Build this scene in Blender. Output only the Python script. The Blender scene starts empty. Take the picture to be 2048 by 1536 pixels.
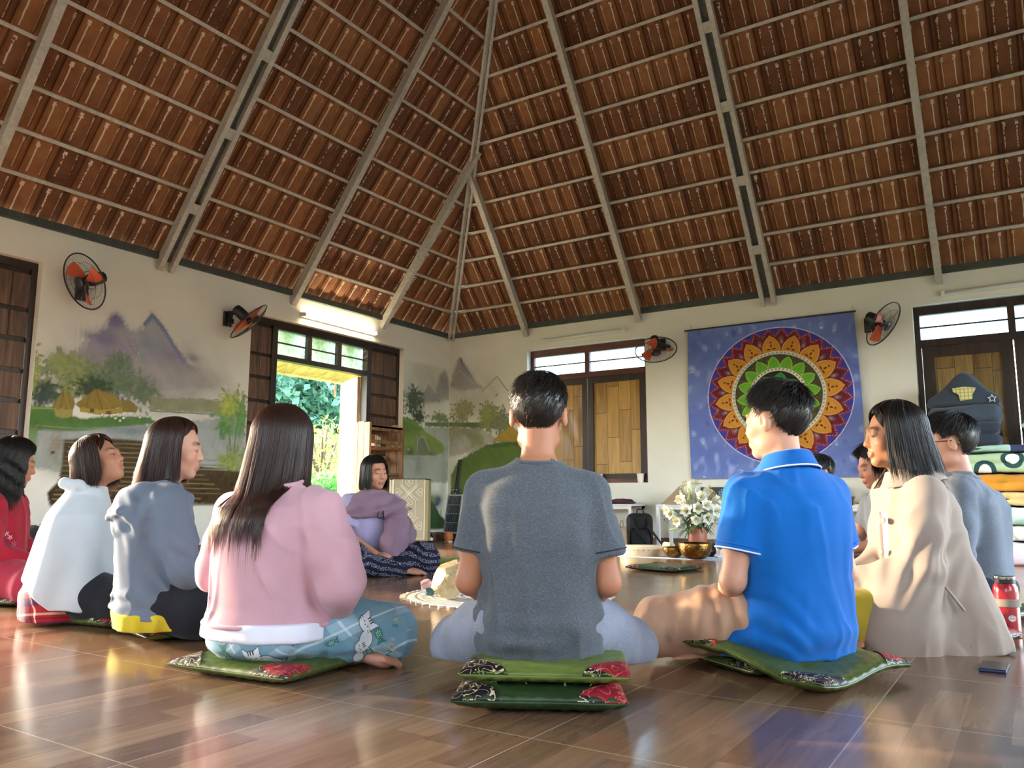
import bpy, bmesh, math, random
import numpy as np
from mathutils import Vector, Matrix, Euler

random.seed(7)
scene = bpy.context.scene
COL = scene.collection
PI = math.pi
R = math.radians

# ---------------------------------------------------------------- camera, light, exposure
CAM_POS = (6.607, -8.604, 0.530)
cam_d = bpy.data.cameras.new('camera')
cam = bpy.data.objects.new('camera', cam_d)
COL.objects.link(cam)
cam_d.sensor_fit = 'HORIZONTAL'
cam_d.sensor_width = 36.0
cam_d.lens = 36.0 * 1599.07 / 2048.0
cam_d.clip_start = 0.02
cam_d.clip_end = 500
cam.location = CAM_POS
_yaw, _pitch, _roll = R(-32.994), R(8.178), R(0.104)
_f = Vector((math.sin(_yaw) * math.cos(_pitch), math.cos(_yaw) * math.cos(_pitch), math.sin(_pitch)))
_r0 = Vector((math.cos(_yaw), -math.sin(_yaw), 0))
_u0 = _r0.cross(_f)
_r = _r0 * math.cos(_roll) + _u0 * math.sin(_roll)
_u = _u0 * math.cos(_roll) - _r0 * math.sin(_roll)
cam.rotation_euler = Matrix((( _r.x, _u.x, -_f.x), (_r.y, _u.y, -_f.y), (_r.z, _u.z, -_f.z))).to_euler()
scene.camera = cam

SUN_EL, SUN_DIR = R(10.0), R(12.5)          # the low sun travels along +X, a little towards +Y
world = bpy.data.worlds.new('world')
scene.world = world
world.use_nodes = True
wn = world.node_tree
for n in list(wn.nodes):
    wn.nodes.remove(n)
sky = wn.nodes.new('ShaderNodeTexSky')
sky.sky_type = 'NISHITA'
sky.sun_disc = False
sky.sun_elevation = R(24)
sky.sun_rotation = R(-90)
sky.air_density = 1.0
sky.dust_density = 2.0
bg = wn.nodes.new('ShaderNodeBackground')
bg.inputs['Strength'].default_value = 1.0
wo = wn.nodes.new('ShaderNodeOutputWorld')
hs = wn.nodes.new('ShaderNodeHueSaturation')
hs.inputs['Saturation'].default_value = 0.62
wn.links.new(sky.outputs[0], hs.inputs['Color'])
wn.links.new(hs.outputs[0], bg.inputs[0])
wn.links.new(bg.outputs[0], wo.inputs[0])

sun_d = bpy.data.lights.new('sun', 'SUN')
sun_d.energy = 3.0
sun_d.color = (1.0, 0.74, 0.47)
sun_d.angle = R(0.6)
sun = bpy.data.objects.new('sun', sun_d)
COL.objects.link(sun)
sd = Vector((math.cos(SUN_EL) * math.cos(SUN_DIR), math.cos(SUN_EL) * math.sin(SUN_DIR), -math.sin(SUN_EL)))
sun.rotation_euler = sd.to_track_quat('-Z', 'Y').to_euler()
sun.location = (-20, -6, 8)

vs = scene.view_settings
scene.display_settings.display_device = 'sRGB'
vs.view_transform = 'Standard'
vs.look = 'None'
vs.gamma = 1.0
vs.use_curve_mapping = False
vs.exposure = 1.8
cy = scene.cycles
cy.use_denoising = True
cy.max_bounces = 8
cy.diffuse_bounces = 5
cy.glossy_bounces = 4
cy.transmission_bounces = 6
cy.transparent_max_bounces = 12
cy.caustics_reflective = False
cy.caustics_refractive = False
cy.sample_clamp_indirect = 6.0

# ---------------------------------------------------------------- colours and materials
def lin(c):
    if isinstance(c, str):
        c = [int(c[i:i + 2], 16) / 255 for i in (0, 2, 4)]
    return tuple(((v / 12.92) if v <= 0.04045 else ((v + 0.055) / 1.055) ** 2.4) for v in c[:3])

MATS = {}
class NT:
    """small helper round a material's node tree"""
    def __init__(s, name):
        s.m = bpy.data.materials.new(name)
        s.m.use_nodes = True
        s.t = s.m.node_tree
        s.b = s.t.nodes['Principled BSDF']
        s.out = s.t.nodes['Material Output']
    def n(s, kind, **kw):
        nd = s.t.nodes.new('ShaderNode' + kind)
        for k, v in kw.items():
            setattr(nd, k, v)
        return nd
    def l(s, a, b):
        s.t.links.new(a, b)
    def val(s, a, x):
        if hasattr(x, 'is_linked') or hasattr(x, 'links'):
            s.l(x, a)
        else:
            a.default_value = x
    def math(s, op, a, b=None, c=None, clamp=False):
        nd = s.n('Math', operation=op)
        nd.use_clamp = clamp
        s.val(nd.inputs[0], a)
        if b is not None: s.val(nd.inputs[1], b)
        if c is not None: s.val(nd.inputs[2], c)
        return nd.outputs[0]
    def mix(s, fac, a, b, blend='MIX'):
        nd = s.n('Mix', data_type='RGBA', blend_type=blend)
        s.val(nd.inputs[0], fac)
        for k, x in ((6, a), (7, b)):
            if isinstance(x, (tuple, list)):
                nd.inputs[k].default_value = tuple(x[:3]) + (1,)
            else:
                s.l(x, nd.inputs[k])
        return nd.outputs[2]
    def ramp(s, fac, stops):
        nd = s.n('ValToRGB')
        el = nd.color_ramp.elements
        while len(el) < len(stops): el.new(0.5)
        for e, (p, c) in zip(el, stops):
            e.position = p
            e.color = (tuple(c[:3]) + (1,)) if isinstance(c, (tuple, list)) else (c, c, c, 1)
        s.l(fac, nd.inputs[0])
        return nd.outputs[0]
    def coord(s, which='Object', scale=(1, 1, 1), rot=(0, 0, 0)):
        tc = s.n('TexCoord')
        mp = s.n('Mapping')
        mp.inputs['Scale'].default_value = scale
        mp.inputs['Rotation'].default_value = rot
        s.l(tc.outputs[which], mp.inputs['Vector'])
        return mp.outputs[0]
    def noise(s, vec, scale=5, detail=3, rough=0.55, dist=0.0):
        nd = s.n('TexNoise')
        nd.inputs['Scale'].default_value = scale
        nd.inputs['Detail'].default_value = detail
        nd.inputs['Roughness'].default_value = rough
        nd.inputs['Distortion'].default_value = dist
        if vec is not None: s.l(vec, nd.inputs['Vector'])
        return nd.outputs[0]
    def bump(s, h, strength=0.3, dist=0.01):
        nd = s.n('Bump')
        nd.inputs['Strength'].default_value = strength
        nd.inputs['Distance'].default_value = dist
        s.l(h, nd.inputs['Height'])
        s.l(nd.outputs[0], s.b.inputs['Normal'])
    def set(s, color=None, rough=None, metal=None, spec=None, sheen=None, coat=None, emis=None, estr=None, trans=None):
        b = s.b.inputs
        if color is not None:
            if isinstance(color, (tuple, list)): b['Base Color'].default_value = tuple(color[:3]) + (1,)
            else: s.l(color, b['Base Color'])
        if rough is not None: s.val(b['Roughness'], rough)
        if metal is not None: s.val(b['Metallic'], metal)
        if spec is not None: s.val(b['Specular IOR Level'], spec)
        if sheen is not None:
            b['Sheen Weight'].default_value = sheen
            b['Sheen Roughness'].default_value = 0.5
        if coat is not None:
            b['Coat Weight'].default_value = coat
            b['Coat Roughness'].default_value = 0.12
        if emis is not None: b['Emission Color'].default_value = tuple(emis[:3]) + (1,)
        if estr is not None: b['Emission Strength'].default_value = estr
        if trans is not None: b['Transmission Weight'].default_value = trans

def mat(key, color='808080', rough=0.6, metal=0.0, var=0.0, vscale=6.0, bump=0.0, bscale=60.0, attr=False, stretch=(1, 1, 1), **kw):
    """plain procedural surface: base colour, mottling of the colour itself, fine bump; attr multiplies in the 'Col' attribute"""
    if key in MATS: return MATS[key]
    t = NT(key)
    c = lin(color)
    col = c
    vec = t.coord(scale=stretch)
    if var > 0:
        nz = t.noise(vec, vscale, 4)
        lo = tuple(v * (1 - var) for v in c); hi = tuple(min(1, v * (1 + var)) for v in c)
        col = t.ramp(nz, [(0.3, lo), (0.7, hi)])
    if attr:
        a = t.n('Attribute', attribute_name='Col')
        col = t.mix(1.0, a.outputs[0], col, 'MULTIPLY') if var > 0 else t.mix(1.0, a.outputs[0], c, 'MULTIPLY')
    t.set(color=col, rough=rough, metal=metal, **kw)
    if bump > 0:
        t.bump(t.noise(vec, bscale, 3), bump, 0.004)
    MATS[key] = t.m
    return t.m

# ---------------------------------------------------------------- mesh building
class MB:
    def __init__(s):
        s.v, s.f, s.mi, s.k = [], [], [], 0
    def add(s, vs, fs, M=None):
        o = len(s.v)
        if M is not None:
            vs = [tuple(M @ Vector(p)) for p in vs]
        s.v.extend([tuple(p) for p in vs])
        s.f.extend([tuple(i + o for i in f) for f in fs])
        s.mi.extend([s.k] * len(fs))
        return s
    def box(s, lo, hi, M=None, bev=0.0):
        x0, y0, z0 = lo; x1, y1, z1 = hi
        if bev <= 0:
            vs = [(x0, y0, z0), (x1, y0, z0), (x1, y1, z0), (x0, y1, z0), (x0, y0, z1), (x1, y0, z1), (x1, y1, z1), (x0, y1, z1)]
            fs = [(0, 3, 2, 1), (4, 5, 6, 7), (0, 1, 5, 4), (1, 2, 6, 5), (2, 3, 7, 6), (3, 0, 4, 7)]
            return s.add(vs, fs, M)
        bm = bmesh.new()
        bmesh.ops.create_cube(bm, size=1)
        for v in bm.verts:
            v.co = Vector(((x0 + x1) / 2 + v.co.x * (x1 - x0), (y0 + y1) / 2 + v.co.y * (y1 - y0), (z0 + z1) / 2 + v.co.z * (z1 - z0)))
        bmesh.ops.bevel(bm, geom=bm.edges[:], offset=bev, segments=3, affect='EDGES', profile=0.5)
        return s.bm(bm, M)
    def bm(s, bm, M=None):
        bm.verts.index_update()
        s.add([v.co[:] for v in bm.verts], [[v.index for v in f.verts] for f in bm.faces], M)
        bm.free()
        return s
    def lathe(s, prof, n=32, M=None, cap=True):
        """profile of (r, z) turned about Z"""
        vs, fs = [], []
        for r, z in prof:
            for i in range(n):
                a = 2 * PI * i / n
                vs.append((r * math.cos(a), r * math.sin(a), z))
        for j in range(len(prof) - 1):
            for i in range(n):
                a, b = j * n + i, j * n + (i + 1) % n
                fs.append((a, b, b + n, a + n))
        if cap:
            fs.append(tuple(reversed(range(n))))
            fs.append(tuple(range((len(prof) - 1) * n, len(prof) * n)))
        return s.add(vs, fs, M)
    def cyl(s, a, b, r, r2=None, n=14):
        return s.tube([a, b], [r, r if r2 is None else r2], n)
    def tube(s, pts, rad, n=8, closed=False, flat=None):
        pts = [Vector(p) for p in pts]
        m = len(pts)
        if not hasattr(rad, '__len__'): rad = [rad] * m
        vs, fs = [], []
        up = None
        for i, p in enumerate(pts):
            if closed: d = pts[(i + 1) % m] - pts[i - 1]
            else: d = pts[min(i + 1, m - 1)] - pts[max(i - 1, 0)]
            d.normalize()
            if up is None:
                up = Vector((0, 0, 1)) if abs(d.z) < 0.9 else Vector((1, 0, 0))
            x = d.cross(up)
            if x.length < 1e-6:
                x = d.cross(Vector((0.3, 1, 0.2)))
            x.normalize()
            y = x.cross(d); y.normalize(); up = y
            for k in range(n):
                a = 2 * PI * k / n
                vs.append(tuple(p + x * (rad[i] * math.cos(a)) + y * (rad[i] * math.sin(a) * (flat or 1))))
        for i in range(m if closed else m - 1):
            j = (i + 1) % m
            for k in range(n):
                l = (k + 1) % n
                fs.append((i * n + k, i * n + l, j * n + l, j * n + k))
        if not closed:
            fs.append(tuple(reversed(range(n))))
            fs.append(tuple(range((m - 1) * n, m * n)))
        return s.add(vs, fs)
    def prism(s, poly, z0, z1, M=None):
        n = len(poly)
        vs = [(x, y, z0) for x, y in poly] + [(x, y, z1) for x, y in poly]
        fs = [tuple(reversed(range(n))), tuple(range(n, 2 * n))] + [(i, (i + 1) % n, n + (i + 1) % n, n + i) for i in range(n)]
        return s.add(vs, fs, M)
    def ball(s, c, r, n=12, sc=(1, 1, 1), M=None):
        prof = [(max(1e-4, r * math.sin(PI * i / n)), -r * math.cos(PI * i / n)) for i in range(n + 1)]
        T = Matrix.Translation(c) @ Matrix.Diagonal((sc[0], sc[1], sc[2], 1))
        return s.lathe(prof, n * 2, (M @ T) if M else T)
    def build(s, name, m, parent=None, smooth=False, loc=None):
        me = bpy.data.meshes.new(name)
        me.from_pydata(s.v, [], s.f)
        ms = m if isinstance(m, (list, tuple)) else [m]
        for x in ms: me.materials.append(x)
        if len(ms) > 1: me.polygons.foreach_set('material_index', s.mi)
        if smooth: me.polygons.foreach_set('use_smooth', [True] * len(me.polygons))
        me.update()
        o = bpy.data.objects.new(name, me)
        COL.objects.link(o)
        if parent is not None: o.parent = parent
        if loc is not None: o.location = loc
        if smooth == 'auto': autosmooth(o)
        return o

def autosmooth(o, ang=35):
    me = o.data
    bm = bmesh.new(); bm.from_mesh(me)
    for f in bm.faces: f.smooth = True
    for e in bm.edges:
        if len(e.link_faces) == 2 and e.calc_face_angle(0) > R(ang): e.smooth = False
    bm.to_mesh(me); bm.free()

def np_mesh(name, V, Q, m, parent=None, smooth=True, col=None, uv=None):
    """fast mesh from numpy arrays of vertices and of equally long faces"""
    V = np.ascontiguousarray(V, dtype=np.float32); Q = np.ascontiguousarray(Q, dtype=np.int32)
    k = Q.shape[1]
    me = bpy.data.meshes.new(name)
    me.vertices.add(len(V)); me.vertices.foreach_set('co', V.ravel())
    me.loops.add(Q.size); me.loops.foreach_set('vertex_index', Q.ravel())
    me.polygons.add(len(Q))
    me.polygons.foreach_set('loop_start', np.arange(len(Q), dtype=np.int32) * k)
    me.polygons.foreach_set('loop_total', np.full(len(Q), k, dtype=np.int32))
    me.polygons.foreach_set('use_smooth', np.full(len(Q), bool(smooth)))
    if col is not None:
        a = me.color_attributes.new('Col', 'FLOAT_COLOR', 'POINT')
        c = np.ones((len(V), 4), np.float32); c[:, :col.shape[1]] = col
        a.data.foreach_set('color', c.ravel())
    if uv is not None:
        l = me.uv_layers.new(name='UVMap')
        l.data.foreach_set('uv', np.ascontiguousarray(uv[Q.ravel()], dtype=np.float32).ravel())
    me.materials.append(m)
    me.update(calc_edges=True)
    me.validate()
    o = bpy.data.objects.new(name, me)
    COL.objects.link(o)
    if parent is not None: o.parent = parent
    return o

def grid_faces(nu, nv, wrap=False):
    i, j = np.meshgrid(np.arange(nu - (0 if wrap else 1)), np.arange(nv - 1), indexing='ij')
    a = i * nv + j; b = ((i + 1) % nu) * nv + j
    return np.stack([a, b, b + 1, a + 1], -1).reshape(-1, 4)

def tag(o, label, cat, group=None, kind=None):
    o['label'] = label; o['category'] = cat
    if group: o['group'] = group
    if kind: o['kind'] = kind
    return o

def thing(name, label, cat, loc=(0, 0, 0), rz=0.0, group=None):
    o = bpy.data.objects.new(name, None)
    COL.objects.link(o)
    o.empty_display_size = 0.05
    o.location = loc; o.rotation_euler = (0, 0, rz)
    return tag(o, label, cat, group)

def struct(o, label=None, cat=None):
    o['kind'] = 'structure'
    if label: o['label'] = label
    if cat: o['category'] = cat
    return o

def copy_thing(src, loc, rz, label, name=None):
    r = src.copy(); COL.objects.link(r)
    r.location = loc; r.rotation_euler = (0, 0, rz); r['label'] = label
    for ch in src.children:
        c = ch.copy(); COL.objects.link(c); c.parent = r
        for g in ch.children:
            d = g.copy(); COL.objects.link(d); d.parent = c
    return r

def frame(z, x=None):
    """3x3 matrix whose Z axis is z"""
    z = Vector(z).normalized()
    x = Vector(x) if x is not None else (Vector((0, 0, 1)) if abs(z.z) < 0.95 else Vector((1, 0, 0)))
    y = z.cross(x); y.normalize()
    x = y.cross(z); x.normalize()
    return Matrix(((x.x, y.x, z.x), (x.y, y.y, z.y), (x.z, y.z, z.z)))
# ================================================================ the room: a square pavilion under a steep tiled pyramid roof
RX, RY, HW = 8.65, 8.70, 2.716
FY = 10.4          # the room runs on under a low ceiling behind the square of the big roof
KS = 1.35
TH = math.atan(KS)
CT, ST = math.cos(TH), math.sin(TH)

def wall_material():
    t = NT('wall_paint')
    v = t.coord('Object')
    a = t.noise(v, 1.3, 4); b = t.noise(v, 60, 2)
    c = t.ramp(a, [(0.3, lin('e0dfd2')), (0.7, lin('eae9de'))])
    t.set(color=c, rough=0.75, spec=0.25)
    t.bump(b, 0.08, 0.003)
    return t.m
M_WALL = wall_material()

def floor_material():
    """wood-look porcelain, 60 cm tiles each printed with four narrow boards"""
    t = NT('floor_tiles')
    tc = t.n('TexCoord'); sp = t.n('SeparateXYZ'); t.l(tc.outputs['Object'], sp.inputs[0])
    X = t.math('ADD', sp.outputs[0], -0.22); Y = t.math('ADD', sp.outputs[1], 9.40)
    tx = t.math('DIVIDE', X, 0.6); ty = t.math('DIVIDE', Y, 0.6)
    bx = t.math('DIVIDE', X, 0.10)
    ibx = t.math('FLOOR', bx)
    w1 = t.n('TexWhiteNoise', noise_dimensions='1D'); t.l(ibx, w1.inputs['W'])
    # boards inside the tile are staggered lengthwise
    yb = t.math('DIVIDE', t.math('ADD', Y, t.math('MULTIPLY', w1.outputs[0], 0.6)), 0.6)
    iyb = t.math('FLOOR', yb)
    cmb = t.n('CombineXYZ'); t.l(ibx, cmb.inputs[0]); t.l(iyb, cmb.inputs[1])
    wn_ = t.n('TexWhiteNoise', noise_dimensions='2D'); t.l(cmb.outputs[0], wn_.inputs['Vector'])
    # grain, shifted board by board
    cv = t.n('CombineXYZ')
    t.l(t.math('MULTIPLY', X, 34), cv.inputs[0])
    t.l(t.math('ADD', t.math('MULTIPLY', Y, 2.4), t.math('MULTIPLY', wn_.outputs[0], 30)), cv.inputs[1])
    t.l(t.math('MULTIPLY', wn_.outputs[0], 9), cv.inputs[2])
    g = t.noise(cv.outputs[0], 1.0, 5, 0.6, 0.6)
    tone = t.math('ADD', t.math('ADD', t.math('MULTIPLY', wn_.outputs[0], 0.36), 0.17), t.math('MULTIPLY', g, 0.62))
    col = t.ramp(tone, [(0.18, lin('48342a')), (0.45, lin('6a4f3b')), (0.68, lin('82654d')), (0.95, lin('9b7e62'))])
    fx = t.math('ABSOLUTE', t.math('SUBTRACT', t.math('FRACT', tx), 0.5))
    fy = t.math('ABSOLUTE', t.math('SUBTRACT', t.math('FRACT', ty), 0.5))
    gr = t.math('GREATER_THAN', t.math('MAXIMUM', fx, fy), 0.4972)
    fb = t.math('ABSOLUTE', t.math('SUBTRACT', t.math('FRACT', bx), 0.5))
    seam = t.math('MULTIPLY', t.math('GREATER_THAN', fb, 0.492), 0.35)
    col = t.mix(seam, col, lin('4a3729'))
    col = t.mix(t.math('MULTIPLY', gr, 0.8), col, lin('b9ab98'))
    t.set(color=col, spec=0.55)
    smear = t.noise(t.coord('Object', (1.2, 0.5, 1)), 3, 3)
    t.val(t.b.inputs['Roughness'], t.math('ADD', t.math('MULTIPLY', smear, 0.14), 0.10))
    hgt = t.math('ADD', t.math('MULTIPLY', t.noise(t.coord('Object'), 2.2, 2), 0.5), t.math('MULTIPLY', gr, -0.4))
    t.bump(hgt, 0.06, 0.02)
    return t.m

fl = MB().box((-0.2, -FY - 0.2, -0.12), (RX + 0.2, 0.2, 0)).build('floor', floor_material())
struct(fl, 'glossy wood-look tiled floor of the whole room', 'floor')

def wall(name, axis, at, out, L, openings, label):
    """axis 'x': wall lies in the plane x = at and runs along y from 0 to -L; axis 'y': plane y = at, runs along x"""
    mb = MB()
    def bx(a0, a1, z0, z1):
        if a1 - a0 < 1e-4 or z1 - z0 < 1e-4: return
        t0, t1 = min(at, at + out), max(at, at + out)
        if axis == 'x': mb.box((t0, a0, z0), (t1, a1, z1))
        else: mb.box((a0, t0, z0), (a1, t1, z1))
    a = -L - 0.2 if axis == 'x' else -0.2
    end = 0.2 if axis == 'x' else L + 0.2
    for (o0, o1, z0, z1) in sorted(openings):
        bx(a, o0, 0, HW); bx(o0, o1, 0, z0); bx(o0, o1, z1, HW); a = o1
    bx(a, end, 0, HW)
    return struct(mb.build(name, M_WALL), label, 'wall')

D1 = (-3.33, -0.955, 0.0, 2.42)
D2 = (-8.45, -5.41, 0.0, 2.42)
W1 = (1.25, 2.885, 0.72, 2.42)
W2 = (5.72, 7.36, 0.72, 2.42)
wl = wall('wall_left', 'x', 0.0, -0.2, FY, [D1, D2], 'cream wall with the painted landscape and the open door')
wb = wall('wall_back', 'y', 0.0, 0.2, RX, [W1, W2], 'cream wall with the shuttered window and the mandala hanging')
wr = wall('wall_right', 'x', RX, 0.2, FY, [(-4.6, -1.2, 0, 2.42), (-7.4, -6.2, 0.9, 2.42), (-10.0, -9.2, 0.9, 2.3)], 'cream wall on the far right with openings added for fill light')  # unseen doorway and windows, added and sized for side fill light
wf = wall('wall_front', 'y', -FY, -0.2, RX, [(1.0, 2.2, 0.9, 2.3), (3.6, 4.8, 0.9, 2.3), (6.6, 7.6, 0.9, 2.3)], 'cream wall behind the group with three windows added for fill light')  # unseen windows, added and sized to tune the light on the backs

struct(MB().box((-0.2, -FY - 0.2, HW), (RX + 0.2, -RY, HW + 0.1)).build('ceiling', M_WALL), 'low plastered ceiling behind the big roof', 'ceiling')

M_SKIRT = mat('skirting', '6b5141', 0.45, var=0.25, vscale=9, stretch=(1, 1, 6))
for nm, lo, hi in (('baseboard_back', (0.013, -0.013, 0), (RX, 0, 0.10)),):
    struct(MB().box(lo, hi).build(nm, M_SKIRT), 'brown tile skirting along the foot of the mandala wall', 'baseboard')
sk = MB()
for y0, y1 in ((-0.955, 0.0), (-5.41, -3.33), (-FY, -8.45)):
    sk.box((0, y0, 0), (0.013, y1, 0.10))
struct(sk.build('baseboard_left', M_SKIRT), 'brown tile skirting along the foot of the mural wall', 'baseboard')

# ---------------------------------------------------------------- roof
def tile_material():
    t = NT('clay_tiles')
    uv = t.n('UVMap'); sp = t.n('SeparateXYZ'); t.l(uv.outputs[0], sp.inputs[0])
    U, V = sp.outputs[0], sp.outputs[1]
    iu, iv = t.math('FLOOR', U), t.math('FLOOR', V)
    fu, fv = t.math('FRACT', U), t.math('FRACT', V)
    cb = t.n('CombineXYZ'); t.l(iu, cb.inputs[0]); t.l(iv, cb.inputs[1])
    w = t.n('TexWhiteNoise', noise_dimensions='2D'); t.l(cb.outputs[0], w.inputs['Vector'])
    vec = t.coord('Object')
    n1 = t.noise(vec, 9, 4); n2 = t.noise(vec, 38, 3)
    tone = t.math('ADD', t.math('MULTIPLY', w.outputs[0], 0.45), t.math('MULTIPLY', n1, 0.6))
    col = t.ramp(tone, [(0.2, lin('583725')), (0.5, lin('774c30')), (0.8, lin('94653f'))])
    # dark line near the joint of neighbouring tiles
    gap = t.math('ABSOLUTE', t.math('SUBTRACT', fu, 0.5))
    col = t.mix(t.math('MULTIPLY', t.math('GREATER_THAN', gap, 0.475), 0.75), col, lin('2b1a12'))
    # efflorescence: pale mineral streaks along the two ribs of each tile, thicker at the nib
    w3 = t.n('TexWhiteNoise', noise_dimensions='3D'); t.l(cb.outputs[0], w3.inputs['Vector'])
    def streak(u0, seed):
        wob = t.math('MULTIPLY', t.math('SUBTRACT', t.noise(vec, 14, 2), 0.5), 0.05)
        d = t.math('ABSOLUTE', t.math('SUBTRACT', t.math('ADD', fu, wob), u0))
        ln = t.math('LESS_THAN', d, 0.022)
        top = t.math('LESS_THAN', fv, 0.84); bot = t.math('GREATER_THAN', fv, 0.22)
        rag = t.math('GREATER_THAN', t.math('ADD', n2, t.math('MULTIPLY', w.outputs[seed], 0.2)), 0.50)
        s1 = t.math('MULTIPLY', t.math('MULTIPLY', ln, rag), t.math('MULTIPLY', top, bot))
        nib = t.math('MULTIPLY', t.math('LESS_THAN', d, 0.06), t.math('LESS_THAN', t.math('ABSOLUTE', t.math('SUBTRACT', fv, 0.80)), 0.05))
        nib = t.math('MULTIPLY', nib, t.math('GREATER_THAN', n2, 0.45))
        return t.math('MAXIMUM', s1, nib)
    st = t.math('MAXIMUM', streak(0.27, 0), streak(0.74, 0))
    col = t.mix(t.math('MULTIPLY', st, 0.85), col, lin('e0cdb4'))
    t.set(color=col, rough=0.7, spec=0.3)
    t.bump(n2, 0.25, 0.004)
    return t.m
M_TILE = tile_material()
TW, TG = 0.205, 0.335

def slope(name, o, U, I, W, label, tw=TW):
    o = np.array(o, float); U = np.array(U, float); I = np.array(I, float); Z = np.array((0, 0, 1.0))
    N = Z * CT - I * ST                     # outward normal
    prof_u = np.array([0.0, 0.06, 0.14, 0.22, 0.32, 0.5, 0.68, 0.80, 0.90, 0.97])
    prof_h = np.array([0.004, 0.030, 0.036, 0.020, 0.002, 0.0, 0.002, 0.018, 0.026, 0.014])
    nt = int(W / tw) + 1
    us = (np.arange(nt)[:, None] + prof_u[None]).ravel() * tw
    hs = np.tile(prof_h, nt)
    us = np.append(us, nt * tw); hs = np.append(hs, 0.004)
    V, Q, UVs = [], [], []
    nrow = int(W / 2 / CT / TG) + 1
    base = 0
    for r in range(nrow):
        ss = np.array([r * TG - 0.05, r * TG + 0.02, (r + 1) * TG + 0.012])
        if ss[2] * CT > W / 2: ss[2] = W / 2 / CT
        tt = np.array([0.0, 0.21, 1.0])
        for k in range(3):
            h = max(0.0, ss[k] * CT)
            uu = np.clip(us, h, W - h)
            off = 0.034 * (1 - tt[k]) + hs
            P = o + uu[:, None] * U + ss[k] * CT * I + ss[k] * ST * Z + off[:, None] * N
            V.append(P)
            UVs.append(np.stack([us / tw + 0.001, np.full(len(us), r + min(0.995, max(0.002, tt[k])))], -1))
        n = len(us)
        a = np.arange(n - 1)
        for k in range(2):
            Q.append(np.stack([base + k * n + a, base + (k + 1) * n + a, base + (k + 1) * n + a + 1, base + k * n + a + 1], -1))
        base += 3 * n
    V = np.concatenate(V); Q = np.concatenate(Q); UVs = np.concatenate(UVs)
    # drop faces squeezed flat beyond the hip
    w_ = np.linalg.norm(V[Q[:, 0]] - V[Q[:, 3]], axis=1) + np.linalg.norm(V[Q[:, 1]] - V[Q[:, 2]], axis=1)
    Q = Q[w_ > 1e-4]
    ob = np_mesh(name, V, Q, M_TILE, smooth=False, uv=UVs)
    return struct(ob, label, 'roof')

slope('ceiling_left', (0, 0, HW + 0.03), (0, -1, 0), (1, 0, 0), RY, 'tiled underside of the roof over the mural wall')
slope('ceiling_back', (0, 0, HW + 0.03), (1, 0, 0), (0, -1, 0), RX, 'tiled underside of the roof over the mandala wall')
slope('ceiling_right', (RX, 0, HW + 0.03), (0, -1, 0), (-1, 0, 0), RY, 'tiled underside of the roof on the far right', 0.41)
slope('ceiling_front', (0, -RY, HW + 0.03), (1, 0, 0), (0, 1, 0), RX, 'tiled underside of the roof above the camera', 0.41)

def steel_material(key, c0, c1):
    t = NT(key)
    v = t.coord('Object', (1, 1, 1))
    n = t.noise(v, 26, 4, 0.65); n2 = t.noise(v, 3, 3)
    c = t.ramp(t.math('ADD', t.math('MULTIPLY', n, 0.6), t.math('MULTIPLY', n2, 0.4)), [(0.35, lin(c0)), (0.65, lin(c1))])
    t.set(color=c, rough=0.5, metal=0.2)
    return t.m
M_STEEL = steel_material('galvanised_steel', 'a3a299', 'cac6ba')
M_STEELD = steel_material('dull_steel', '4b4f4a', '6b6b63')

def roof_frame(o, I, U):
    o, I, U = Vector(o), Vector(I), Vector(U); Z = Vector((0, 0, 1))
    D = I * CT + Z * ST; N = Z * CT - I * ST
    def M(u, s, off):
        p = o + U * u + D * s + N * off
        return Matrix(((U.x, D.x, N.x, p.x), (U.y, D.y, N.y, p.y), (U.z, D.z, N.z, p.z), (0, 0, 0, 1)))
    return M

def battens(Mf, W, side):
    i = 1
    while i * TG * CT < W / 2 - 0.1:
        h = i * TG * CT
        mb = MB().box((h, -0.015, -0.032), (W - h, 0.015, -0.002), Mf(0, i * TG, 0))
        struct(mb.build('roof_batten', M_STEEL), 'thin galvanised batten carrying the clay tiles over the %s wall' % side, 'batten')
        i += 1

def rafter(Mf, u, W, side, double=False):
    s1 = min(u, W - u) / CT - 0.03
    if double: s1 -= 0.05
    mb = MB()
    xs = (-0.075, 0.045) if double else (-0.026,)
    wd = 0.034 if double else 0.052
    M = Mf(u, 0, 0)
    for x in xs:
        mb.k = 0
        # a channel section: web plus two lips
        mb.box((x, -0.10, -0.125), (x + wd, s1, -0.033), M)
        mb.box((x - 0.006, -0.10, -0.127), (x + wd + 0.006, s1, -0.115), M)
    if double:
        mb.k = 1
        mb.box((-0.075 + wd, -0.02, -0.06), (0.045, s1, -0.045), M)
        mb.k = 0
        s = 0.5
        while s < s1:
            mb.box((-0.075 + wd, s, -0.12), (0.045, s + 0.10, -0.112), M); s += 0.75
    ob = mb.build('rafter', [M_STEEL, M_STEELD])
    return ob

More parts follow.
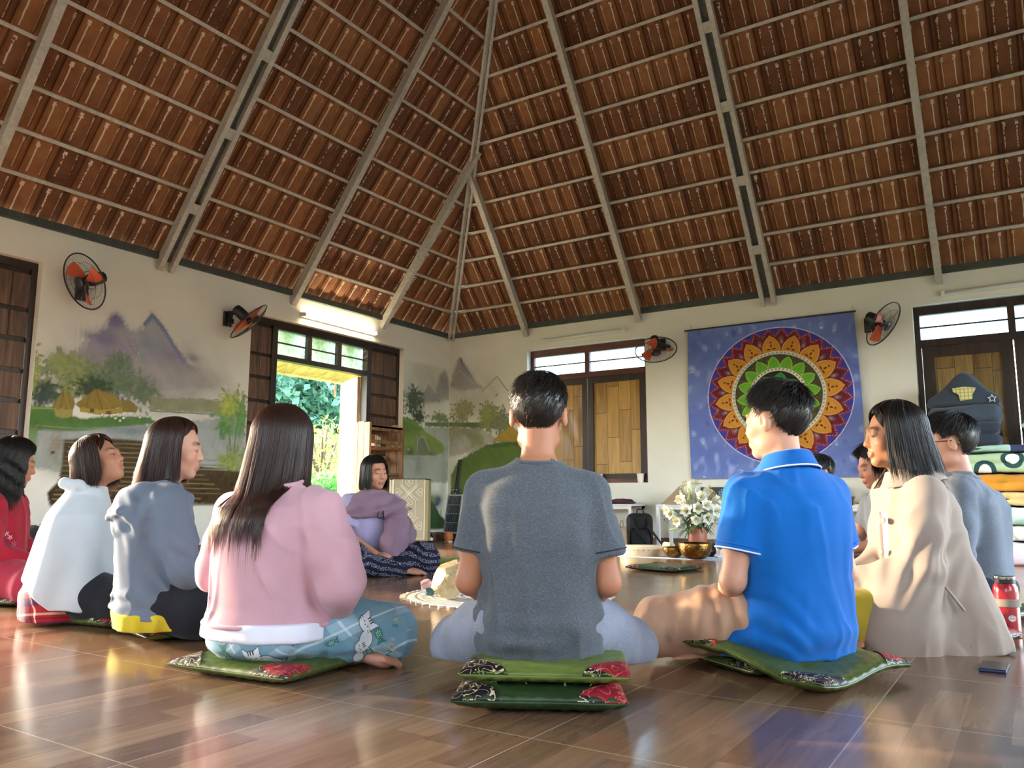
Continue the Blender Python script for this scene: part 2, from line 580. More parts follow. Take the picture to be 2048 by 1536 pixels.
ML = roof_frame((0, 0, HW + 0.03), (1, 0, 0), (0, -1, 0))
MBK = roof_frame((0, 0, HW + 0.03), (0, -1, 0), (1, 0, 0))
battens(ML, RY, 'mural'); battens(MBK, RX, 'mandala')
NAMES_L = {1.39: 'grey steel jack rafter nearest the corner over the mural wall', 2.82: 'grey steel rafter above the open door',
           4.35: 'wide double steel rafter between the two wall fans on the mural wall', 5.96: 'grey steel rafter above the closed shutter', 7.30: 'grey steel rafter at the near end of the mural wall'}
for u, lb in NAMES_L.items():
    struct(rafter(ML, u, RY, 'mural', abs(u - 4.35) < 0.01), lb, 'rafter')
NAMES_B = {1.26: 'grey steel jack rafter nearest the corner over the window wall', 2.83: 'grey steel rafter ending above the shuttered window',
           4.345: 'wide double steel rafter ending above the mandala hanging', 5.98: 'grey steel rafter ending above the window behind the bedding', 7.40: 'grey steel rafter at the far right end of the mandala wall'}
for u, lb in NAMES_B.items():
    struct(rafter(MBK, u, RX, 'mandala', abs(u - 4.345) < 0.01), lb, 'rafter')
# hip: twin tubes running from the corner up to the apex
apex = Vector((RX / 2, -RY / 2, HW + KS * RX / 2))
hd = (apex - Vector((0, 0, HW))).normalized()
sx = Vector((0.707, 0.707, 0))
hip = MB()
for s_, r_ in ((-0.03, 0.017), (0.03, 0.017)):
    a = Vector((0.06, -0.06, HW - 0.02)) + sx * s_ - Vector((0, 0, 0.03))
    hip.tube([a, apex + sx * s_ - Vector((0, 0, 0.10))], r_, 8)
hip.box((-0.012, 0, -0.012), (0.012, 1, 0.012), Matrix.Translation((0.05, -0.05, HW)) @ frame(hd, (0.7, 0.7, 0)).to_4x4() @ Matrix(((1, 0, 0, 0), (0, 0, 1, 0), (0, 7.2, 0, 0), (0, 0, 0, 1))))
struct(hip.build('hip_rafter', M_STEEL), 'pair of pale steel tubes running up the corner hip of the roof', 'rafter')
hip2 = MB()
for cx_, cy_ in ((RX, 0), (0, -RY), (RX, -RY)):
    hip2 = MB().tube([(cx_, cy_, HW - 0.02), tuple(apex - Vector((0, 0, 0.08)))], 0.03, 8)
    struct(hip2.build('hip_rafter', M_STEELD), 'steel hip of the roof running up from another corner', 'rafter')
pl = MB()
pl.box((0, -RY, HW - 0.012), (0.045, 0, HW + 0.05)); pl.box((0.045, -0.045, HW - 0.012), (RX, 0, HW + 0.05))
pl.box((RX - 0.045, -RY, HW - 0.012), (RX, -0.045, HW + 0.05)); pl.box((0.045, -RY, HW - 0.012), (RX - 0.045, -RY + 0.045, HW + 0.05))
struct(pl.build('trim_1', mat('wall_plate', '3f453f', 0.6, var=0.25, vscale=14)), 'dark green wall plate under the eaves', 'trim')

# ---------------------------------------------------------------- doors and windows
def wood_material(key, a, b, c, rough=0.45, along='z', sc=1.0, gloss=0.4):
    t = NT(key)
    s = {'z': (14 * sc, 14 * sc, 1.1 * sc), 'y': (14 * sc, 1.1 * sc, 14 * sc), 'x': (1.1 * sc, 14 * sc, 14 * sc)}[along]
    g = t.noise(t.coord('Object', s), 1.6, 5, 0.6, 0.8)
    col = t.ramp(g, [(0.28, lin(a)), (0.5, lin(b)), (0.74, lin(c))])
    t.set(color=col, rough=rough, spec=gloss)
    t.bump(g, 0.15, 0.004)
    return t.m
M_DARK = wood_material('dark_frame_wood', '1f1612', '2e211a', '43302a', 0.4)
M_BARK = wood_material('bark_boards', '3a2a22', '5d4536', '80624c', 0.55)
M_REDW = wood_material('red_frame_wood', '43251d', '5f3427', '77463a', 0.4, 'x')
M_PINE = wood_material('door_pine', '7d5530', 'a57b4a', 'bf9866', 0.45)
M_RUST = wood_material('rustic_planks', '4f3420', '7a5636', '9d7850', 0.6)

def glass_material():
    t = NT('patterned_glass')
    tr = t.n('BsdfTransparent'); tr.inputs[0].default_value = (0.75, 0.92, 1.0, 1)
    tl = t.n('BsdfTranslucent'); tl.inputs[0].default_value = (0.72, 0.9, 0.97, 1)
    gl = t.n('BsdfGlossy'); gl.inputs['Roughness'].default_value = 0.25
    v = t.n('TexVoronoi'); v.inputs['Scale'].default_value = 22
    t.l(t.coord('Object'), v.inputs['Vector'])
    m1 = t.n('MixShader'); t.l(t.math('ADD', t.math('MULTIPLY', v.outputs[0], 0.5), 0.28, clamp=True), m1.inputs[0])
    t.l(tr.outputs[0], m1.inputs[1]); t.l(tl.outputs[0], m1.inputs[2])
    m2 = t.n('MixShader'); m2.inputs[0].default_value = 0.06
    t.l(m1.outputs[0], m2.inputs[1]); t.l(gl.outputs[0], m2.inputs[2])
    t.l(m2.outputs[0], t.out.inputs[0])
    return t.m
M_GLASS = glass_material()

def door_unit(n, y0, y1, yo0, yo1, label, flip=False):
    """dark frame in the mural wall: board panels at both sides, three transom lights over the open doorway"""
    xi, xo = -0.07, -0.15
    root = struct(thing('door_%d' % n, label, 'door'))
    f = MB()
    f.box((xo, y0, 0), (xi, y0 + 0.045, 2.42)); f.box((xo, y1 - 0.045, 0), (xi, y1, 2.42))
    f.box((xo, y0 + 0.045, 2.355), (xi, y1 - 0.045, 2.42))
    f.box((xo - 0.01, yo0 - 0.07, 0), (xi + 0.012, yo0, 2.355)); f.box((xo - 0.01, yo1, 0), (xi + 0.012, yo1 + 0.07, 2.355))
    f.box((xo, yo0, 2.0), (xi + 0.01, yo1, 2.055)); f.box((xo, yo0, 2.325), (xi + 0.01, yo1, 2.355))
    w = (yo1 - yo0)
    for k in (1, 2):
        f.box((xo, yo0 + w * k / 3 - 0.03, 2.055), (xi + 0.005, yo0 + w * k / 3 + 0.03, 2.325))
    f.box((xo + 0.03, yo0, 2.185), (xi - 0.03, yo1, 2.20))
    f.build('door_frame', M_DARK, root)
    for (a, b) in ((y0 + 0.045, yo0 - 0.07), (yo1 + 0.07, y1 - 0.045)):
        p = MB()
        zz = [0.0, 0.16, 0.52, 0.80, 1.06, 1.31, 1.55, 1.80, 2.04, 2.355]
        for z0, z1 in zip(zz[:-1], zz[1:]):
            p.k = 0
            nb = 2
            for q in range(nb):
                p.box((xo + 0.02, a + (b - a) * q / nb, z0 + 0.0), (xi - 0.005, a + (b - a) * (q + 1) / nb - 0.003, z1 - 0.035), bev=0.006)
            p.k = 1
            p.box((xo + 0.015, a, z1 - 0.035), (xi - 0.025, b, z1))
        p.build('board_panel', [M_BARK, M_DARK], root)
    for k in range(3):
        g = MB().box((xo + 0.035, yo0 + w * k / 3 + 0.03, 2.055), (xo + 0.04, yo0 + w * (k + 1) / 3 - 0.03, 2.325))
        g.build('transom_pane', M_GLASS, root)
    return root
d1 = door_unit(1, D1[0], D1[1], -2.93, -1.55, 'dark wooden doorway standing open onto the green slope')
d2 = door_unit(2, D2[0], D2[1], -8.10, -5.80, 'dark bark-boarded doorway at the left edge')
def door_leaf(parent, hinge, ang, w=0.72):
    l = MB(); M = Matrix.Translation(hinge) @ Matrix.Rotation(ang, 4, 'Z')
    l.k = 0
    for q in range(5):
        l.box((0.05 + (w - 0.1) * q / 5, -0.014, 0.07), (0.05 + (w - 0.1) * (q + 1) / 5 - 0.003, 0.014, 1.93), M, bev=0.003)
    l.k = 1
    l.box((0, -0.02, 0.015), (0.05, 0.02, 1.985), M); l.box((w - 0.05, -0.02, 0.015), (w, 0.02, 1.985), M)
    l.box((0.05, -0.02, 0.015), (w - 0.05, 0.02, 0.07), M); l.box((0.05, -0.02, 1.93), (w - 0.05, 0.02, 1.985), M)
    o = l.build('door_leaf', [M_PINE, M_PINE], parent)
    h = MB().cyl(M @ Vector((w - 0.03, -0.02, 0.98)), M @ Vector((w - 0.03, -0.06, 0.98)), 0.008)
    h.cyl(M @ Vector((w - 0.03, -0.06, 0.94)), M @ Vector((w - 0.03, -0.06, 1.04)), 0.008)
    h.build('door_handle', mat('brass_dark', '7b5a35', 0.35, 0.9), o)
door_leaf(d1, (-0.17, -1.57, 0.01), R(152), 0.68)

def plank_print(key, a, b, c, dark):
    """long boards set upright and staggered, as on the shutters"""
    t = NT(key)
    v = t.coord('Object', (1, 1, 1), (R(-90), 0, 0))
    sp = t.n('SeparateXYZ'); tc = t.n('TexCoord'); t.l(tc.outputs['Object'], sp.inputs[0])
    ix = t.math('FLOOR', t.math('DIVIDE', sp.outputs[0], 0.155))
    w = t.n('TexWhiteNoise', noise_dimensions='1D'); t.l(ix, w.inputs['W'])
    zz = t.math('ADD', t.math('DIVIDE', sp.outputs[2], 0.62), w.outputs[0])
    iz = t.math('FLOOR', zz)
    cb = t.n('CombineXYZ'); t.l(ix, cb.inputs[0]); t.l(iz, cb.inputs[1])
    w2 = t.n('TexWhiteNoise', noise_dimensions='2D'); t.l(cb.outputs[0], w2.inputs['Vector'])
    cv = t.n('CombineXYZ'); t.l(t.math('MULTIPLY', sp.outputs[0], 26), cv.inputs[0]); t.l(t.math('MULTIPLY', sp.outputs[2], 1.6), cv.inputs[2])
    t.l(t.math('MULTIPLY', w2.outputs[0], 20), cv.inputs[1])
    g = t.noise(cv.outputs[0], 1.0, 5, 0.6, 1.2)
    tone = t.math('ADD', t.math('MULTIPLY', g, 0.75), t.math('MULTIPLY', w2.outputs[0], 0.3))
    col = t.ramp(tone, [(0.28, lin(a)), (0.5, lin(b)), (0.8, lin(c))])
    ex = t.math('GREATER_THAN', t.math('ABSOLUTE', t.math('SUBTRACT', t.math('FRACT', t.math('DIVIDE', sp.outputs[0], 0.155)), 0.5)), 0.482)
    ez = t.math('GREATER_THAN', t.math('ABSOLUTE', t.math('SUBTRACT', t.math('FRACT', zz), 0.5)), 0.494)
    col = t.mix(t.math('MULTIPLY', t.math('MAXIMUM', ex, ez), 0.85), col, lin(dark))
    t.set(color=col, rough=0.3, spec=0.4)
    t.bump(t.noise(t.coord('Object', (5, 1, 2)), 2.0, 2, 0.5, 1.0), 0.25, 0.02)
    return t.m
M_PLANK1 = plank_print('gold_planks', '7c5a2c', 'ad8443', 'cda55c', '4a3217')
M_PLANK2 = plank_print('brown_planks', '54401f', '7b6034', '9a7d4a', '33230f')

def window_unit(n, x0, x1, z0, z1, plank, frame_m, label, stile=0.075):
    yi, yo = 0.09, 0.16
    root = struct(thing('window_%d' % n, label, 'window'))
    zt0, zt1 = 2.085, 2.335
    f = MB(); xm = (x0 + x1) / 2
    f.box((x0, yi, z0), (x0 + 0.05, yo, z1)); f.box((x1 - 0.05, yi, z0), (x1, yo, z1))
    f.box((x0 + 0.05, yi, zt1), (x1 - 0.05, yo, z1)); f.box((x0 + 0.05, yi, z0), (x1 - 0.05, yo, z0 + 0.05))
    f.box((x0 + 0.05, yi - 0.01, zt0 - 0.07), (x1 - 0.05, yo, zt0)); f.box((xm - 0.03, yi, zt0), (xm + 0.03, yo, zt1))
    f.box((x0 + 0.05, yi + 0.02, 2.205), (xm - 0.03, yo - 0.03, 2.22)); f.box((xm + 0.03, yi + 0.02, 2.205), (x1 - 0.05, yo - 0.03, 2.22))
    f.build('window_frame', frame_m, root)
    for a, b in ((x0 + 0.05, xm), (xm, x1 - 0.05)):
        s = MB(); zb, ztp = z0 + 0.05, zt0 - 0.07
        s.box((a + 0.004, yi + 0.005, zb), (a + stile, yi + 0.045, ztp)); s.box((b - stile, yi + 0.005, zb), (b - 0.004, yi + 0.045, ztp))
        s.box((a + stile, yi + 0.005, ztp - stile), (b - stile, yi + 0.045, ztp)); s.box((a + stile, yi + 0.005, zb), (b - stile, yi + 0.045, zb + 0.06))
        sh = s.build('shutter', M_DARK, root)
        # the boards are faintly buckled
        nu, nv = 24, 40
        u = np.linspace(a + stile, b - stile, nu); w = np.linspace(zb + 0.06, ztp - stile, nv)
        Ug, Wg = np.meshgrid(u, w, indexing='ij')
        Yg = yi + 0.028 + 0.003 * np.sin(Ug * 23 + Wg * 3) * np.sin(Wg * 9 + Ug * 4)
        np_mesh('shutter_boards', np.stack([Ug, Yg, Wg], -1).reshape(-1, 3), grid_faces(nu, nv), plank, sh)
    for a, b in ((x0 + 0.05, xm - 0.03), (xm + 0.03, x1 - 0.05)):
        MB().box((a, yi + 0.035, zt0), (b, yi + 0.04, zt1)).build('transom_pane', M_GLASS, root)
    return root
window_unit(1, *W1, M_PLANK1, M_REDW, 'window closed by golden board shutters under two bright transom lights')
window_unit(2, *W2, M_PLANK2, M_DARK, 'dark shuttered window behind the stacked bedding', 0.105)
# ================================================================ outside: veranda edge, green slope, wooded hill
rng = np.random.default_rng(3)
def sst(a, b, x):
    t = np.clip((x - a) / (b - a), 0, 1); return t * t * (3 - 2 * t)
def terrain_z(x, y):
    d = -x
    z = -0.12 + 0.10 * sst(1.6, 3, d) + 0.115 * np.maximum(0, d - 2.2) * sst(-3.0, 1.5, y) * (1 - sst(20, 60, d))
    z = z + 11.5 * sst(20, 62, d) * sst(3, 22, y) + 0.10 * np.sin(x * 1.3) * np.sin(y * 1.1 + 1) * sst(2, 4, d)
    return z
M_GROUND = mat('ground_green', '6d7d48', 0.95, var=0.4, vscale=0.8)
nu, nv = 110, 110
gx = -1.75 - (np.linspace(0, 1, nu) ** 2) * 95
gy = np.linspace(-60, 90, nv)
Xg, Yg = np.meshgrid(gx, gy, indexing='ij')
hill = np_mesh('hillside', np.stack([Xg, Yg, terrain_z(Xg, Yg)], -1).reshape(-1, 3), grid_faces(nu, nv)[:, ::-1], M_GROUND)
struct(hill, 'grassy slope rising beyond the open door', 'hillside')
g2 = MB().box((-1.75, -60, -0.5), (80, -10.6, -0.13)).box((8.85, -10.6, -0.5), (80, 60, -0.13)).box((-1.75, 0.2, -0.5), (8.85, 60, -0.13))
struct(g2.build('ground', mat('yard', '8d8a78', 0.9, var=0.2, vscale=0.6)), 'pale yard round the other sides of the hall', 'ground')
struct(MB().box((-1.75, -10.6, -0.14), (-0.2, 0.4, -0.02)).build('veranda_floor', mat('veranda', '8f8677', 0.7, var=0.15)), 'narrow veranda outside the mural wall', 'floor')

def leaf_material(key, tint=1.0):
    t = NT(key)
    a = t.n('Attribute', attribute_name='Col')
    tl = t.n('BsdfTranslucent'); t.l(a.outputs[0], tl.inputs[0])
    t.set(rough=0.5, spec=0.25); t.l(a.outputs[0], t.b.inputs['Base Color'])
    mx = t.n('MixShader'); mx.inputs[0].default_value = 0.35
    t.l(t.b.outputs[0], mx.inputs[1]); t.l(tl.outputs[0], mx.inputs[2]); t.l(mx.outputs[0], t.out.inputs[0])
    return t.m
M_LEAF = leaf_material('green_leaves')

def leaves(P, size, cols, up=0.6, asp=0.5, r=rng):
    """one bent four-point leaf at each point of P"""
    n = len(P)
    d = r.normal(size=(n, 3)); d /= np.linalg.norm(d, axis=1)[:, None]
    nn = r.normal(size=(n, 3)) * (1 - up) + np.array((0.25, -0.1, 1.0)) * up
    nn /= np.linalg.norm(nn, axis=1)[:, None]
    d -= (d * nn).sum(1)[:, None] * nn; d /= np.linalg.norm(d, axis=1)[:, None] + 1e-9
    s = np.cross(nn, d)
    L = (size * r.uniform(0.6, 1.3, n))[:, None]
    a = P - d * L * 0.5; b = P + s * L * asp * 0.5 + nn * L * 0.08; c = P + d * L * 0.5 - nn * L * 0.12; e = P - s * L * asp * 0.5 + nn * L * 0.08
    V = np.stack([a, b, c, e], 1).reshape(-1, 3)
    Q = np.arange(4 * n).reshape(n, 4)
    cc = np.array([lin(x) for x in cols])[r.integers(0, len(cols), n)] * r.uniform(0.7, 1.25, n)[:, None]
    return V, Q, np.repeat(cc, 4, 0)

# leafy ground cover in the wedge that the doorway shows
P = []
while len(P) < 15000:
    d = 1.9 + 14 * rng.random() ** 1.6; y = rng.uniform(-3.0, 16)
    yl = -2.95 + 0.86 * d - 1.0; yh = -1.5 + 1.1 * d + 1.2
    if not (yl < y < yh): continue
    if any((-d - sx) ** 2 + (y - sy) ** 2 < sr ** 2 for sx, sy, sr in ((-5.6, 3.05, .75), (-9.3, 6.9, 1.3), (-4.2, .55, .7), (-4.6, 2.2, .65))): continue
    clump = 0.5 + 0.5 * math.sin(d * 2.1 + y * 0.7) * math.sin(y * 1.9 - d)
    P.append((-d, y, float(terrain_z(np.array(-d), np.array(y))) + rng.random() ** 1.5 * (0.12 + 0.4 * clump)))
P = np.array(P)
V, Q, C = leaves(P, 0.10 + 0.010 * -P[:, 0], ['5f9a45', '79b454', '4f8a3c', '8cc062', '6aa65a', '9acb6b'], 0.7, 0.75)
gc = np_mesh('ground_cover', V, Q, M_LEAF, smooth=False, col=C)
tag(gc, 'bright leafy ground cover on the slope outside the door', 'plants', kind='stuff')

def shrub(name, x, y, h, w, cols, n, size, label, cat='shrub', group=None, up=0.45, asp=0.5, droop=False):
    z = float(terrain_z(np.array(x), np.array(y)))
    root = thing(name, label, cat, (x, y, z - 0.03), group=group)
    st = MB()
    for k in range(5):
        a = rng.uniform(0, 2 * PI); e = rng.uniform(0.15, 0.4) * w
        st.tube([(0, 0, 0), (e * 0.4 * math.cos(a), e * 0.4 * math.sin(a), h * 0.45), (e * math.cos(a), e * math.sin(a), h * 0.85)], [0.03 * h, 0.02 * h, 0.006 * h], 6)
    st.build('stem', mat('bark', '5a4a39', 0.9, var=0.3), root, smooth=True)
    q = rng.normal(size=(n, 3)); q /= np.linalg.norm(q, axis=1)[:, None]
    rr = rng.uniform(0.55, 1.0, n)[:, None] * (1 + 0.18 * np.sin(q[:, :1] * 7 + q[:, 1:2] * 5 + q[:, 2:] * 6 + x))
    pp = q * rr * np.array((w * 0.5, w * 0.5, h * 0.42)) + np.array((0, 0, h * 0.58))
    V, Q, C = leaves(pp, np.full(n, size), cols, up, asp)
    np_mesh('foliage', V, Q, M_LEAF, root, smooth=False, col=C)
    return root
shrub('leafy_plant', -5.6, 3.05, 1.75, 1.5, ['b7c24e', 'c9d062', '8fae45', '7ea544'], 700, 0.15, 'yellow-green feathery plant seen through the doorway', 'plant', asp=0.25)
shrub('shrub', -9.3, 6.9, 1.5, 2.6, ['a59c6b', '8d8a58', '7a8a4b', 'b5ad80'], 1500, 0.2, 'dry brownish bush on the bank behind the round mirror', asp=0.2)
shrub('shrub', -4.2, 0.55, 0.9, 1.4, ['76b552', '8fc965', '5b9a44'], 900, 0.12, 'low bright green bush close behind the doorway', asp=0.7)
shrub('shrub', -4.6, 2.2, 0.8, 1.3, ['6fae55', '86c268', '539245'], 900, 0.12, 'low green bush beside the open door leaf', asp=0.7)
M_TREES_HAZY = ['5c8a70', '6d9c86', '63927a', '7aab8c', '4d7a68']  # distance haze is mixed into these pale bluish leaf colours
spots = [(-21, 12.6, 5.0, 4.4), (-22, 17.6, 5.2, 4.6), (-25, 22.4, 5.6, 4.8), (-28, 16.8, 6.0, 5.6), (-30, 27, 6.5, 5.6), (-33, 21.6, 7, 6.4), (-36, 29.6, 7.5, 6.0),
         (-43, 23, 8, 7.0), (-46, 34.5, 8.5, 7), (-37, 39.5, 8, 6.4), (-53, 41, 9, 9), (-54, 30, 9, 9)]
tree_lb = ['low tree at the foot of the wooded hill, left of the mirror', 'tree at the foot of the wooded hill behind the mirror', 'bushy tree on the lower hillside above the mirror']
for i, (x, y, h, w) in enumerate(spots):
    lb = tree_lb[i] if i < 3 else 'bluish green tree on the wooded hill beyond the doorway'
    shrub('tree', x, y, h, w, M_TREES_HAZY, 2600, 0.42, lb, 'tree', 'trees on the wooded hill', 0.4, 0.7)

# bamboo lean-to eave over the veranda
ev = MB(); A = math.atan2(0.30, 1.12)
y = -8.6
while y < -0.1:
    ev.tube([(-0.2, y, 2.46), (-1.32, y, 2.13)], 0.017 + 0.003 * math.sin(y * 13), 6); y += 0.036
M_BAMB = wood_material('bamboo', '8f8347', 'b9ab66', 'd2c888', 0.45, 'x')
struct(ev.build('veranda_eave', M_BAMB, smooth=True), 'bamboo slat eave over the veranda outside the door', 'eave')
struct(MB().tube([(-1.34, -8.7, 2.12), (-1.34, 0, 2.12)], 0.03, 8).build('eave_beam', M_BAMB, smooth=True), 'bamboo pole along the lower edge of the eave', 'beam')

# round mirror hanging from the eave
mr = thing('hanging_mirror', 'small round mirror hung on a red ribbon in the doorway', 'mirror', (-1.34, -0.817, 1.985), R(-48))
prof = [(0.062, -0.008), (0.078, -0.012), (0.086, 0.0), (0.078, 0.012), (0.062, 0.008)]
Mx = Matrix.Rotation(R(90), 4, 'X')
MB().lathe(prof, 32, Mx, cap=False).build('mirror_rim', mat('rope_rim', 'b08a58', 0.7, var=0.2), mr, smooth=True)
MB().lathe([(0.0005, 0.0), (0.064, 0.001), (0.064, 0.004), (0.0005, 0.004)], 32, Mx).build('mirror_glass', mat('mirror_glass', 'e8eef2', 0.05, 1.0), mr)
rb = MB().tube([(0, 0, 0.085), (0, 0, 0.2)], 0.004, 6)
for s in (-1, 1):
    rb.tube([(0, 0, 0.12), (s * 0.035, 0, 0.145), (s * 0.03, 0, 0.115), (0, 0, 0.12)], 0.006, 6)
rb.build('ribbon', mat('red_ribbon', 'd8453a', 0.5), mr)
# ================================================================ figure building: smooth blended solids -> one continuous surface
class Field:
    """a signed-distance field on a grid, meshed by surface nets"""
    def __init__(s, lo, hi, h):
        s.lo = np.array(lo, np.float32); s.h = h
        s.n = np.ceil((np.array(hi) - s.lo) / h).astype(int) + 1
        s.D = np.full(s.n, 1.0, np.float32)
        s.ax = [(s.lo[i] + h * np.arange(s.n[i])).astype(np.float32) for i in range(3)]
    def sub(s, lo, hi):
        i0 = np.clip(np.floor((np.array(lo) - s.lo) / s.h).astype(int), 0, s.n)
        i1 = np.clip(np.ceil((np.array(hi) - s.lo) / s.h).astype(int) + 1, 0, s.n)
        sl = tuple(slice(a, b) for a, b in zip(i0, i1))
        return sl, s.ax[0][sl[0]][:, None, None], s.ax[1][sl[1]][None, :, None], s.ax[2][sl[2]][None, None, :]
    def blend(s, sl, d, k):
        A = s.D[sl]
        if A.size == 0: return
        if k <= 0:
            np.minimum(A, d, out=A); return
        hh = np.clip(0.5 + 0.5 * (A - d) / k, 0, 1)
        A[...] = A * (1 - hh) + d * hh - k * hh * (1 - hh)
    def carve(s, sl, d, k):
        A = s.D[sl]
        if A.size == 0: return
        hh = np.clip(0.5 - 0.5 * (A + d) / k, 0, 1)
        A[...] = A * (1 - hh) - d * hh + k * hh * (1 - hh)
    def cone(s, a, b, r1, r2=None, k=0.02, squash=None, f=1.0, flat=False, carve=False):
        r2 = r1 if r2 is None else r2
        a = np.array(a, np.float32); b = np.array(b, np.float32)
        m = max(r1, r2) * 1.15 + k + 2 * s.h
        sl, X, Y, Z = s.sub(np.minimum(a, b) - m, np.maximum(a, b) + m)
        ba = b - a; L2 = float(ba @ ba) + 1e-9
        px, py, pz = X - a[0], Y - a[1], Z - a[2]
        tr = (px * ba[0] + py * ba[1] + pz * ba[2]) / L2
        t = np.clip(tr, 0, 1)
        wx, wy, wz = px - t * ba[0], py - t * ba[1], pz - t * ba[2]
        if squash is not None:
            q = np.array(squash, float); q /= np.linalg.norm(q)
            c = (wx * q[0] + wy * q[1] + wz * q[2]) * (1 / f - 1)
            wx, wy, wz = wx + c * q[0], wy + c * q[1], wz + c * q[2]
        d = np.sqrt(wx * wx + wy * wy + wz * wz) - (r1 + (r2 - r1) * t)
        if squash is not None: d = d * (0.5 + 0.5 * min(f, 1))
        if flat: d = np.maximum(d, (tr - 1) * math.sqrt(L2))
        (s.carve if carve else s.blend)(sl, d.astype(np.float32), k)
    def chain(s, pts, rs, k=0.02, **kw):
        for i in range(len(pts) - 1): s.cone(pts[i], pts[i + 1], rs[i], rs[i + 1], k, **kw)
    def ell(s, c, r, k=0.02, rot=None, carve=False):
        c = np.array(c, np.float32); r = np.array(r, np.float32)
        m = float(r.max()) + k + 2 * s.h
        sl, X, Y, Z = s.sub(c - m, c + m)
        px, py, pz = X - c[0], Y - c[1], Z - c[2]
        if rot is not None:
            q = np.array(rot, np.float32)
            px, py, pz = (px * q[0, 0] + py * q[1, 0] + pz * q[2, 0], px * q[0, 1] + py * q[1, 1] + pz * q[2, 1], px * q[0, 2] + py * q[1, 2] + pz * q[2, 2])
        k0 = np.sqrt((px / r[0]) ** 2 + (py / r[1]) ** 2 + (pz / r[2]) ** 2)
        k1 = np.sqrt((px / r[0] ** 2) ** 2 + (py / r[1] ** 2) ** 2 + (pz / r[2] ** 2) ** 2) + 1e-9
        d = (k0 * (k0 - 1) / k1).astype(np.float32)
        (s.carve if carve else s.blend)(sl, d, k)
    def stack(s, zs, cx, cy_, rx, ry, k=0.03, p=2.2):
        """a trunk: rounded ellipses piled along Z"""
        zs = np.array(zs, float); m = 0.05 + k
        lo = (min(np.array(cx) - rx) - m, min(np.array(cy_) - ry) - m, zs[0] - m)
        hi = (max(np.array(cx) + rx) + m, max(np.array(cy_) + ry) + m, zs[-1] + m)
        sl, X, Y, Z = s.sub(lo, hi)
        z = Z.ravel()
        sm = lambda v: np.interp(z, zs, v).astype(np.float32)[None, None, :]
        CX, CY, A, B = sm(cx), sm(cy_), sm(rx), sm(ry)
        q = (np.abs((X - CX) / A) ** p + np.abs((Y - CY) / B) ** p) ** (1 / p)
        d = (q - 1) * np.minimum(A, B)
        dz = np.maximum(zs[0] - Z, Z - zs[-1])
        d = np.where(dz > 0, np.sqrt(np.maximum(d, 0) ** 2 + dz ** 2), d)
        s.blend(sl, np.broadcast_to(d, s.D[sl].shape).astype(np.float32), k)
    def cut(s, nrm, off, k=0.0, box=None):
        """keep the side where p.nrm <= off"""
        sl, X, Y, Z = s.sub(*(box or (s.lo, s.lo + s.h * s.n)))
        d = X * nrm[0] + Y * nrm[1] + Z * nrm[2] - off
        s.D[sl] = np.maximum(s.D[sl], d)
    def warp(s, fn, band=0.05):
        """add fn(points) to the field near the surface: folds, quilting"""
        I = np.nonzero(np.abs(s.D) < band)
        P = np.stack([s.ax[i][I[i]] for i in range(3)], -1)
        s.D[I] += fn(P).astype(np.float32)
    def mesh(s, smooth=2):
        D = s.D; h = s.h
        D[0], D[-1] = np.maximum(D[0], h), np.maximum(D[-1], h)
        D[:, 0], D[:, -1] = np.maximum(D[:, 0], h), np.maximum(D[:, -1], h)
        D[:, :, 0], D[:, :, -1] = np.maximum(D[:, :, 0], h), np.maximum(D[:, :, -1], h)
        S = D < 0
        c = [S[i:S.shape[0] - 1 + i, j:S.shape[1] - 1 + j, k:S.shape[2] - 1 + k] for i in (0, 1) for j in (0, 1) for k in (0, 1)]
        al = c[0].copy(); an = c[0].copy()
        for q in c[1:]: al &= q; an |= q
        act = an & ~al
        I = np.argwhere(act)
        idx = np.full(act.shape, -1, np.int32); idx[act] = np.arange(len(I))
        acc = np.zeros((len(I), 3), np.float32); cnt = np.zeros(len(I), np.float32)
        off = np.array([(i, j, k) for i in (0, 1) for j in (0, 1) for k in (0, 1)])
        dv = [D[I[:, 0] + o[0], I[:, 1] + o[1], I[:, 2] + o[2]] for o in off]
        for a in range(8):
            for b in range(a + 1, 8):
                if np.abs(off[a] - off[b]).sum() != 1: continue
                m = (dv[a] < 0) != (dv[b] < 0)
                t = dv[a][m] / (dv[a][m] - dv[b][m])
                acc[m] += off[a] + t[:, None] * (off[b] - off[a]); cnt[m] += 1
        V = s.lo + h * (I + acc / cnt[:, None])
        Q = []
        for ax in range(3):
            o1, o2 = [(1, 2), (2, 0), (0, 1)][ax]
            lo_ = [slice(None)] * 3; hi_ = [slice(None)] * 3
            lo_[ax] = slice(0, -1); hi_[ax] = slice(1, None)
            A, B = S[tuple(lo_)], S[tuple(hi_)]
            E = np.argwhere(A != B)
            E = E[(E[:, o1] > 0) & (E[:, o2] > 0) & (E[:, o1] < S.shape[o1] - 1) & (E[:, o2] < S.shape[o2] - 1)]
            if not len(E): continue
            def cell(d1, d2):
                G = E.copy(); G[:, o1] -= d1; G[:, o2] -= d2
                return idx[G[:, 0], G[:, 1], G[:, 2]]
            q = np.stack([cell(1, 1), cell(0, 1), cell(0, 0), cell(1, 0)], -1)
            fl_ = ~A[E[:, 0], E[:, 1], E[:, 2]]
            q[fl_] = q[fl_][:, ::-1]
            Q.append(q)
        Q = np.concatenate(Q); Q = Q[(Q >= 0).all(1)]
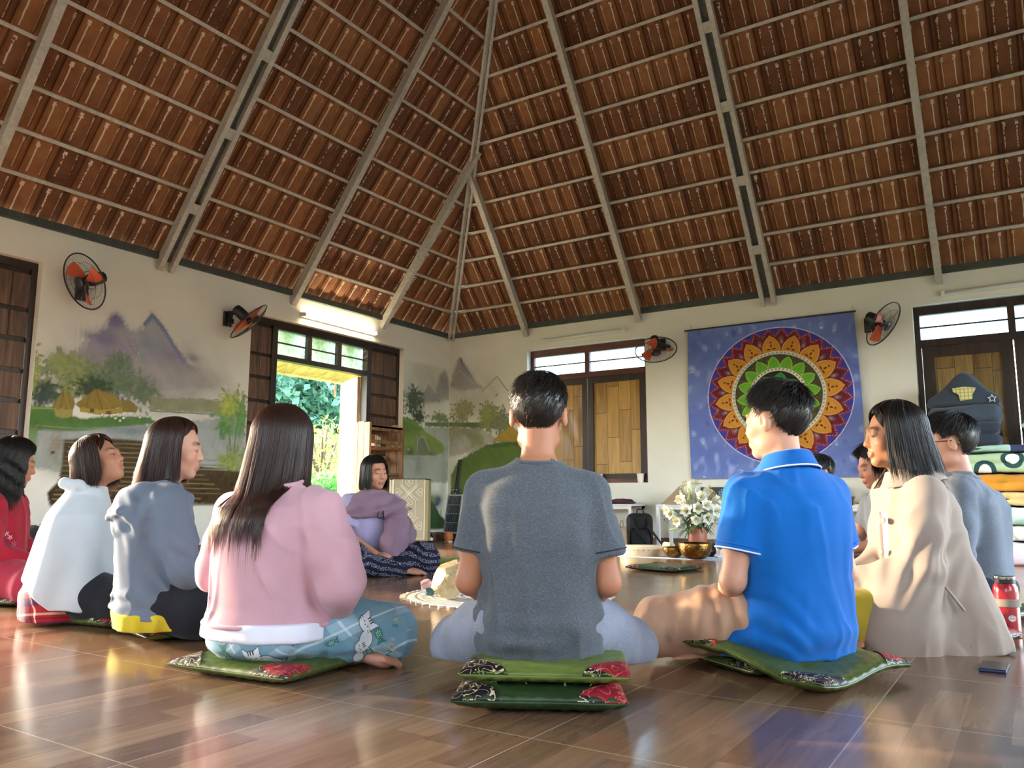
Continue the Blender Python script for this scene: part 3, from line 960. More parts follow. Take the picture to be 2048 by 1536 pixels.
        for it in range(smooth):
            ac = np.zeros_like(V); ct = np.zeros(len(V), np.float32)
            for i in range(4):
                a, b = Q[:, i], Q[:, (i + 1) % 4]
                for k in range(3):
                    ac[:, k] += np.bincount(a, V[b, k], len(V)) + np.bincount(b, V[a, k], len(V))
                ct += np.bincount(a, minlength=len(V)) + np.bincount(b, minlength=len(V))
            V = V * 0.45 + 0.55 * ac / np.maximum(ct, 1)[:, None]
        return V, Q

def wave_noise(P, freq, seed, n=9):
    """smooth pseudo-random field, freq may be a triple"""
    r = np.random.default_rng(seed)
    F = np.array(freq, float) * np.ones(3)
    out = np.zeros(len(P))
    for i in range(n):
        k = r.normal(size=3) * F
        out += np.sin(P @ k + r.uniform(0, 6.28))
    return out / math.sqrt(n)

def folds(amp=0.004, seed=1, waist=0.005, wz=(0.0, 0.16), drape=(26, 26, 6)):
    def fn(P):
        d = amp * wave_noise(P, drape, seed)
        rn = wave_noise(P + .03 * wave_noise(P, 6, seed + 9)[:, None], (30, 30, 5), seed + 2)
        d -= amp * 1.9 * np.clip(1 - np.abs(rn) * 1.3, 0, 1) ** 2 * np.clip(.5 + wave_noise(P, 5, seed + 4), 0, 1)
        n2 = wave_noise(P, (9, 9, 60), seed + 5)
        m = np.clip((wz[1] - P[:, 2]) / 0.08, 0, 1) * np.clip((P[:, 2] - wz[0] + 0.08) / 0.08, 0, 1)
        d += waist * np.sign(n2) * np.abs(n2) ** 0.8 * m
        return d
    return fn

def bend_folds(pt, rad, amp, axis, freq, seed):
    """creases across a limb near a bend"""
    pt = np.array(pt); ax = np.array(axis, float); ax /= np.linalg.norm(ax)
    def fn(P):
        q = P - pt
        w = np.exp(-(q * q).sum(1) / (rad * rad))
        return amp * w * np.sin(freq * (q @ ax) + 2.2 * wave_noise(P, 12, seed, 5))
    return fn

SKIN_TONES = {}
def skin_material():
    t = NT('skin')
    a = t.n('Attribute', attribute_name='Col')
    n = t.noise(t.coord('Object'), 55, 3)
    c = t.mix(t.math('MULTIPLY', n, 0.22), a.outputs[0], lin('a8634c'))
    t.set(color=c, rough=0.5, spec=0.35)
    t.b.inputs['Subsurface Weight'].default_value = 0.12
    t.b.inputs['Subsurface Radius'].default_value = (0.012, 0.005, 0.003)
    t.b.inputs['Subsurface Scale'].default_value = 0.5
    t.bump(t.noise(t.coord('Object'), 240, 2), 0.08, 0.002)
    return t.m
M_SKIN = skin_material()

def hair_material(key, dark, mid, glow, thru=.22):
    t = NT(key)
    a = t.n('Attribute', attribute_name='Col')
    c = t.mix(1.0, a.outputs[0], lin(mid), 'MULTIPLY')
    t.set(color=c, rough=0.36, spec=0.5)
    tl = t.n('BsdfTranslucent'); tl.inputs[0].default_value = lin(glow) + (1,)
    mx = t.n('MixShader'); mx.inputs[0].default_value = thru
    t.l(t.b.outputs[0], mx.inputs[1]); t.l(tl.outputs[0], mx.inputs[2]); t.l(mx.outputs[0], t.out.inputs[0])
    return t.m
M_HBROWN = hair_material('brown_hair', '1a120e', '30211b', 'f08a38', .27)
M_HBLACK = hair_material('black_hair', '0e0c0c', '1d1917', '7a4a26')

class Person:
    def __init__(s, label, xy, face, seat, scale=1.0, yaw=0, pitch=0, roll=0, skin='c98f70', lean=0.0, joints=None, hc=None, name='person'):
        s.S = scale
        s.root = thing(name, label, 'person', (xy[0], xy[1], seat), R(face - 90), 'people sitting in the circle')
        L = lean
        J = dict(pel=(0, 0, .09), waist=(0, -.02 + L * .3, .22), chest=(0, -.015 + L * .7, .37), neck=(0, .0 + L, .515), head=(0, .035 + L * 1.15, .665),
                 shR=(.165, -.005 + L * .9, .452), shL=(-.165, -.005 + L * .9, .452), elR=(.225, .02 + L * .6, .235), elL=(-.225, .02 + L * .6, .235),
                 wrR=(.085, .20, .125), wrL=(-.085, .20, .125), hipR=(.088, .01, .085), hipL=(-.088, .01, .085),
                 knR=(.315, .24, .085), knL=(-.315, .24, .085), anR=(-.06, .33, .035), anL=(.06, .27, .035))
        if joints: J.update(joints)
        s.J = {k: np.array(v, float) * scale for k, v in J.items()}
        s.rot = np.array((Matrix.Rotation(R(yaw), 3, 'Z') @ Matrix.Rotation(R(pitch), 3, 'X') @ Matrix.Rotation(R(roll), 3, 'Y')))
        s.skin = skin; s.L = L
    def hp(s, p):
        """head-local point -> person-local"""
        return s.J['head'] + s.rot @ (np.array(p, float) * s.S)
    def trunk(s, wide=1.0, deep=1.0, ext=0.0, z0=-.01, top=True, prof=None):
        S, L = s.S, s.L
        zs = [z0, .05, .12, .20, .30, .40, .455, .495, .53]
        rx = [.160, .168, .160, .146, .152, .165, .150, .098, .058]
        ry = [.118, .122, .114, .106, .108, .104, .088, .068, .056]
        cy_ = [0, -.005, -.01, -.018, -.024, -.024, -.018, -.01, -.003]
        if prof:
            if 'rx' in prof: rx = prof['rx']
            if 'ry' in prof: ry = prof['ry']
            if 'cy' in prof: cy_ = prof['cy']
            if 'zs' in prof: zs = [z0] + prof['zs'][1:]
        zs = np.array(zs); ln = np.interp(zs, [0, .5], [0, L])
        w = np.where(zs < .47, wide, 1 + (wide - 1) * .4); dp = np.where(zs < .47, deep, 1 + (deep - 1) * .4)
        return dict(zs=zs * S, cx=np.zeros(len(zs)), cy_=(np.array(cy_) + ln) * S, rx=(np.array(rx) * w) * S + ext, ry=(np.array(ry) * dp) * S + ext)
    # ---- skin
    def body(s, h=0.0055, face=True, hands='lap', lips='b0665a', feet=True, toes=None):
        J, S = s.J, s.S
        F = Field((-.46 * S, -.24 * S, -.06), (.46 * S, .60 * S, .92 * S), h)
        t = s.trunk(.86, .80)
        F.stack(**t, k=.02)
        hc = J['head']
        def E(c, r, k=.012, carve=False): F.ell(s.hp(c), np.array(r) * S, k * S, rot=s.rot, carve=carve)
        def C(a, b, r1, r2, k=.01, **kw): F.cone(s.hp(a), s.hp(b), r1 * S, r2 * S, k * S, **kw)
        F.chain([J['neck'] - np.array((0, .005, .04)) * S, s.hp((0, -.022, -.055))], [.053 * S, .046 * S], k=.025 * S)
        E((0, -.011, .030), (.0735, .091, .084), .01)
        E((0, .024, -.035), (.058, .066, .078), .03)
        if face:
            E((0, .062, -.095), (.024, .022, .018), .02)
            for q in (-1, 1):
                E((q * .038, .055, -.028), (.026, .026, .026), .02)
                E((q * .044, .015, -.07), (.018, .03, .02), .02)
                E((q * .030, .094, .007), (.016, .009, .008), .008, carve=True)
                E((q * .030, .0775, .003), (.0145, .0115, .0105), .005)
                C((q * .014, .088, .023), (q * .042, .078, .024), .007, .006, .012)
                E((q * .0115, .090, -.034), (.0085, .009, .007), .006)
            C((0, .084, .008), (0, .097, -.028), .008, .0105, .012)
            E((0, .100, -.031), (.0105, .0085, .008), .007)
            C((-.016, .0865, -.0615), (0, .0905, -.0605), .0050, .0062, .004); C((.016, .0865, -.0615), (0, .0905, -.0605), .0050, .0062, .004)
            C((-.014, .0850, -.0710), (0, .0885, -.0725), .0055, .0070, .004); C((.014, .0850, -.0710), (0, .0885, -.0725), .0055, .0070, .004)
            E((0, .099, -.0662), (.022, .007, .0016), .002, carve=True)
        for q in (-1, 1):
            rr = np.array(s.rot) @ np.array(Matrix.Rotation(R(-18 * q), 3, 'Z') @ Matrix.Rotation(R(-12), 3, 'X'))
            F.ell(s.hp((q * .079, -.006, -.004)), np.array((.010, .019, .032)) * S, .006 * S, rot=rr)
            F.ell(s.hp((q * .087, .002, .002)), np.array((.006, .010, .017)) * S, .004 * S, rot=rr, carve=True)
        for q in 'RL':
            sh, el, wr = J['sh' + q], J['el' + q], J['wr' + q]
            F.chain([sh, sh * .45 + el * .55, el], [.046 * S, .042 * S, .036 * S], k=.03 * S)
            F.chain([el, el * .65 + wr * .35, wr], [.036 * S, .036 * S, .024 * S], k=.02 * S)
            s.hand(F, q, hands)
            hp_, kn, an = J['hip' + q], J['kn' + q], J['an' + q]
            F.chain([hp_, kn, an], [.075 * S, .05 * S, .034 * S], k=.03 * S)
            if feet: s.foot(F, q, toes)
        V, Q = F.mesh(2)
        col = np.tile(np.array(lin(s.skin), np.float32), (len(V), 1))
        q = ((V - hc) @ s.rot) / S
        def paint(m, c, a=1.0):
            m = (np.clip(m, 0, 1) * a)[:, None]
            col[:] = col * (1 - m) + np.array(lin(c)) * m
        if face:
            fr = q[:, 1] > .05
            ax_ = np.abs(q[:, 0])
            paint(np.exp(-((ax_ - .04) / .02) ** 2 - ((q[:, 2] + .03) / .02) ** 2) * fr, 'd0806a', .35)
            paint(np.exp(-(q[:, 0] / .02) ** 4 - ((q[:, 2] + .0665) / .0115) ** 4) * (q[:, 1] > .078), lips, .85)
            bz = .027 - .35 * (ax_ - .03) ** 2 / .02
            paint(np.exp(-((ax_ - .029) / .0165) ** 4 - ((q[:, 2] - bz) / .0056) ** 2) * fr, '2b1d17', .9)
            lz = -.0035 + .0040 * ((ax_ - .03) / .014) ** 2
            paint(np.exp(-((ax_ - .030) / .0140) ** 6 - ((q[:, 2] - lz) / .0036) ** 2) * fr, '1f1512', .95)
            paint(np.exp(-((ax_ - .006) / .004) ** 2 - ((q[:, 2] + .039) / .003) ** 2) * (q[:, 1] > .09), '6d3a30', .7)
        s.bodyV = V
        s.bodyobj = np_mesh('body', V, Q, M_SKIN, s.root, col=col)
        return s
    def hand(s, F, q, pose):
        J, S = s.J, s.S
        sg = 1 if q == 'R' else -1
        wr = J['wr' + q]
        if isinstance(pose, dict): d, n, curl = pose[q]
        elif pose == 'knee': d, n, curl = (sg * .3, .9, -.35), (0, .3, 1), .5
        else: d, n, curl = (-sg * .75, .62, -.15), (0, .15, 1), .55
        d = np.array(d, float); d /= np.linalg.norm(d)
        n = np.array(n, float); n -= d * (n @ d); n /= np.linalg.norm(n)
        c = np.cross(d, n)                       # across the palm
        tsg = -sg
        if (c @ np.array((1, 0, 0))) * tsg < 0 and pose != 'lap': tsg = -tsg
        th = c * tsg
        P = lambda a, b, e: wr + (d * a + th * b + n * e) * S
        F.cone(P(.012, 0, 0), P(.075, .0, 0), .027 * S, .036 * S, .014 * S, squash=n, f=.42)
        for i, (b, ln, r) in enumerate(((.028, .072, .0085), (.0095, .080, .0088), (-.0095, .074, .0085), (-.028, .058, .0074))):
            a0 = P(.082, b, .002)
            ang = curl * (1 + .12 * i)
            def nxt(p, a, l): return p + (d * math.cos(a) - n * math.sin(a)) * l * S + th * (b * .08) * S
            p1 = nxt(a0, ang * .5, ln * .45); p2 = nxt(p1, ang * 1.3, ln * .32); p3 = nxt(p2, ang * 1.9, ln * .23)
            F.chain([a0, p1, p2, p3], [r * S, r * .95 * S, r * .88 * S, r * .74 * S], k=.003 * S)
        t0, t1 = P(.022, .024, -.004), P(.05, .045, -.012)
        t2, t3 = P(.074, .050, -.020), P(.094, .044, -.026)
        F.chain([t0, t1, t2, t3], [.014 * S, .0115 * S, .0100 * S, .0078 * S], k=.006 * S)
    def foot(s, F, q, toes=None):
        J, S = s.J, s.S
        sg = 1 if q == 'R' else -1
        an = J['an' + q]
        d = np.array((toes or {}).get(q, (-sg * .93, .12, -.05)), float); d /= np.linalg.norm(d)
        up = np.array((0, .35, 1.0)); up -= d * (up @ d); up /= np.linalg.norm(up)
        c = np.cross(up, d)
        P = lambda a, b, e: an + (d * a + c * b + up * e) * S
        F.cone(P(-.035, 0, -.012), P(.02, 0, -.006), .030 * S, .030 * S, .02 * S)
        F.cone(P(.0, 0, .0), P(.125, 0, -.014), .033 * S, .038 * S, .02 * S, squash=up, f=.55)
        for i, (b, ln, r) in enumerate(((.028, .046, .0125), (.010, .044, .0095), (-.005, .040, .009), (-.019, .034, .0085), (-.031, .027, .008))):
            b *= -sg
            F.chain([P(.128, b, -.012), P(.128 + ln * .6, b * 1.04, -.006), P(.128 + ln, b * 1.05, -.016)], [r * S, r * .95 * S, r * .98 * S], k=.003 * S)
    # ---- clothes
    def garment(s, name, m, h=0.007, sleeve=None, wide=1.0, deep=1.0, ext=.012, hem=-.01, sr=(.060, .056, .052, .040), fold=None, prof=None, extra=None, lo=None, hi=None, after=None, k=.035, col=None, neck=None):
        """a top: trunk plus sleeves ('short' fraction of the upper arm, or 'long')"""
        J, S = s.J, s.S
        F = Field(lo if lo is not None else (-.46 * S, -.32 * S, hem - .05), hi if hi is not None else (.46 * S, .55 * S, .60 * S), h)
        F.stack(**s.trunk(wide, deep, ext, hem, prof=prof), k=.02)
        for q in 'RL':
            sh, el, wr = J['sh' + q], J['el' + q], J['wr' + q]
            if sleeve == 'long':
                F.chain([sh, sh * .45 + el * .55, el], [sr[0] * S, sr[1] * S, sr[2] * S], k=k)
                F.cone(el, el + (wr - el) * .93, sr[2] * S, sr[3] * S, k=.02)
            elif sleeve:
                e = sh + (el - sh) * sleeve
                F.cone(sh, e, sr[0] * S, sr[1] * S, k=k, flat=True)
        if sleeve:
            for q in 'RL':
                F.cone(J['neck'] * np.array((1, 1, 0)) + np.array((.045 * (1 if q == 'R' else -1), -.01, .487)) * S, J['sh' + q] + np.array((0, 0, .002)), .036 * S + ext * .5, (sr[0] - .004) * S, k=.03)
        if extra: extra(F)
        for fn in ([fold] if callable(fold) else (fold or [])): F.warp(fn)
        F.cut((0, 0, -1), -hem)
        if neck: F.cut(neck[0], neck[1], box=neck[2] if len(neck) > 2 else None)
        if after: after(F)
        V, Q = F.mesh(2)
        o = np_mesh(name, V, Q, m, s.root, col=None if col is None else col(V))
        return o, V, Q
    def legs(s, name, m, h=0.007, r=(.098, .086, .066, .056), seat=(.165, .125, .085), frac=.9, fold=None, extra=None, col=None, seatc=(0, 0, .07)):
        J, S = s.J, s.S
        F = Field((-.52 * S, -.26 * S, -.07), (.52 * S, .58 * S, .30 * S), h)
        F.ell(np.array(seatc) * S, np.array(seat) * S, .03)
        for q in 'RL':
            hp_, kn, an = J['hip' + q], J['kn' + q], J['an' + q]
            md = hp_ * .5 + kn * .5
            F.chain([hp_, md, kn], [r[0] * S, (r[0] * .45 + r[1] * .55) * S, r[1] * S], k=.04)
            F.cone(kn, kn + (an - kn) * frac, r[2] * S, r[3] * S, k=.035)
            F.ell(kn, np.array((r[1], r[1], r[1] * .92)) * S * 1.02, .03)
        if extra: extra(F)
        for fn in ([fold] if callable(fold) else (fold or [])): F.warp(fn)
        V, Q = F.mesh(2)
        o = np_mesh(name, V, Q, m, s.root, col=None if col is None else col(V))
        return o, V, Q
    # ---- hair
    avoid = None
    def push(s, P, extra=0.0):
        """lay hair that hangs below the neckline on the outside of the clothes"""
        if s.avoid is None: return P
        w, d, e = s.avoid
        t = s.trunk(w, d, e)
        z = P[:, 2]
        A, B, CY = (np.interp(z, t['zs'], t[q]) for q in ('rx', 'ry', 'cy_'))
        A = A + .006 + extra; B = B + .010 + extra
        q = np.sqrt((P[:, 0] / A) ** 2 + ((P[:, 1] - CY) / B) ** 2)
        m = (z < .53 * s.S) & (q < 1) & (P[:, 1] < .04)
        P = P.copy()
        P[m, 1] = np.minimum(P[m, 1], (CY - B * np.sqrt(np.maximum(0, 1 - (P[:, 0] / A) ** 2)))[m])
        return P
    def strands(s, name, m, paths, width, cols, core=None):
        """paths (n, k, 3) head-local; each becomes a thin three-sided lock. core: (V, Q) of the mass underneath"""
        P = np.array(paths); n, k, _ = P.shape
        W = s.J['head'] + (P.reshape(-1, 3) * s.S) @ s.rot.T
        P = s.push(W).reshape(n, k, 3)
        T = np.gradient(P, axis=1); T /= np.linalg.norm(T, axis=2, keepdims=True) + 1e-9
        ctr = s.hp((0, -.012, -.02))
        out = P - ctr; out[..., 2] *= .3
        sd = np.cross(T, out); sd /= np.linalg.norm(sd, axis=2, keepdims=True) + 1e-9
        nn = np.cross(sd, T)
        w = np.asarray(width)[:, None] * np.interp(np.linspace(0, 1, k), [0, .12, .7, 1], [.7, 1, .9, .12])[None]
        w = w[..., None] * s.S
        V = np.stack([P + sd * w, P + nn * w * .7, P - sd * w], 2)      # n, k, 3 corners
        V = V.reshape(-1, 3)
        i, j, c = np.meshgrid(np.arange(n), np.arange(k - 1), np.arange(3), indexing='ij')
        a = (i * k + j) * 3 + c; b = (i * k + j) * 3 + (c + 1) % 3
        Q = np.stack([a, b, b + 3, a + 3], -1).reshape(-1, 4)
        col = np.repeat(np.asarray(cols), k * 3, axis=0)
        if core is not None:
            cv = s.push(s.J['head'] + (core[0] * s.S) @ s.rot.T, -.004)
            Q = np.concatenate([Q, core[1] + len(V)]); V = np.concatenate([V, cv])
            col = np.concatenate([col, core[2] if len(core) > 2 else np.full((len(cv), 3), .55)])
        return np_mesh(name, V, Q, m, s.root, col=col)

HR = np.array((.0775, .0955, .089)); HC = np.array((0, -.011, .030))
def scalp(az, th, off=0.0):
    """point over the skull: azimuth az (0 = straight ahead, + to the right), th from the crown"""
    az, th, off = np.broadcast_arrays(np.asarray(az, float), np.asarray(th, float), np.asarray(off, float))
    cr = .30                                  # the whorl lies behind the top
    d = np.stack([np.sin(th) * np.sin(az), np.sin(th) * np.cos(az), np.cos(th)], -1)
    c, s_ = math.cos(cr), math.sin(cr)
    w = np.clip(1.6 - th, 0, 1.6) / 1.6
    d2 = np.stack([d[..., 0], d[..., 1] * c - d[..., 2] * s_ * 1.0, d[..., 1] * s_ + d[..., 2] * c], -1)
    d = d2 * w[..., None] + d * (1 - w[..., None]); d /= np.linalg.norm(d, axis=-1, keepdims=True)
    return HC + d * (HR + off[..., None])

def hair_cols(n, r, grey=0.0, var=.45, base=1.0):
    c = base * (1 + r.uniform(-var, var, (n, 1))) * np.ones((1, 3)) * np.array((1.0, 1.0, 1.0))
    g = r.random(n) < grey
    c[g] = r.uniform(6, 16, (g.sum(), 1)) * np.ones((1, 3)) * np.array((.8, .95, 1.1))
    return c

def short_hair(p, m, seed=1, n=2600, top=.020, side=.007, nape=2.25, hl=1.02, fluff=.3, length=.045, earth=1.62, name='hair', lift=0.0):
    """cropped hair: full on top, clipped at the sides and nape"""
    r = np.random.default_rng(seed)
    def hairline(az):
        a = np.abs((np.asarray(az) + PI) % (2 * PI) - PI)
        return np.interp(a, [0, .55, .85, 1.0, 1.22, 1.36, 1.72, 1.9, 2.2, 2.6, PI], [hl, hl + .05, hl + .22, hl + .40, earth + .12, earth - .08, earth - .08, earth + .42, nape - .25, nape, nape])
    na, nt = 64, 22
    az = np.linspace(-PI, PI, na, endpoint=False); tt = np.linspace(.02, 1, nt)
    A, T = np.meshgrid(az, tt, indexing='ij')
    hlv = hairline(A)
    TH = T * hlv
    off = np.interp(TH.ravel(), [0, .5, 1.0, 1.4, 2.4], [top, top * .95, side + .5 * (top - side), side, side * .5]).reshape(TH.shape) * np.clip((1 - T) * 6 + .25, 0, 1)
    cc = np.interp(TH, [0, 1.05, 1.35, 3], [.55, .6, 1.9, 2.4])[..., None] * np.array((1, .93, .88))
    core = (scalp(A, TH, off * .85).reshape(-1, 3), grid_faces(na, nt, True), cc.reshape(-1, 3))
    a0 = r.uniform(-PI, PI, n); t0 = np.sqrt(r.random(n)) * .98 * hairline(a0)
    k = 6
    fr = np.linspace(0, 1, k)
    ln = length * np.interp(t0, [0, .8, 1.3, 2.3], [1, .9, .35, .22]) * r.uniform(.7, 1.3, n)
    swirl = r.normal(0, .25, n) + .35
    ln = np.minimum(ln, np.maximum(.004, (hairline(a0) + .05 - t0) * .09))
    th = t0[:, None] + (ln[:, None] * fr[None]) / .09
    a = a0[:, None] + swirl[:, None] * fr[None] * np.clip(.5 / (t0[:, None] + .25), 0, 1.2)
    base = np.interp(t0, [0, .5, 1.0, 1.4, 2.4], [top, top * .95, side + .5 * (top - side), side, side * .6])
    fluff = fluff * np.interp(t0, [0, .8, 1.4, 2.4], [1, .8, .3, .2])
    of = base[:, None] * .6 + (fluff * .018 * r.uniform(0, 1, n) ** 2 + .001)[:, None] * fr[None] + lift * np.exp(-(t0[:, None] / .5) ** 2) * fr[None] + base[:, None] * .35
    P = scalp(a, th, of)
    keep = (t0 < 1.25) | (r.random(n) < .55)
    wd = r.uniform(.0009, .0018, n) * np.interp(t0, [1.1, 1.5], [1, .6])
    return p.strands(name, m, P[keep], wd[keep], hair_cols(n, r)[keep], core)

def long_hair(p, m, zend, seed=1, n=3000, vol=.016, face=.95, flare=.0, curl=.0, bangs=None, side_len=None, part=0.0, grey=0.0, wavy=0.0, back=(0, 0), width=(.001, .0022), name='hair', tuck=None, fray=.02, vary=None, jaw=None, thick=.02, cols=None):
    """hair that runs from the crown over the skull and then hangs: zend = head-local height of the ends (may be a function of azimuth)"""
    r = np.random.default_rng(seed)
    zf = zend if callable(zend) else (lambda a: np.full(np.shape(a), zend))
    def path(a, t0, kk, off, zshift=0.0):
        """a: final azimuth, t0: where on the scalp it starts"""
        a = np.asarray(a, float)
        u = np.linspace(0, 1, kk)
        thm = 1.60
        # length along the skull, then straight down
        skull = (thm - t0) * .088
        hang = np.maximum(.0, (HC[2] - .012) - (zf(a) + zshift))
        tot = skull + hang
        d = u[None] * tot[:, None]
        th = np.minimum(t0[:, None] + d / .088, thm)
        hg = np.maximum(0, d - skull[:, None])
        aa = (np.abs(a))
        # near the forehead the locks start on the parting and sweep aside
        start = np.sign(a) * np.maximum(aa, 0) * .0 + a * np.interp(aa, [0, face, PI], [.5, .75, 1.0])
        f2 = np.clip(th / thm, 0, 1) ** 1.3
        az = start[:, None] * (1 - f2) + a[:, None] * f2
        P = scalp(az, th, off[:, None] * np.ones_like(th))
        rad = np.stack([np.sin(a), np.cos(a)], -1)
        P[..., 2] -= hg
        hgn = hg / .1
        P[..., 0] += rad[:, :1] * (flare * hgn - curl * hgn ** 2) + back[0] * hgn ** 1.2
        P[..., 1] += rad[:, 1:] * (flare * hgn - curl * hgn ** 2) * .8 + back[1] * hgn ** 1.2
        if wavy:
            ph = a * 5 + off * 300
            P[..., 0] += wavy * np.sin(hg * 95 + ph[:, None]) * np.clip(hg / .04, 0, 1)
            P[..., 1] += wavy * np.cos(hg * 83 + ph[:, None] * 1.3) * np.clip(hg / .04, 0, 1)
        return P
    na, nt = 56, 26
    az = np.concatenate([np.linspace(face, 2 * PI - face, na)])
    az = (az + PI) % (2 * PI) - PI
    outer = path(az, np.full(na, .03), nt, np.full(na, vol * .85), .012)
    inner = path(az, np.full(na, .03), nt, np.full(na, vol * .85 - thick), .012)
    V = np.concatenate([outer.reshape(-1, 3), inner.reshape(-1, 3)])
    q = grid_faces(na, nt)
    core = (V, np.concatenate([q, q[:, ::-1] + na * nt]))
    # cap over the top front so that no scalp shows
    fa = np.linspace(-face - .1, face + .1, 24); ft = np.linspace(.02, 1, 14)
    A, T = np.meshgrid(fa, ft, indexing='ij')
    lim = np.interp(np.abs(A), [0, face * .6, face + .1], [.98, 1.12, 1.6])
    cap = scalp(A, T * lim, vol * .8 * np.clip((1 - T) * 5 + .2, 0, 1))
    core = (np.concatenate([core[0], cap.reshape(-1, 3)]), np.concatenate([core[1], grid_faces(24, 14) + len(core[0])]))
    a = r.uniform(face * .93, 2 * PI - face * .93, n); a = (a + PI) % (2 * PI) - PI
    t0 = r.random(n) ** 1.2 * 1.25
    off = vol * r.uniform(.72, 1.12, n)
    P = path(a, t0, 16, off, r.normal(0, fray, n))
    cl = wave_noise(np.stack([a * 6, t0 * 0, off * 0], -1), 2.2, seed + 3, 7)
    dr = np.linspace(0, 1, 16)[None] ** 2
    P[..., 0] += (.006 * cl + r.normal(0, .003, n))[:, None] * dr
    P[..., 1] += (.006 * np.roll(cl, 5) + r.normal(0, .003, n))[:, None] * dr
    W = r.uniform(width[0], width[1], n)
    cc = hair_cols(n, r, grey) if cols is None else cols(a, n, r)
    paths = [P]; Ws = [W]; Cs = [cc]
    # front locks lying over the hairline
    nf = n // 5
    af = r.uniform(-face, face, nf); sg = np.where(af - part > 0, 1.0, -1.0)
    u = np.linspace(0, 1, 16)
    t_s = r.uniform(.05, .95, nf)
    if bangs is not None:
        th = t_s[:, None] * .6 + u[None] * (bangs - t_s * .6)[:, None]
        Pf = scalp(af[:, None] * np.ones(16)[None], th, (vol * .9 + r.uniform(-.002, .003, nf))[:, None] * np.ones(16)[None])
    else:
        t_e = np.interp(np.abs(af), [0, face], [1.25, 1.62])
        th = t_s[:, None] * .8 + u[None] * (t_e - t_s * .8)[:, None]
        azz = part + (af - part)[:, None] * .35 + sg[:, None] * (face * 1.02 - np.abs(af - part)[:, None] * .35) * u[None] ** 1.4
        Pf = scalp(azz, th, (vol * .85 + r.uniform(-.002, .003, nf))[:, None] * np.ones(16)[None])
    paths.append(Pf); Ws.append(r.uniform(width[0], width[1], nf)); Cs.append(hair_cols(nf, r, grey))
    return p.strands(name, m, np.concatenate(paths), np.concatenate(Ws), np.concatenate(Cs), core)

def slice_tube(name, V, Q, nrm, off, rad, m, parent, sel=None, grow=.0015, ctr=None):
    """a cord or trim following the section of a surface by the plane p.nrm = off"""
    nrm = np.array(nrm, float); nrm /= np.linalg.norm(nrm)
    e = np.concatenate([Q[:, [0, 1]], Q[:, [1, 2]]])
    a, b = V[e[:, 0]], V[e[:, 1]]
    da, db = a @ nrm - off, b @ nrm - off
    m_ = (da < 0) != (db < 0)
    t = da[m_] / (da[m_] - db[m_])
    P = a[m_] + t[:, None] * (b[m_] - a[m_])
    if sel is not None: P = P[sel(P)]
    if len(P) < 8: return None
    c = P.mean(0) if ctr is None else np.array(ctr)
    fr = frame(nrm); x, y = np.array(fr.col[0]), np.array(fr.col[1])
    ang = np.arctan2((P - c) @ y, (P - c) @ x)
    o = np.argsort(ang); P = P[o]; ang = ang[o]
    nb = 48; bins = ((ang + PI) / (2 * PI) * nb).astype(int) % nb
    pts = np.array([P[bins == i].mean(0) for i in range(nb) if (bins == i).any()])
    pts = (pts + .5 * np.roll(pts, 1, 0) + .5 * np.roll(pts, -1, 0)) / 2
    d = pts - c; d /= np.linalg.norm(d, axis=1)[:, None]
    pts = pts + d * grow
    return MB().tube([tuple(q) for q in pts], rad, 6, closed=True).build(name, m, parent, smooth=True)
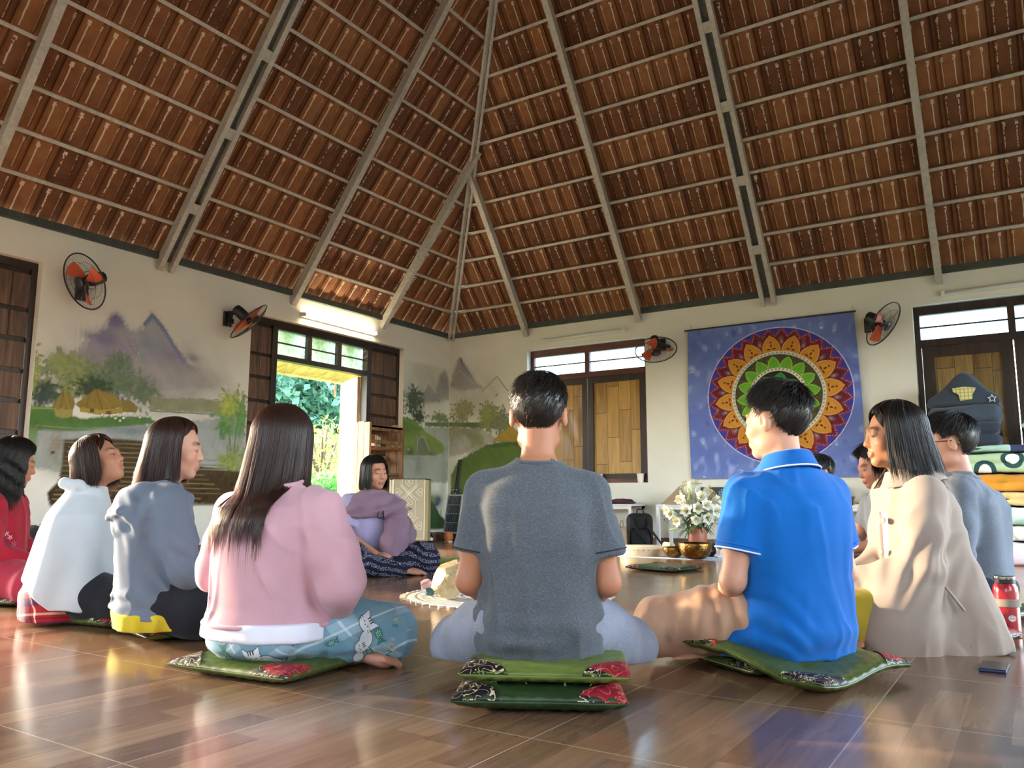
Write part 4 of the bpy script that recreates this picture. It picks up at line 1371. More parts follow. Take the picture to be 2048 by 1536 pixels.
# ================================================================ painted landscape on the mural wall (millimetres along the wall, millimetres up)
MURAL = {
 'near': [
  ('B',-4419,1719,795,338,'a29ba6',0.4),
  ('B',-4201,1470,773,229,'a9a5a2',0.3),
  ('P',[(-5097,1728),(-4919,1915),(-4770,2128),(-4621,1995),(-4548,1836),(-4649,1619),(-4961,1620)],'8d86a8',0.45,39),
  ('B',-4765,2058,59,61,'6a649c',0.65),
  ('B',-4843,1894,89,56,'75699c',0.5),
  ('B',-4961,1891,104,43,'8b80aa',0.35),
  ('P',[(-4619,1968),(-4515,2046),(-4428,2187),(-4238,2002),(-4067,1792),(-3870,1690),(-4155,1545),(-4462,1644)],'9c9fb0',0.5,37),
  ('T',[(-4494,2082),(-4427,2173),(-4320,2081),(-4208,1936),(-4078,1795)],'6478ab',0.75,42),
  ('B',-4201,1834,103,37,'86628c',0.5),
  ('B',-3974,1849,87,43,'857598',0.4),
  ('B',-4709,1801,129,44,'a696b5',0.5),
  ('B',-4432,1900,88,64,'8390ad',0.5),
  ('B',-4450,1660,520,120,'aca6a3',.55),
  ('B',-4000,1640,330,90,'aca6a3',.5),
  ('B',-4850,1640,240,80,'aaa3a8',.5),
  ('L', -5103, 1546, 245, 174, '8f9a66 a6aa70 74855a 8b955e', 170, 46),
  ('L', -5211, 1627, 121, 106, '9aa36c 7f8d5e', 60, 49),
  ('L', -5328, 1366, 149, 112, '3d4f47 4a5e4d 34453f', 170, 32),
  ('L', -4789, 1544, 265, 155, '5f7357 6d8060 52664f 7b8a66', 260, 34),
  ('L', -4701, 1687, 120, 96, '718366 61755a', 90, 35),
  ('L', -4914, 1451, 157, 93, '394b38 46593f 2f4033', 170, 30),
  ('L', -4489, 1492, 165, 133, '6e7f60 5b6e57', 120, 36),
  ('L', -5414, 1517, 53, 179, '9aa356 b0b564 86964e', 70, 32),
  ('P',[(-4398,1426),(-3883,1466),(-3362,1471),(-3356,1370),(-4390,1314)],'8f9068',0.65,14),
  ('T',[(-4389,1305),(-3355,1350)],'66704c',0.85,12),
  ('P',[(-5470,1114),(-4381,1188),(-3355,1350),(-3321,786),(-4098,719),(-5441,765)],'98a3a8',0.5,22),
  ('B',-4588,1111,212,39,'738592',0.5),
  ('P',[(-5481,1243),(-5260,1252),(-5011,1180),(-4689,1233),(-4385,1246),(-4323,1202),(-4615,1152),(-5045,1078),(-5466,1063)],'557c3e',0.92,13),
  ('T',[(-5469,1232),(-5221,1248)],'a9b86a',0.8,16),
  ('T',[(-5364,1103),(-5046,1098),(-4427,1167)],'93a070',0.7,12),
  ('P',[(-5475,1086),(-5344,1088),(-5335,847),(-5462,842)],'6f9450',0.7,16),
  ('P',[(-5245,1258),(-5218,1317),(-5162,1414),(-5096,1359),(-5063,1304),(-5072,1258),(-5228,1243)],'8f7a3c',0.95,6),
  ('T',[(-5161,1406),(-5174,1260)],'5d4a22',0.7,6),
  ('T',[(-5161,1406),(-5109,1263)],'b6a05a',0.7,6),
  ('P',[(-5232,1243),(-5076,1257),(-5083,1195),(-5134,1174),(-5207,1184)],'a4955a',0.95,6),
  ('P',[(-5054,1301),(-4984,1371),(-4896,1449),(-4725,1412),(-4636,1321),(-4826,1268),(-5028,1279)],'947d3e',0.96,6),
  ('T',[(-4896,1445),(-4831,1281)],'513d1e',0.8,8),
  ('T',[(-4859,1419),(-4752,1292)],'b29a50',0.6,6),
  ('T',[(-4944,1405),(-4970,1293)],'5d4a22',0.6,6),
  ('P',[(-5019,1280),(-4826,1268),(-4649,1307),(-4646,1263),(-4845,1232),(-5016,1242)],'b39a3e',0.95,4),
  ('P',[(-4935,1279),(-4900,1274),(-4897,1240),(-4932,1242)],'54402a',0.9,4),
  ('P',[(-4795,1267),(-4750,1271),(-4748,1245),(-4793,1241)],'54402a',0.9,4),
  ('P',[(-4663,1367),(-4595,1382),(-4505,1320),(-4521,1279),(-4647,1276)],'8a733a',0.95,7),
  ('B',-4827,1230,11,11,'eeeee4',0.95),
  ('B',-4747,1232,12,11,'eeeee4',0.95),
  ('B',-4706,1214,12,11,'eeeee4',0.95),
  ('B',-4667,1240,12,11,'eeeee4',0.95),
  ('B',-4633,1221,12,11,'eeeee4',0.95),
  ('B',-4608,1245,12,11,'eeeee4',0.95),
  ('B',-4533,1251,12,11,'eeeee4',0.95),
  ('B',-4481,1243,12,11,'eeeee4',0.95),
  ('B',-4664,1196,12,11,'eeeee4',0.95),
  ('B',-5189,954,64,128,'86744e',0.45),
  ('B',-5144,795,163,100,'98a08c',0.4),
  ('T',[(-3491,928),(-3534,1147),(-3592,1512)],'55482c',0.9,17),
  ('T',[(-3467,929),(-3454,1202),(-3411,1481)],'55482c',0.9,15),
  ('T',[(-3519,1098),(-3611,1264)],'55482c',0.9,12),
  ('L', -3540, 1433, 155, 138, 'b6bf5e a6b455 8ea64e c2c968', 110, 39),
  ('L', -3586, 1231, 117, 127, '5f8f52 4f7f4c 7ba45b', 80, 39),
  ('L', -3413, 1305, 85, 199, '6f9f57 5a8a4d', 80, 40),
  ('L', -3494, 879, 179, 146, '8a9a4e 6d8848 a0a957', 130, 39),
  ('P',[(-5128,998),(-4830,1038),(-4221,1028),(-4036,950),(-3976,837),(-3617,812),(-3321,786),(-3301,455),(-5195,456),(-5224,574),(-5134,675)],'45351f',0.93,11),
  ('T',[(-5238,976),(-4694,995),(-3853,1016)],'a8935c',0.75,11),
  ('T',[(-5088,946),(-4446,968),(-3790,974)],'8a7746',0.75,11),
  ('T',[(-5097,907),(-4476,924),(-3726,932)],'b8a570',0.75,11),
  ('T',[(-5106,867),(-4506,881),(-3662,889)],'a8935c',0.75,11),
  ('T',[(-5115,829),(-4536,839),(-3596,846)],'8a7746',0.75,11),
  ('T',[(-5123,790),(-4565,796),(-3530,802)],'b8a570',0.75,11),
  ('T',[(-5132,751),(-4594,755),(-3803,749)],'a8935c',0.75,11),
  ('T',[(-5141,713),(-4623,713),(-3740,706)],'8a7746',0.75,11),
  ('T',[(-5150,674),(-4651,672),(-3675,662)],'b8a570',0.75,11),
  ('T',[(-5159,636),(-4403,635),(-3610,617)],'a8935c',0.75,11),
  ('T',[(-5168,598),(-4433,593),(-3544,572)],'8a7746',0.75,11),
  ('T',[(-5176,560),(-4463,551),(-3816,526)],'b8a570',0.75,11),
  ('T',[(-5185,523),(-4493,510),(-3753,482)],'a8935c',0.75,11),
  ('B',-5211,893,20,12,'2a1e12',0.8),
  ('B',-4950,728,21,12,'2a1e12',0.8),
  ('B',-4674,553,22,13,'2a1e12',0.8),
  ('B',-4409,782,24,13,'2a1e12',0.8),
  ('B',-4094,596,26,14,'2a1e12',0.8),
  ('B',-3767,538,28,14,'2a1e12',0.8),
  ('B',-3420,549,30,15,'2a1e12',0.8),
  ('B',-4976,838,21,12,'2a1e12',0.8),
  ('B',-4700,667,22,13,'2a1e12',0.8),
  ('B',-4437,900,24,13,'2a1e12',0.8),
  ('B',-4123,718,26,14,'2a1e12',0.8),
  ('B',-3793,594,27,14,'2a1e12',0.8),
  ('B',-3447,607,30,15,'2a1e12',0.8),
  ('B',-4970,560,21,12,'2a1e12',0.8),
  ('B',-4726,780,22,13,'2a1e12',0.8),
  ('B',-4434,602,24,13,'2a1e12',0.8),
  ('B',-4152,840,25,14,'2a1e12',0.8),
  ('B',-3818,650,27,14,'2a1e12',0.8),
  ('B',-3475,665,29,15,'2a1e12',0.8),
  ('B',-4996,669,21,12,'2a1e12',0.8),
  ('B',-4753,894,22,13,'2a1e12',0.8),
  ('B',-4461,719,24,13,'2a1e12',0.8),
  ('B',-4151,533,25,13,'2a1e12',0.8),
  ('B',-3830,496,27,14,'2a1e12',0.8),
  ('B',-3488,505,29,14,'2a1e12',0.8),
  ('B',-5021,779,21,12,'2a1e12',0.8),
 ],
 'corner': [
  ('B',-470,2012,485,396,'aaa89e',0.3),
  ('P',[(-329,1828),(-208,2180),(-101,2276),(-20,2135),(8,1863)],'8a8d92',0.4,27),
  ('P',[(-638,1763),(-460,2013),(-288,1899),(-156,1812)],'8a8d98',0.4,27),
  ('L', -1029, 1768, 95, 201, '8c9a66 76875a', 80, 38),
  ('L', -758, 1783, 170, 193, '4d5f4a 586a50 44564a', 170, 39),
  ('L', -633, 1588, 101, 116, '3f5245', 60, 39),
  ('P',[(-509,1514),(15,1556),(16,1495),(-507,1468)],'6f8058',0.85,10),
  ('L', -195, 1599, 197, 67, '7a8a5e 89976b', 70, 33),
  ('P',[(-507,1455),(16,1495),(32,747),(-1106,727),(-1117,1032)],'a0a79c',0.5,19),
  ('P',[(-1133,1507),(-927,1550),(-711,1517),(-588,1442),(-506,1403),(-241,1302),(-77,1212),(-97,1144),(-394,1090),(-987,1057),(-1119,1094)],'7f944a',0.9,16),
  ('P',[(-1132,1495),(-809,1521),(-607,1409),(-995,1305),(-1125,1284)],'5a7642',0.6,31),
  ('P',[(-679,1102),(-683,1262),(-625,1330),(-524,1324),(-417,1161),(-436,1101)],'77796b',0.95,10),
  ('T',[(-659,1110),(-653,1264),(-595,1325),(-513,1311),(-406,1135)],'d6d5c8',0.8,10),
  ('B',-797,1122,88,63,'50534b',0.9),
  ('B',-827,1146,29,19,'a8aaa0',0.7),
  ('B',-374,1111,63,39,'63665c',0.9),
  ('T',[(-911,1060),(-268,1089)],'dcdcd2',0.7,10),
  ('B',-615,958,80,127,'7a837e',0.6),
  ('B',-358,514,168,77,'7b9a55',0.7),
  ('P',[(-461,514),(-295,475),(-165,318),(10,217),(13,105),(-470,108)],'3c5736',0.93,19),
  ('B',-212,514,64,52,'525d90',0.9),
  ('B',-232,462,42,32,'3c4678',0.8),
  ('T',[(-145,383),(-163,253)],'55604f',0.7,10),
 ],
 'back': [
  ('B',514,1896,553,367,'b2ac9c',0.3),
  ('P',[(12,2033),(110,2336),(176,2475),(304,2284),(447,2069),(546,1994),(266,1981)],'9f9fa6',0.45,27),
  ('T',[(168,2455),(220,2340),(330,2193)],'6f6da0',0.75,41),
  ('T',[(44,2169),(179,2254),(415,2051)],'d5d0c4',0.6,14),
  ('T',[(113,2095),(196,2204)],'77786f',0.5,21),
  ('T',[(554,1946),(786,2122),(959,1917)],'b8b2a4',0.7,17),
  ('L', 228, 1712, 182, 135, 'a3a471 8f9362', 110, 41),
  ('P',[(3,1555),(518,1529),(914,1476),(914,1425),(4,1500)],'66784f',0.85,10),
  ('P',[(4,1493),(518,1443),(837,1285),(359,1138),(11,1081)],'b0ae9c',0.5,20),
  ('P',[(4,1487),(478,1451),(438,1353),(6,1358)],'94956a',0.5,27),
  ('L', 638, 1609, 143, 185, '9aa35c 7d8a4c 8a9455', 160, 40),
  ('L', 852, 1512, 201, 156, '8a8d6c 797d5c 6a7350', 160, 39),
  ('L', 479, 1299, 113, 79, '8f9660', 40, 40),
  ('P',[(56,846),(154,1010),(359,1118),(640,1227),(837,1259),(1144,1274),(1309,1267),(1307,455),(63,448)],'67803e',0.88,19),
  ('P',[(617,1222),(1144,1274),(1309,1267),(1309,1204),(720,1186)],'46602f',0.8,13),
  ('B',525,774,468,194,'8a9656',0.4),
  ('P',[(719,1277),(875,1387),(1007,1459),(1204,1309),(1204,1246)],'ab8c3c',0.95,10),
  ('T',[(1007,1446),(930,1282)],'8a5a34',0.6,10),
 ],
}
class Canvas:
    def __init__(s, a0, a1, z0, z1, h=.009):
        s.na = int((a1 - a0) / h) + 1; s.nz = int((z1 - z0) / h) + 1
        s.A, s.Z = np.meshgrid(np.linspace(a0, a1, s.na), np.linspace(z0, z1, s.nz), indexing='ij')
        s.C = np.zeros((s.na, s.nz, 4), np.float32); s.C[..., :3] = lin('b8b2a8')
        P = np.stack([s.A.ravel() * 1, s.Z.ravel(), np.zeros(s.A.size)], -1)
        s.N1 = wave_noise(P, 22, 2).reshape(s.A.shape); s.N2 = wave_noise(P, 70, 4).reshape(s.A.shape)
        s.rng = np.random.default_rng(12)
    def over(s, m, col, al, sl=None):
        C = s.C if sl is None else s.C[sl]
        a = np.clip(m, 0, 1)[..., None] * al
        ao = a + C[..., 3:] * (1 - a)
        C[..., :3] = (np.array(lin(col)) * a + C[..., :3] * C[..., 3:] * (1 - a)) / np.maximum(ao, 1e-6)
        C[..., 3:] = ao
    def win(s, lo, hi):
        i0, i1 = np.searchsorted(s.A[:, 0], [lo[0], hi[0]]); j0, j1 = np.searchsorted(s.Z[0], [lo[1], hi[1]])
        return (slice(i0, i1), slice(j0, j1))
    def blob(s, a, z, ra, rz, col, al):
        sl = s.win((a - 2.2 * ra, z - 2.2 * rz), (a + 2.2 * ra, z + 2.2 * rz))
        d = ((s.A[sl] - a) / ra) ** 2 + ((s.Z[sl] - z) / rz) ** 2
        if ra < .04: s.over(1.6 - d * 1.2, col, al, sl)
        else: s.over(np.exp(-d * 1.1) * (1 + .15 * s.N1[sl]), col, al, sl)
    def poly(s, pts, col, al, soft):
        pts = np.array(pts) / 1000; soft = max(soft / 1000, .004)
        sl = s.win(pts.min(0) - soft * 2, pts.max(0) + soft * 2)
        A, Z = s.A[sl], s.Z[sl]
        ins = np.zeros(A.shape, bool); dist = np.full(A.shape, 9.0)
        for i in range(len(pts)):
            (x0, y0), (x1, y1) = pts[i], pts[(i + 1) % len(pts)]
            if y0 != y1: ins ^= ((y0 > Z) != (y1 > Z)) & (A < (x1 - x0) * (Z - y0) / (y1 - y0) + x0)
            dist = np.minimum(dist, s.seg(A, Z, x0, y0, x1, y1))
        sd_ = np.where(ins, dist, -dist) + .35 * soft * s.N2[sl]
        s.over(.5 + sd_ / (2 * soft), col, al * 1.0, sl)
        s.C[sl][..., :3] *= (1 + .05 * s.N1[sl] + .04 * s.N2[sl])[..., None]
    @staticmethod
    def seg(A, Z, x0, y0, x1, y1):
        dx, dy = x1 - x0, y1 - y0
        t = np.clip(((A - x0) * dx + (Z - y0) * dy) / (dx * dx + dy * dy + 1e-12), 0, 1)
        return np.hypot(A - x0 - t * dx, Z - y0 - t * dy)
    def stroke(s, pts, col, al, w):
        pts = np.array(pts) / 1000; w = max(w / 1000, .009)
        sl = s.win(pts.min(0) - w * 2, pts.max(0) + w * 2); A, Z = s.A[sl], s.Z[sl]
        d = np.full(A.shape, 9.0)
        for i in range(len(pts) - 1): d = np.minimum(d, s.seg(A, Z, *pts[i], *pts[i + 1]))
        s.over(1.1 - d / (w * .55), col, al, sl)
    def leafy(s, a, z, ra, rz, cols, n, sz):
        cols = cols.split(); r = s.rng; a, z, ra, rz, sz = (v / 1000 for v in (a, z, ra, rz, sz))
        s.blob(a, z, ra * .8, rz * .8, cols[0], .45); s.blob(a + ra * .2, z - rz * .15, ra * .6, rz * .6, cols[-1], .3)
        for i in range(n):
            q = r.normal(size=2) * .5; x, y = a + q[0] * ra, z + q[1] * rz
            an = math.atan2(q[1] - .2, q[0]) + r.normal(0, .4); l = sz * r.uniform(.6, 1.3)
            sl = s.win((x - l, y - l), (x + l, y + l)); A, Z = s.A[sl] - x, s.Z[sl] - y
            u, v = A * math.cos(an) + Z * math.sin(an), -A * math.sin(an) + Z * math.cos(an)
            s.over(1.4 - (u / (l * .75)) ** 2 - (v / (l * .32)) ** 2, cols[i % len(cols)], .55, sl)

def mural_material():
    t = NT('mural_paint')
    a = t.n('Attribute', attribute_name='Col')
    t.set(rough=.75, spec=.25); t.l(a.outputs[0], t.b.inputs['Base Color'])
    tr = t.n('BsdfTransparent'); mx = t.n('MixShader')
    t.l(a.outputs['Alpha'], mx.inputs[0]); t.l(tr.outputs[0], mx.inputs[1]); t.l(t.b.outputs[0], mx.inputs[2])
    t.l(mx.outputs[0], t.out.inputs[0])
    return t.m
M_MURAL = mural_material()
def paint_panel(key, axis, a0, a1, z0, z1, parent):
    c = Canvas(a0, a1, z0, z1)
    for q in MURAL[key]:
        if q[0] == 'B': c.blob(*(v / 1000 for v in q[1:5]), *q[5:])
        elif q[0] == 'P': c.poly(q[1], q[2], q[3], q[4])
        elif q[0] == 'T': c.stroke(q[1], q[2], q[3], q[4])
        else: c.leafy(*q[1:])
    e = np.minimum.reduce([c.Z - z0, z1 - c.Z]) / .04
    c.C[..., 3] *= np.clip(e, 0, 1)
    k = np.full(c.A.size, .0015)
    V = np.stack([k, c.A.ravel(), c.Z.ravel()] if axis == 'x' else [c.A.ravel(), -k, c.Z.ravel()], -1)
    Q = grid_faces(c.na, c.nz)
    if axis == 'y': Q = Q
    o = np_mesh('mural', V, Q, M_MURAL, parent, smooth=False, col=c.C.reshape(-1, 4))
    return o
paint_panel('near', 'x', -5.408, -3.332, .45, 2.30, wl)
paint_panel('corner', 'x', -.953, -.004, .12, 2.30, wl)
paint_panel('back', 'y', .004, 1.248, .45, 2.45, wb)
# ================================================================ the people of the circle
def cloth(key, color, var=.12, vscale=9, rough=.85, fine=.15, fscale=420, sheen=.15, heather=0.0):
    if key in MATS: return MATS[key]
    t = NT(key)
    v = t.coord('Object'); c = lin(color)
    n = t.noise(v, vscale, 3)
    col = t.ramp(n, [(.3, tuple(x * (1 - var) for x in c)), (.7, tuple(min(1, x * (1 + var)) for x in c))])
    if heather:
        hn = t.noise(t.coord('Object', (1, 1, 2.2)), 210, 2, .7)
        col = t.mix(t.math('MULTIPLY', t.math('GREATER_THAN', hn, .53), heather), col, tuple(min(1, x * 2.1 + .02) for x in c))
    t.set(color=col, rough=rough, spec=.2, sheen=sheen)
    t.bump(t.noise(v, fscale, 2), fine, .002)
    MATS[key] = t.m
    return t.m

def plaid_material(key, base, bands, size, rot=0.0, axes=('x', 'z'), rough=.85):
    """woven check: bands = [(centre, half width, colour, strength)] in units of one repeat, laid along two directions"""
    t = NT(key)
    tc = t.n('TexCoord'); mp = t.n('Mapping'); mp.inputs['Rotation'].default_value = (0, rot, 0)
    t.l(tc.outputs['Object'], mp.inputs[0])
    sp = t.n('SeparateXYZ'); t.l(mp.outputs[0], sp.inputs[0])
    ix = {'x': 0, 'y': 1, 'z': 2}
    col = None
    cur = lin(base)
    for ax in axes:
        f = t.math('FRACT', t.math('DIVIDE', t.math('ADD', sp.outputs[ix[ax]], 5.0), size))
        for (ce, hw, c, st) in bands:
            m = t.math('MULTIPLY', t.math('LESS_THAN', t.math('ABSOLUTE', t.math('SUBTRACT', f, ce)), hw), st)
            cur = t.mix(m, cur, lin(c))
    t.set(color=cur, rough=rough, spec=.2, sheen=.1)
    t.bump(t.noise(t.coord('Object'), 420, 2), .1, .002)
    return t.m

def knees(seat, out=.27, fwd=.24, up=.085, cross=None):
    z = -seat + up; za = -seat + .045
    j = dict(knR=(out, fwd, z), knL=(-out, fwd, z), anR=(-.07, .33, za), anL=(.07, .27, za))
    if cross: j.update(cross)
    return j

M_BLACKHAIR = M_HBLACK; M_BROWNHAIR = M_HBROWN
# ---- man in the grey T-shirt, seen from behind
j = knees(.115, .262, .25, .085); j.update(elR=(.196, -.015, .19), elL=(-.196, -.015, .19), wrR=(.08, .19, .08), wrL=(-.08, .19, .08), shR=(.152, -.005, .438), shL=(-.152, -.005, .438))
p = Person('man in a heathered slate T-shirt seated with his back to us on two stacked cushions', (5.417, -6.634), 118, .115, .985, skin='b87f60', joints=j, pitch=-4)
p.body(.0055, face=True)
m_tee = cloth('slate_heather', '52585f', heather=.35, var=.06)
o, V, Q = p.garment('tshirt', m_tee, .0065, sleeve=.70, ext=.010, hem=-.03, sr=(.056, .066, .07, .05), wide=1.0, deep=1.02,
    fold=[folds(.005, 3, .008, (-.03, .13), (20, 20, 5)), lambda P: .004 * np.sin(P[:, 2] * 26 + P[:, 0] * 30 * np.sign(P[:, 0])) * np.exp(-((np.abs(P[:, 0]) - .13) / .05) ** 2) * (P[:, 2] < .33)])
S_ = p.S
for q in 'RL':
    sh, el = p.J['sh' + q], p.J['el' + q]; a = (el - sh) / np.linalg.norm(el - sh)
    e = sh + (el - sh) * .66
    slice_tube('sleeve_trim', V, Q, a, float(e @ a), .0022, mat('navy_trim', '232838', .8), o, sel=lambda P, e=e: np.linalg.norm(P - e, axis=1) < .095)
slice_tube('collar', V, Q, (0, -.25, 1), float(.522 * S_ + .002), .0055, m_tee, o, sel=lambda P: np.linalg.norm(P[:, :2], axis=1) < .12)
p.legs('jeans', cloth('pale_denim', '868d9c', var=.15, heather=.2), .0075, fold=[bend_folds(p.J['knR'], .12, .004, (1, .6, 0), 120, 2), bend_folds(p.J['knL'], .12, .004, (-1, .6, 0), 120, 3)])
short_hair(p, M_BLACKHAIR, 11, 3200, top=.017, side=.006, nape=2.62, fluff=.5, length=.04)

# ---- woman in the pink sweatshirt
j = knees(.055, .27, .26, .10, dict(anL=(.19, .17, -.012), anR=(-.12, .30, -.01)))
j.update(elR=(.262, .015, .215), elL=(-.272, .02, .235), wrR=(.11, .20, .115), wrL=(-.09, .22, .13), shR=(.178, -.005, .440), shL=(-.178, -.005, .440))
p = Person('woman in a pink sweatshirt with long straight hair seated on a green cushion', (4.551, -6.838), 96, .055, .985, skin='d19c84', joints=j, yaw=-2)
p.body(.0055, toes=dict(L=(1, .08, -.05)), lips='c07468')
m_pink = cloth('pink_fleece', 'c69ba6', var=.05, sheen=.3)
def pink_extra(F):
    pass
o, V, Q = p.garment('sweatshirt', m_pink, .0065, sleeve='long', wide=1.14, deep=1.14, ext=.018, hem=.085, sr=(.064, .074, .070, .050), k=.022,
    fold=[folds(.007, 5, .010, (.05, .16), (13, 13, 4)), lambda P: -1.0 * (P[:, 1] < -.02) * np.clip((P[:, 2] - .07) / .05, 0, 1) * sum(a * np.exp(-((P[:, 0] - x0 - sl * (P[:, 2] - .2) + .006 * np.sin(P[:, 2] * 30)) / w) ** 2) * np.exp(-((P[:, 2] - zc) / .11) ** 2) for x0, sl, w, zc, a in ((-.135, .12, .010, .19, .012), (-.085, .25, .009, .13, .010), (.12, -.35, .012, .20, .010), (-.11, .1, .012, .40, .010))), bend_folds(p.J['elR'], .10, .006, (0, .7, .7), 95, 4), bend_folds(p.J['elL'], .10, .006, (0, .7, .7), 95, 5)])
slice_tube('hem_rib', V, Q, (0, 0, 1), .094, .008, m_pink, o)
slice_tube('collar', V, Q, (0, -.2, 1), .522 * p.S, .007, m_pink, o, sel=lambda P: np.linalg.norm(P[:, :2], axis=1) < .12)
p.garment('undershirt', cloth('white_cotton', 'e6e8f2', var=.04), .008, wide=1.19, deep=1.22, ext=.022, hem=.048, after=lambda F: F.cut((0, 0, 1), .105), fold=folds(.002, 8, .0))
m_ging = plaid_material('pale_blue_check', '94b4c4', [(.25, .25, '6f98ab', .8), (.72, .03, 'd5e4ea', .6)], .11, R(35))
o, V, Q = p.legs('trousers', m_ging, .0065, r=(.096, .096, .080, .062), seat=(.205, .165, .078), frac=.78, seatc=(0, -.005, .048), fold=[folds(.004, 9, .003, (-.05, .1), (22, 22, 14)), bend_folds(p.J['hipR'] + np.array((.06, .03, 0)), .13, .006, (1, .7, 0), 90, 6)])
PINK_LEGS = o; PINK = p
def brown_cols(a, n, r):
    c = np.ones((n, 3)) * (1 + r.uniform(-.35, .35, (n, 1)))
    return c * np.array((1.0, .95, .92))
p.avoid = (1.16, 1.14, .022)
long_hair(p, M_BROWNHAIR, lambda a: np.interp(np.abs(a), [0, 1.0, PI], [-.22, -.25, -.265]), 21, 5600, vol=.014, flare=.006, back=(-.004, -.010), fray=.045, cols=brown_cols, width=(.0009, .0019), thick=.03)

# ---- man in the blue polo shirt
j = knees(.085, .30, .25, .115, dict(knR=(.25, .20, .03), anR=(-.17, .17, -.04), anL=(.12, .28, -.03)))
j.update(elR=(.200, .0, .20), elL=(-.208, .0, .19), wrR=(.10, .19, .11), wrL=(-.10, .18, .11), shR=(.155, -.005, .438), shL=(-.155, -.005, .438))
p = Person('man in a bright blue polo shirt and beige trousers seated on a bent green cushion', (5.937, -5.948), 143, .085, 1.045, skin='d3a085', joints=j, yaw=22, pitch=1)
p.body(.0055, toes=dict(R=(-1, .05, -.12)))
m_polo = cloth('blue_pique', '0a66bb', var=.04, fine=.25, fscale=600)
o, V, Q = p.garment('polo_shirt', m_polo, .0065, sleeve=.66, ext=.014, hem=-.03, wide=1.02, deep=1.06, sr=(.058, .064, .066, .05),
    fold=[folds(.0045, 13, .006, (-.03, .10), (16, 16, 5)), lambda P: .007 * np.sin(P[:, 2] * 95 + P[:, 0] * 60 + 2 * wave_noise(P, 9, 4, 5)) * np.exp(-((P[:, 0] + .14) / .07) ** 2 - ((P[:, 2] - .05) / .09) ** 2)],
    extra=lambda F: F.cone(np.array((-.13, -.02, .07)), np.array((-.20, .03, -.02)), .055, .05, .03))
white = mat('white_trim', 'eef2fb', .7)
for q in 'RL':
    sh, el = p.J['sh' + q], p.J['el' + q]; a = (el - sh) / np.linalg.norm(el - sh); e = sh + (el - sh) * .655
    slice_tube('sleeve_trim', V, Q, a, float(e @ a), .0028, white, o, sel=lambda P, e=e: np.linalg.norm(P - e, axis=1) < .095)
    e = sh + (el - sh) * .60
    slice_tube('sleeve_rib', V, Q, a, float(e @ a), .0026, m_polo, o, sel=lambda P, e=e: np.linalg.norm(P - e, axis=1) < .095)
def fold_collar(p, m, top=.56, low=.508, r0=.064, r1=.092, trim=None, parent=None, open_=.5):
    S = p.S; n = 48
    an = np.linspace(open_, 2 * PI - open_, n)      # 0 = front
    rows = []
    for f, rr, zz in ((0, r0 * .96, low + .01), (.3, r0 * .97, top - .012), (.5, r0 * 1.02, top), (.62, r0 * 1.10, top - .004), (.85, r1 * .95, low + .008), (1, r1, low), (1, r1 * .97, low - .001), (.6, r0 * 1.05, top - .02)):
        bk = .5 - .5 * np.cos(an)
        x = np.sin(an) * rr * 1.04; y = np.cos(an) * rr * .98 - .006
        z = zz - .030 * (1 - bk) - (.012 * (1 - bk) if f > .8 else 0)
        rows.append(np.stack([x, y, z], -1))
    Vc = np.stack(rows, 1) * S
    Vc[..., 1] += p.L * S
    ob = np_mesh('collar', Vc.reshape(-1, 3), grid_faces(n, 8), m, parent)
    if trim is not None:
        MB().tube([tuple(v) for v in Vc[:, 5] - np.array((0, 0, -.004))], .0026, 6).build('collar_trim', trim, ob, smooth=True)
    return ob
fold_collar(p, m_polo, .578, .526, .066, .097, white, o)
p.legs('trousers', cloth('beige_twill', 'b8937a', var=.05), .0065, r=(.10, .092, .072, .06), seat=(.175, .14, .085),
       fold=[folds(.003, 15, .0), bend_folds(p.J['hipL'] + np.array((-.08, .06, 0)), .13, .008, (-1, .75, 0), 100, 7), bend_folds(p.J['knL'], .14, .004, (-.5, 1, .3), 90, 8)])
short_hair(p, M_BLACKHAIR, 31, 3600, top=.021, side=.0025, nape=2.55, fluff=.7, length=.05, hl=1.0, lift=.006)

# ---- woman in the grey-blue hoodie
j = knees(.055, .26, .26, .09); j.update(knR=(.21, .24, .035), elR=(.215, .05, .215), elL=(-.225, .02, .23), wrR=(.07, .24, .12), wrL=(-.06, .24, .13))
p = Person('woman in a blue-grey hoodie with a yellow shirt showing at the hem', (3.719, -6.68), 66, .055, 1.005, skin='c99a82', joints=j, yaw=-20, pitch=-3)
p.body(.0055)
m_hood = cloth('blue_grey_fleece', '6c7a8c', var=.07)
def hood(F):
    F.chain([(.085, .075, .475), (.105, -.01, .50), (.085, -.09, .49), (0, -.125, .475), (-.085, -.09, .49), (-.105, -.01, .50), (-.085, .075, .475)], [.020, .030, .038, .042, .038, .030, .020], k=.02)
    F.ell((0, -.124, .425), (.150, .056, .100), .006)
    F.ell((0, -.140, .365), (.10, .038, .048), .008)
    F.chain([(.115, .02, .46), (.135, -.07, .465), (.10, -.165, .425), (.0, -.188, .40), (-.10, -.165, .425), (-.135, -.07, .465), (-.115, .02, .46)], [.012, .014, .014, .014, .014, .014, .012], .010)
o, V, Q = p.garment('hoodie', m_hood, .0065, sleeve='long', ext=.016, hem=.03, wide=1.08, deep=1.12, sr=(.068, .070, .062, .046), extra=hood, hi=(.44, .5, .60),
    fold=[folds(.006, 17, .010, (.03, .16), (18, 18, 5)), bend_folds(p.J['elR'], .11, .010, (0, .7, .7), 110, 9),
          lambda P: .008 * np.sin(P[:, 2] * 70 + np.abs(P[:, 0]) * 75 + 1.2 * wave_noise(P, 9, 6, 5)) * np.exp(-((P[:, 1] + .13) / .05) ** 2 - ((P[:, 2] - .41) / .08) ** 2)])
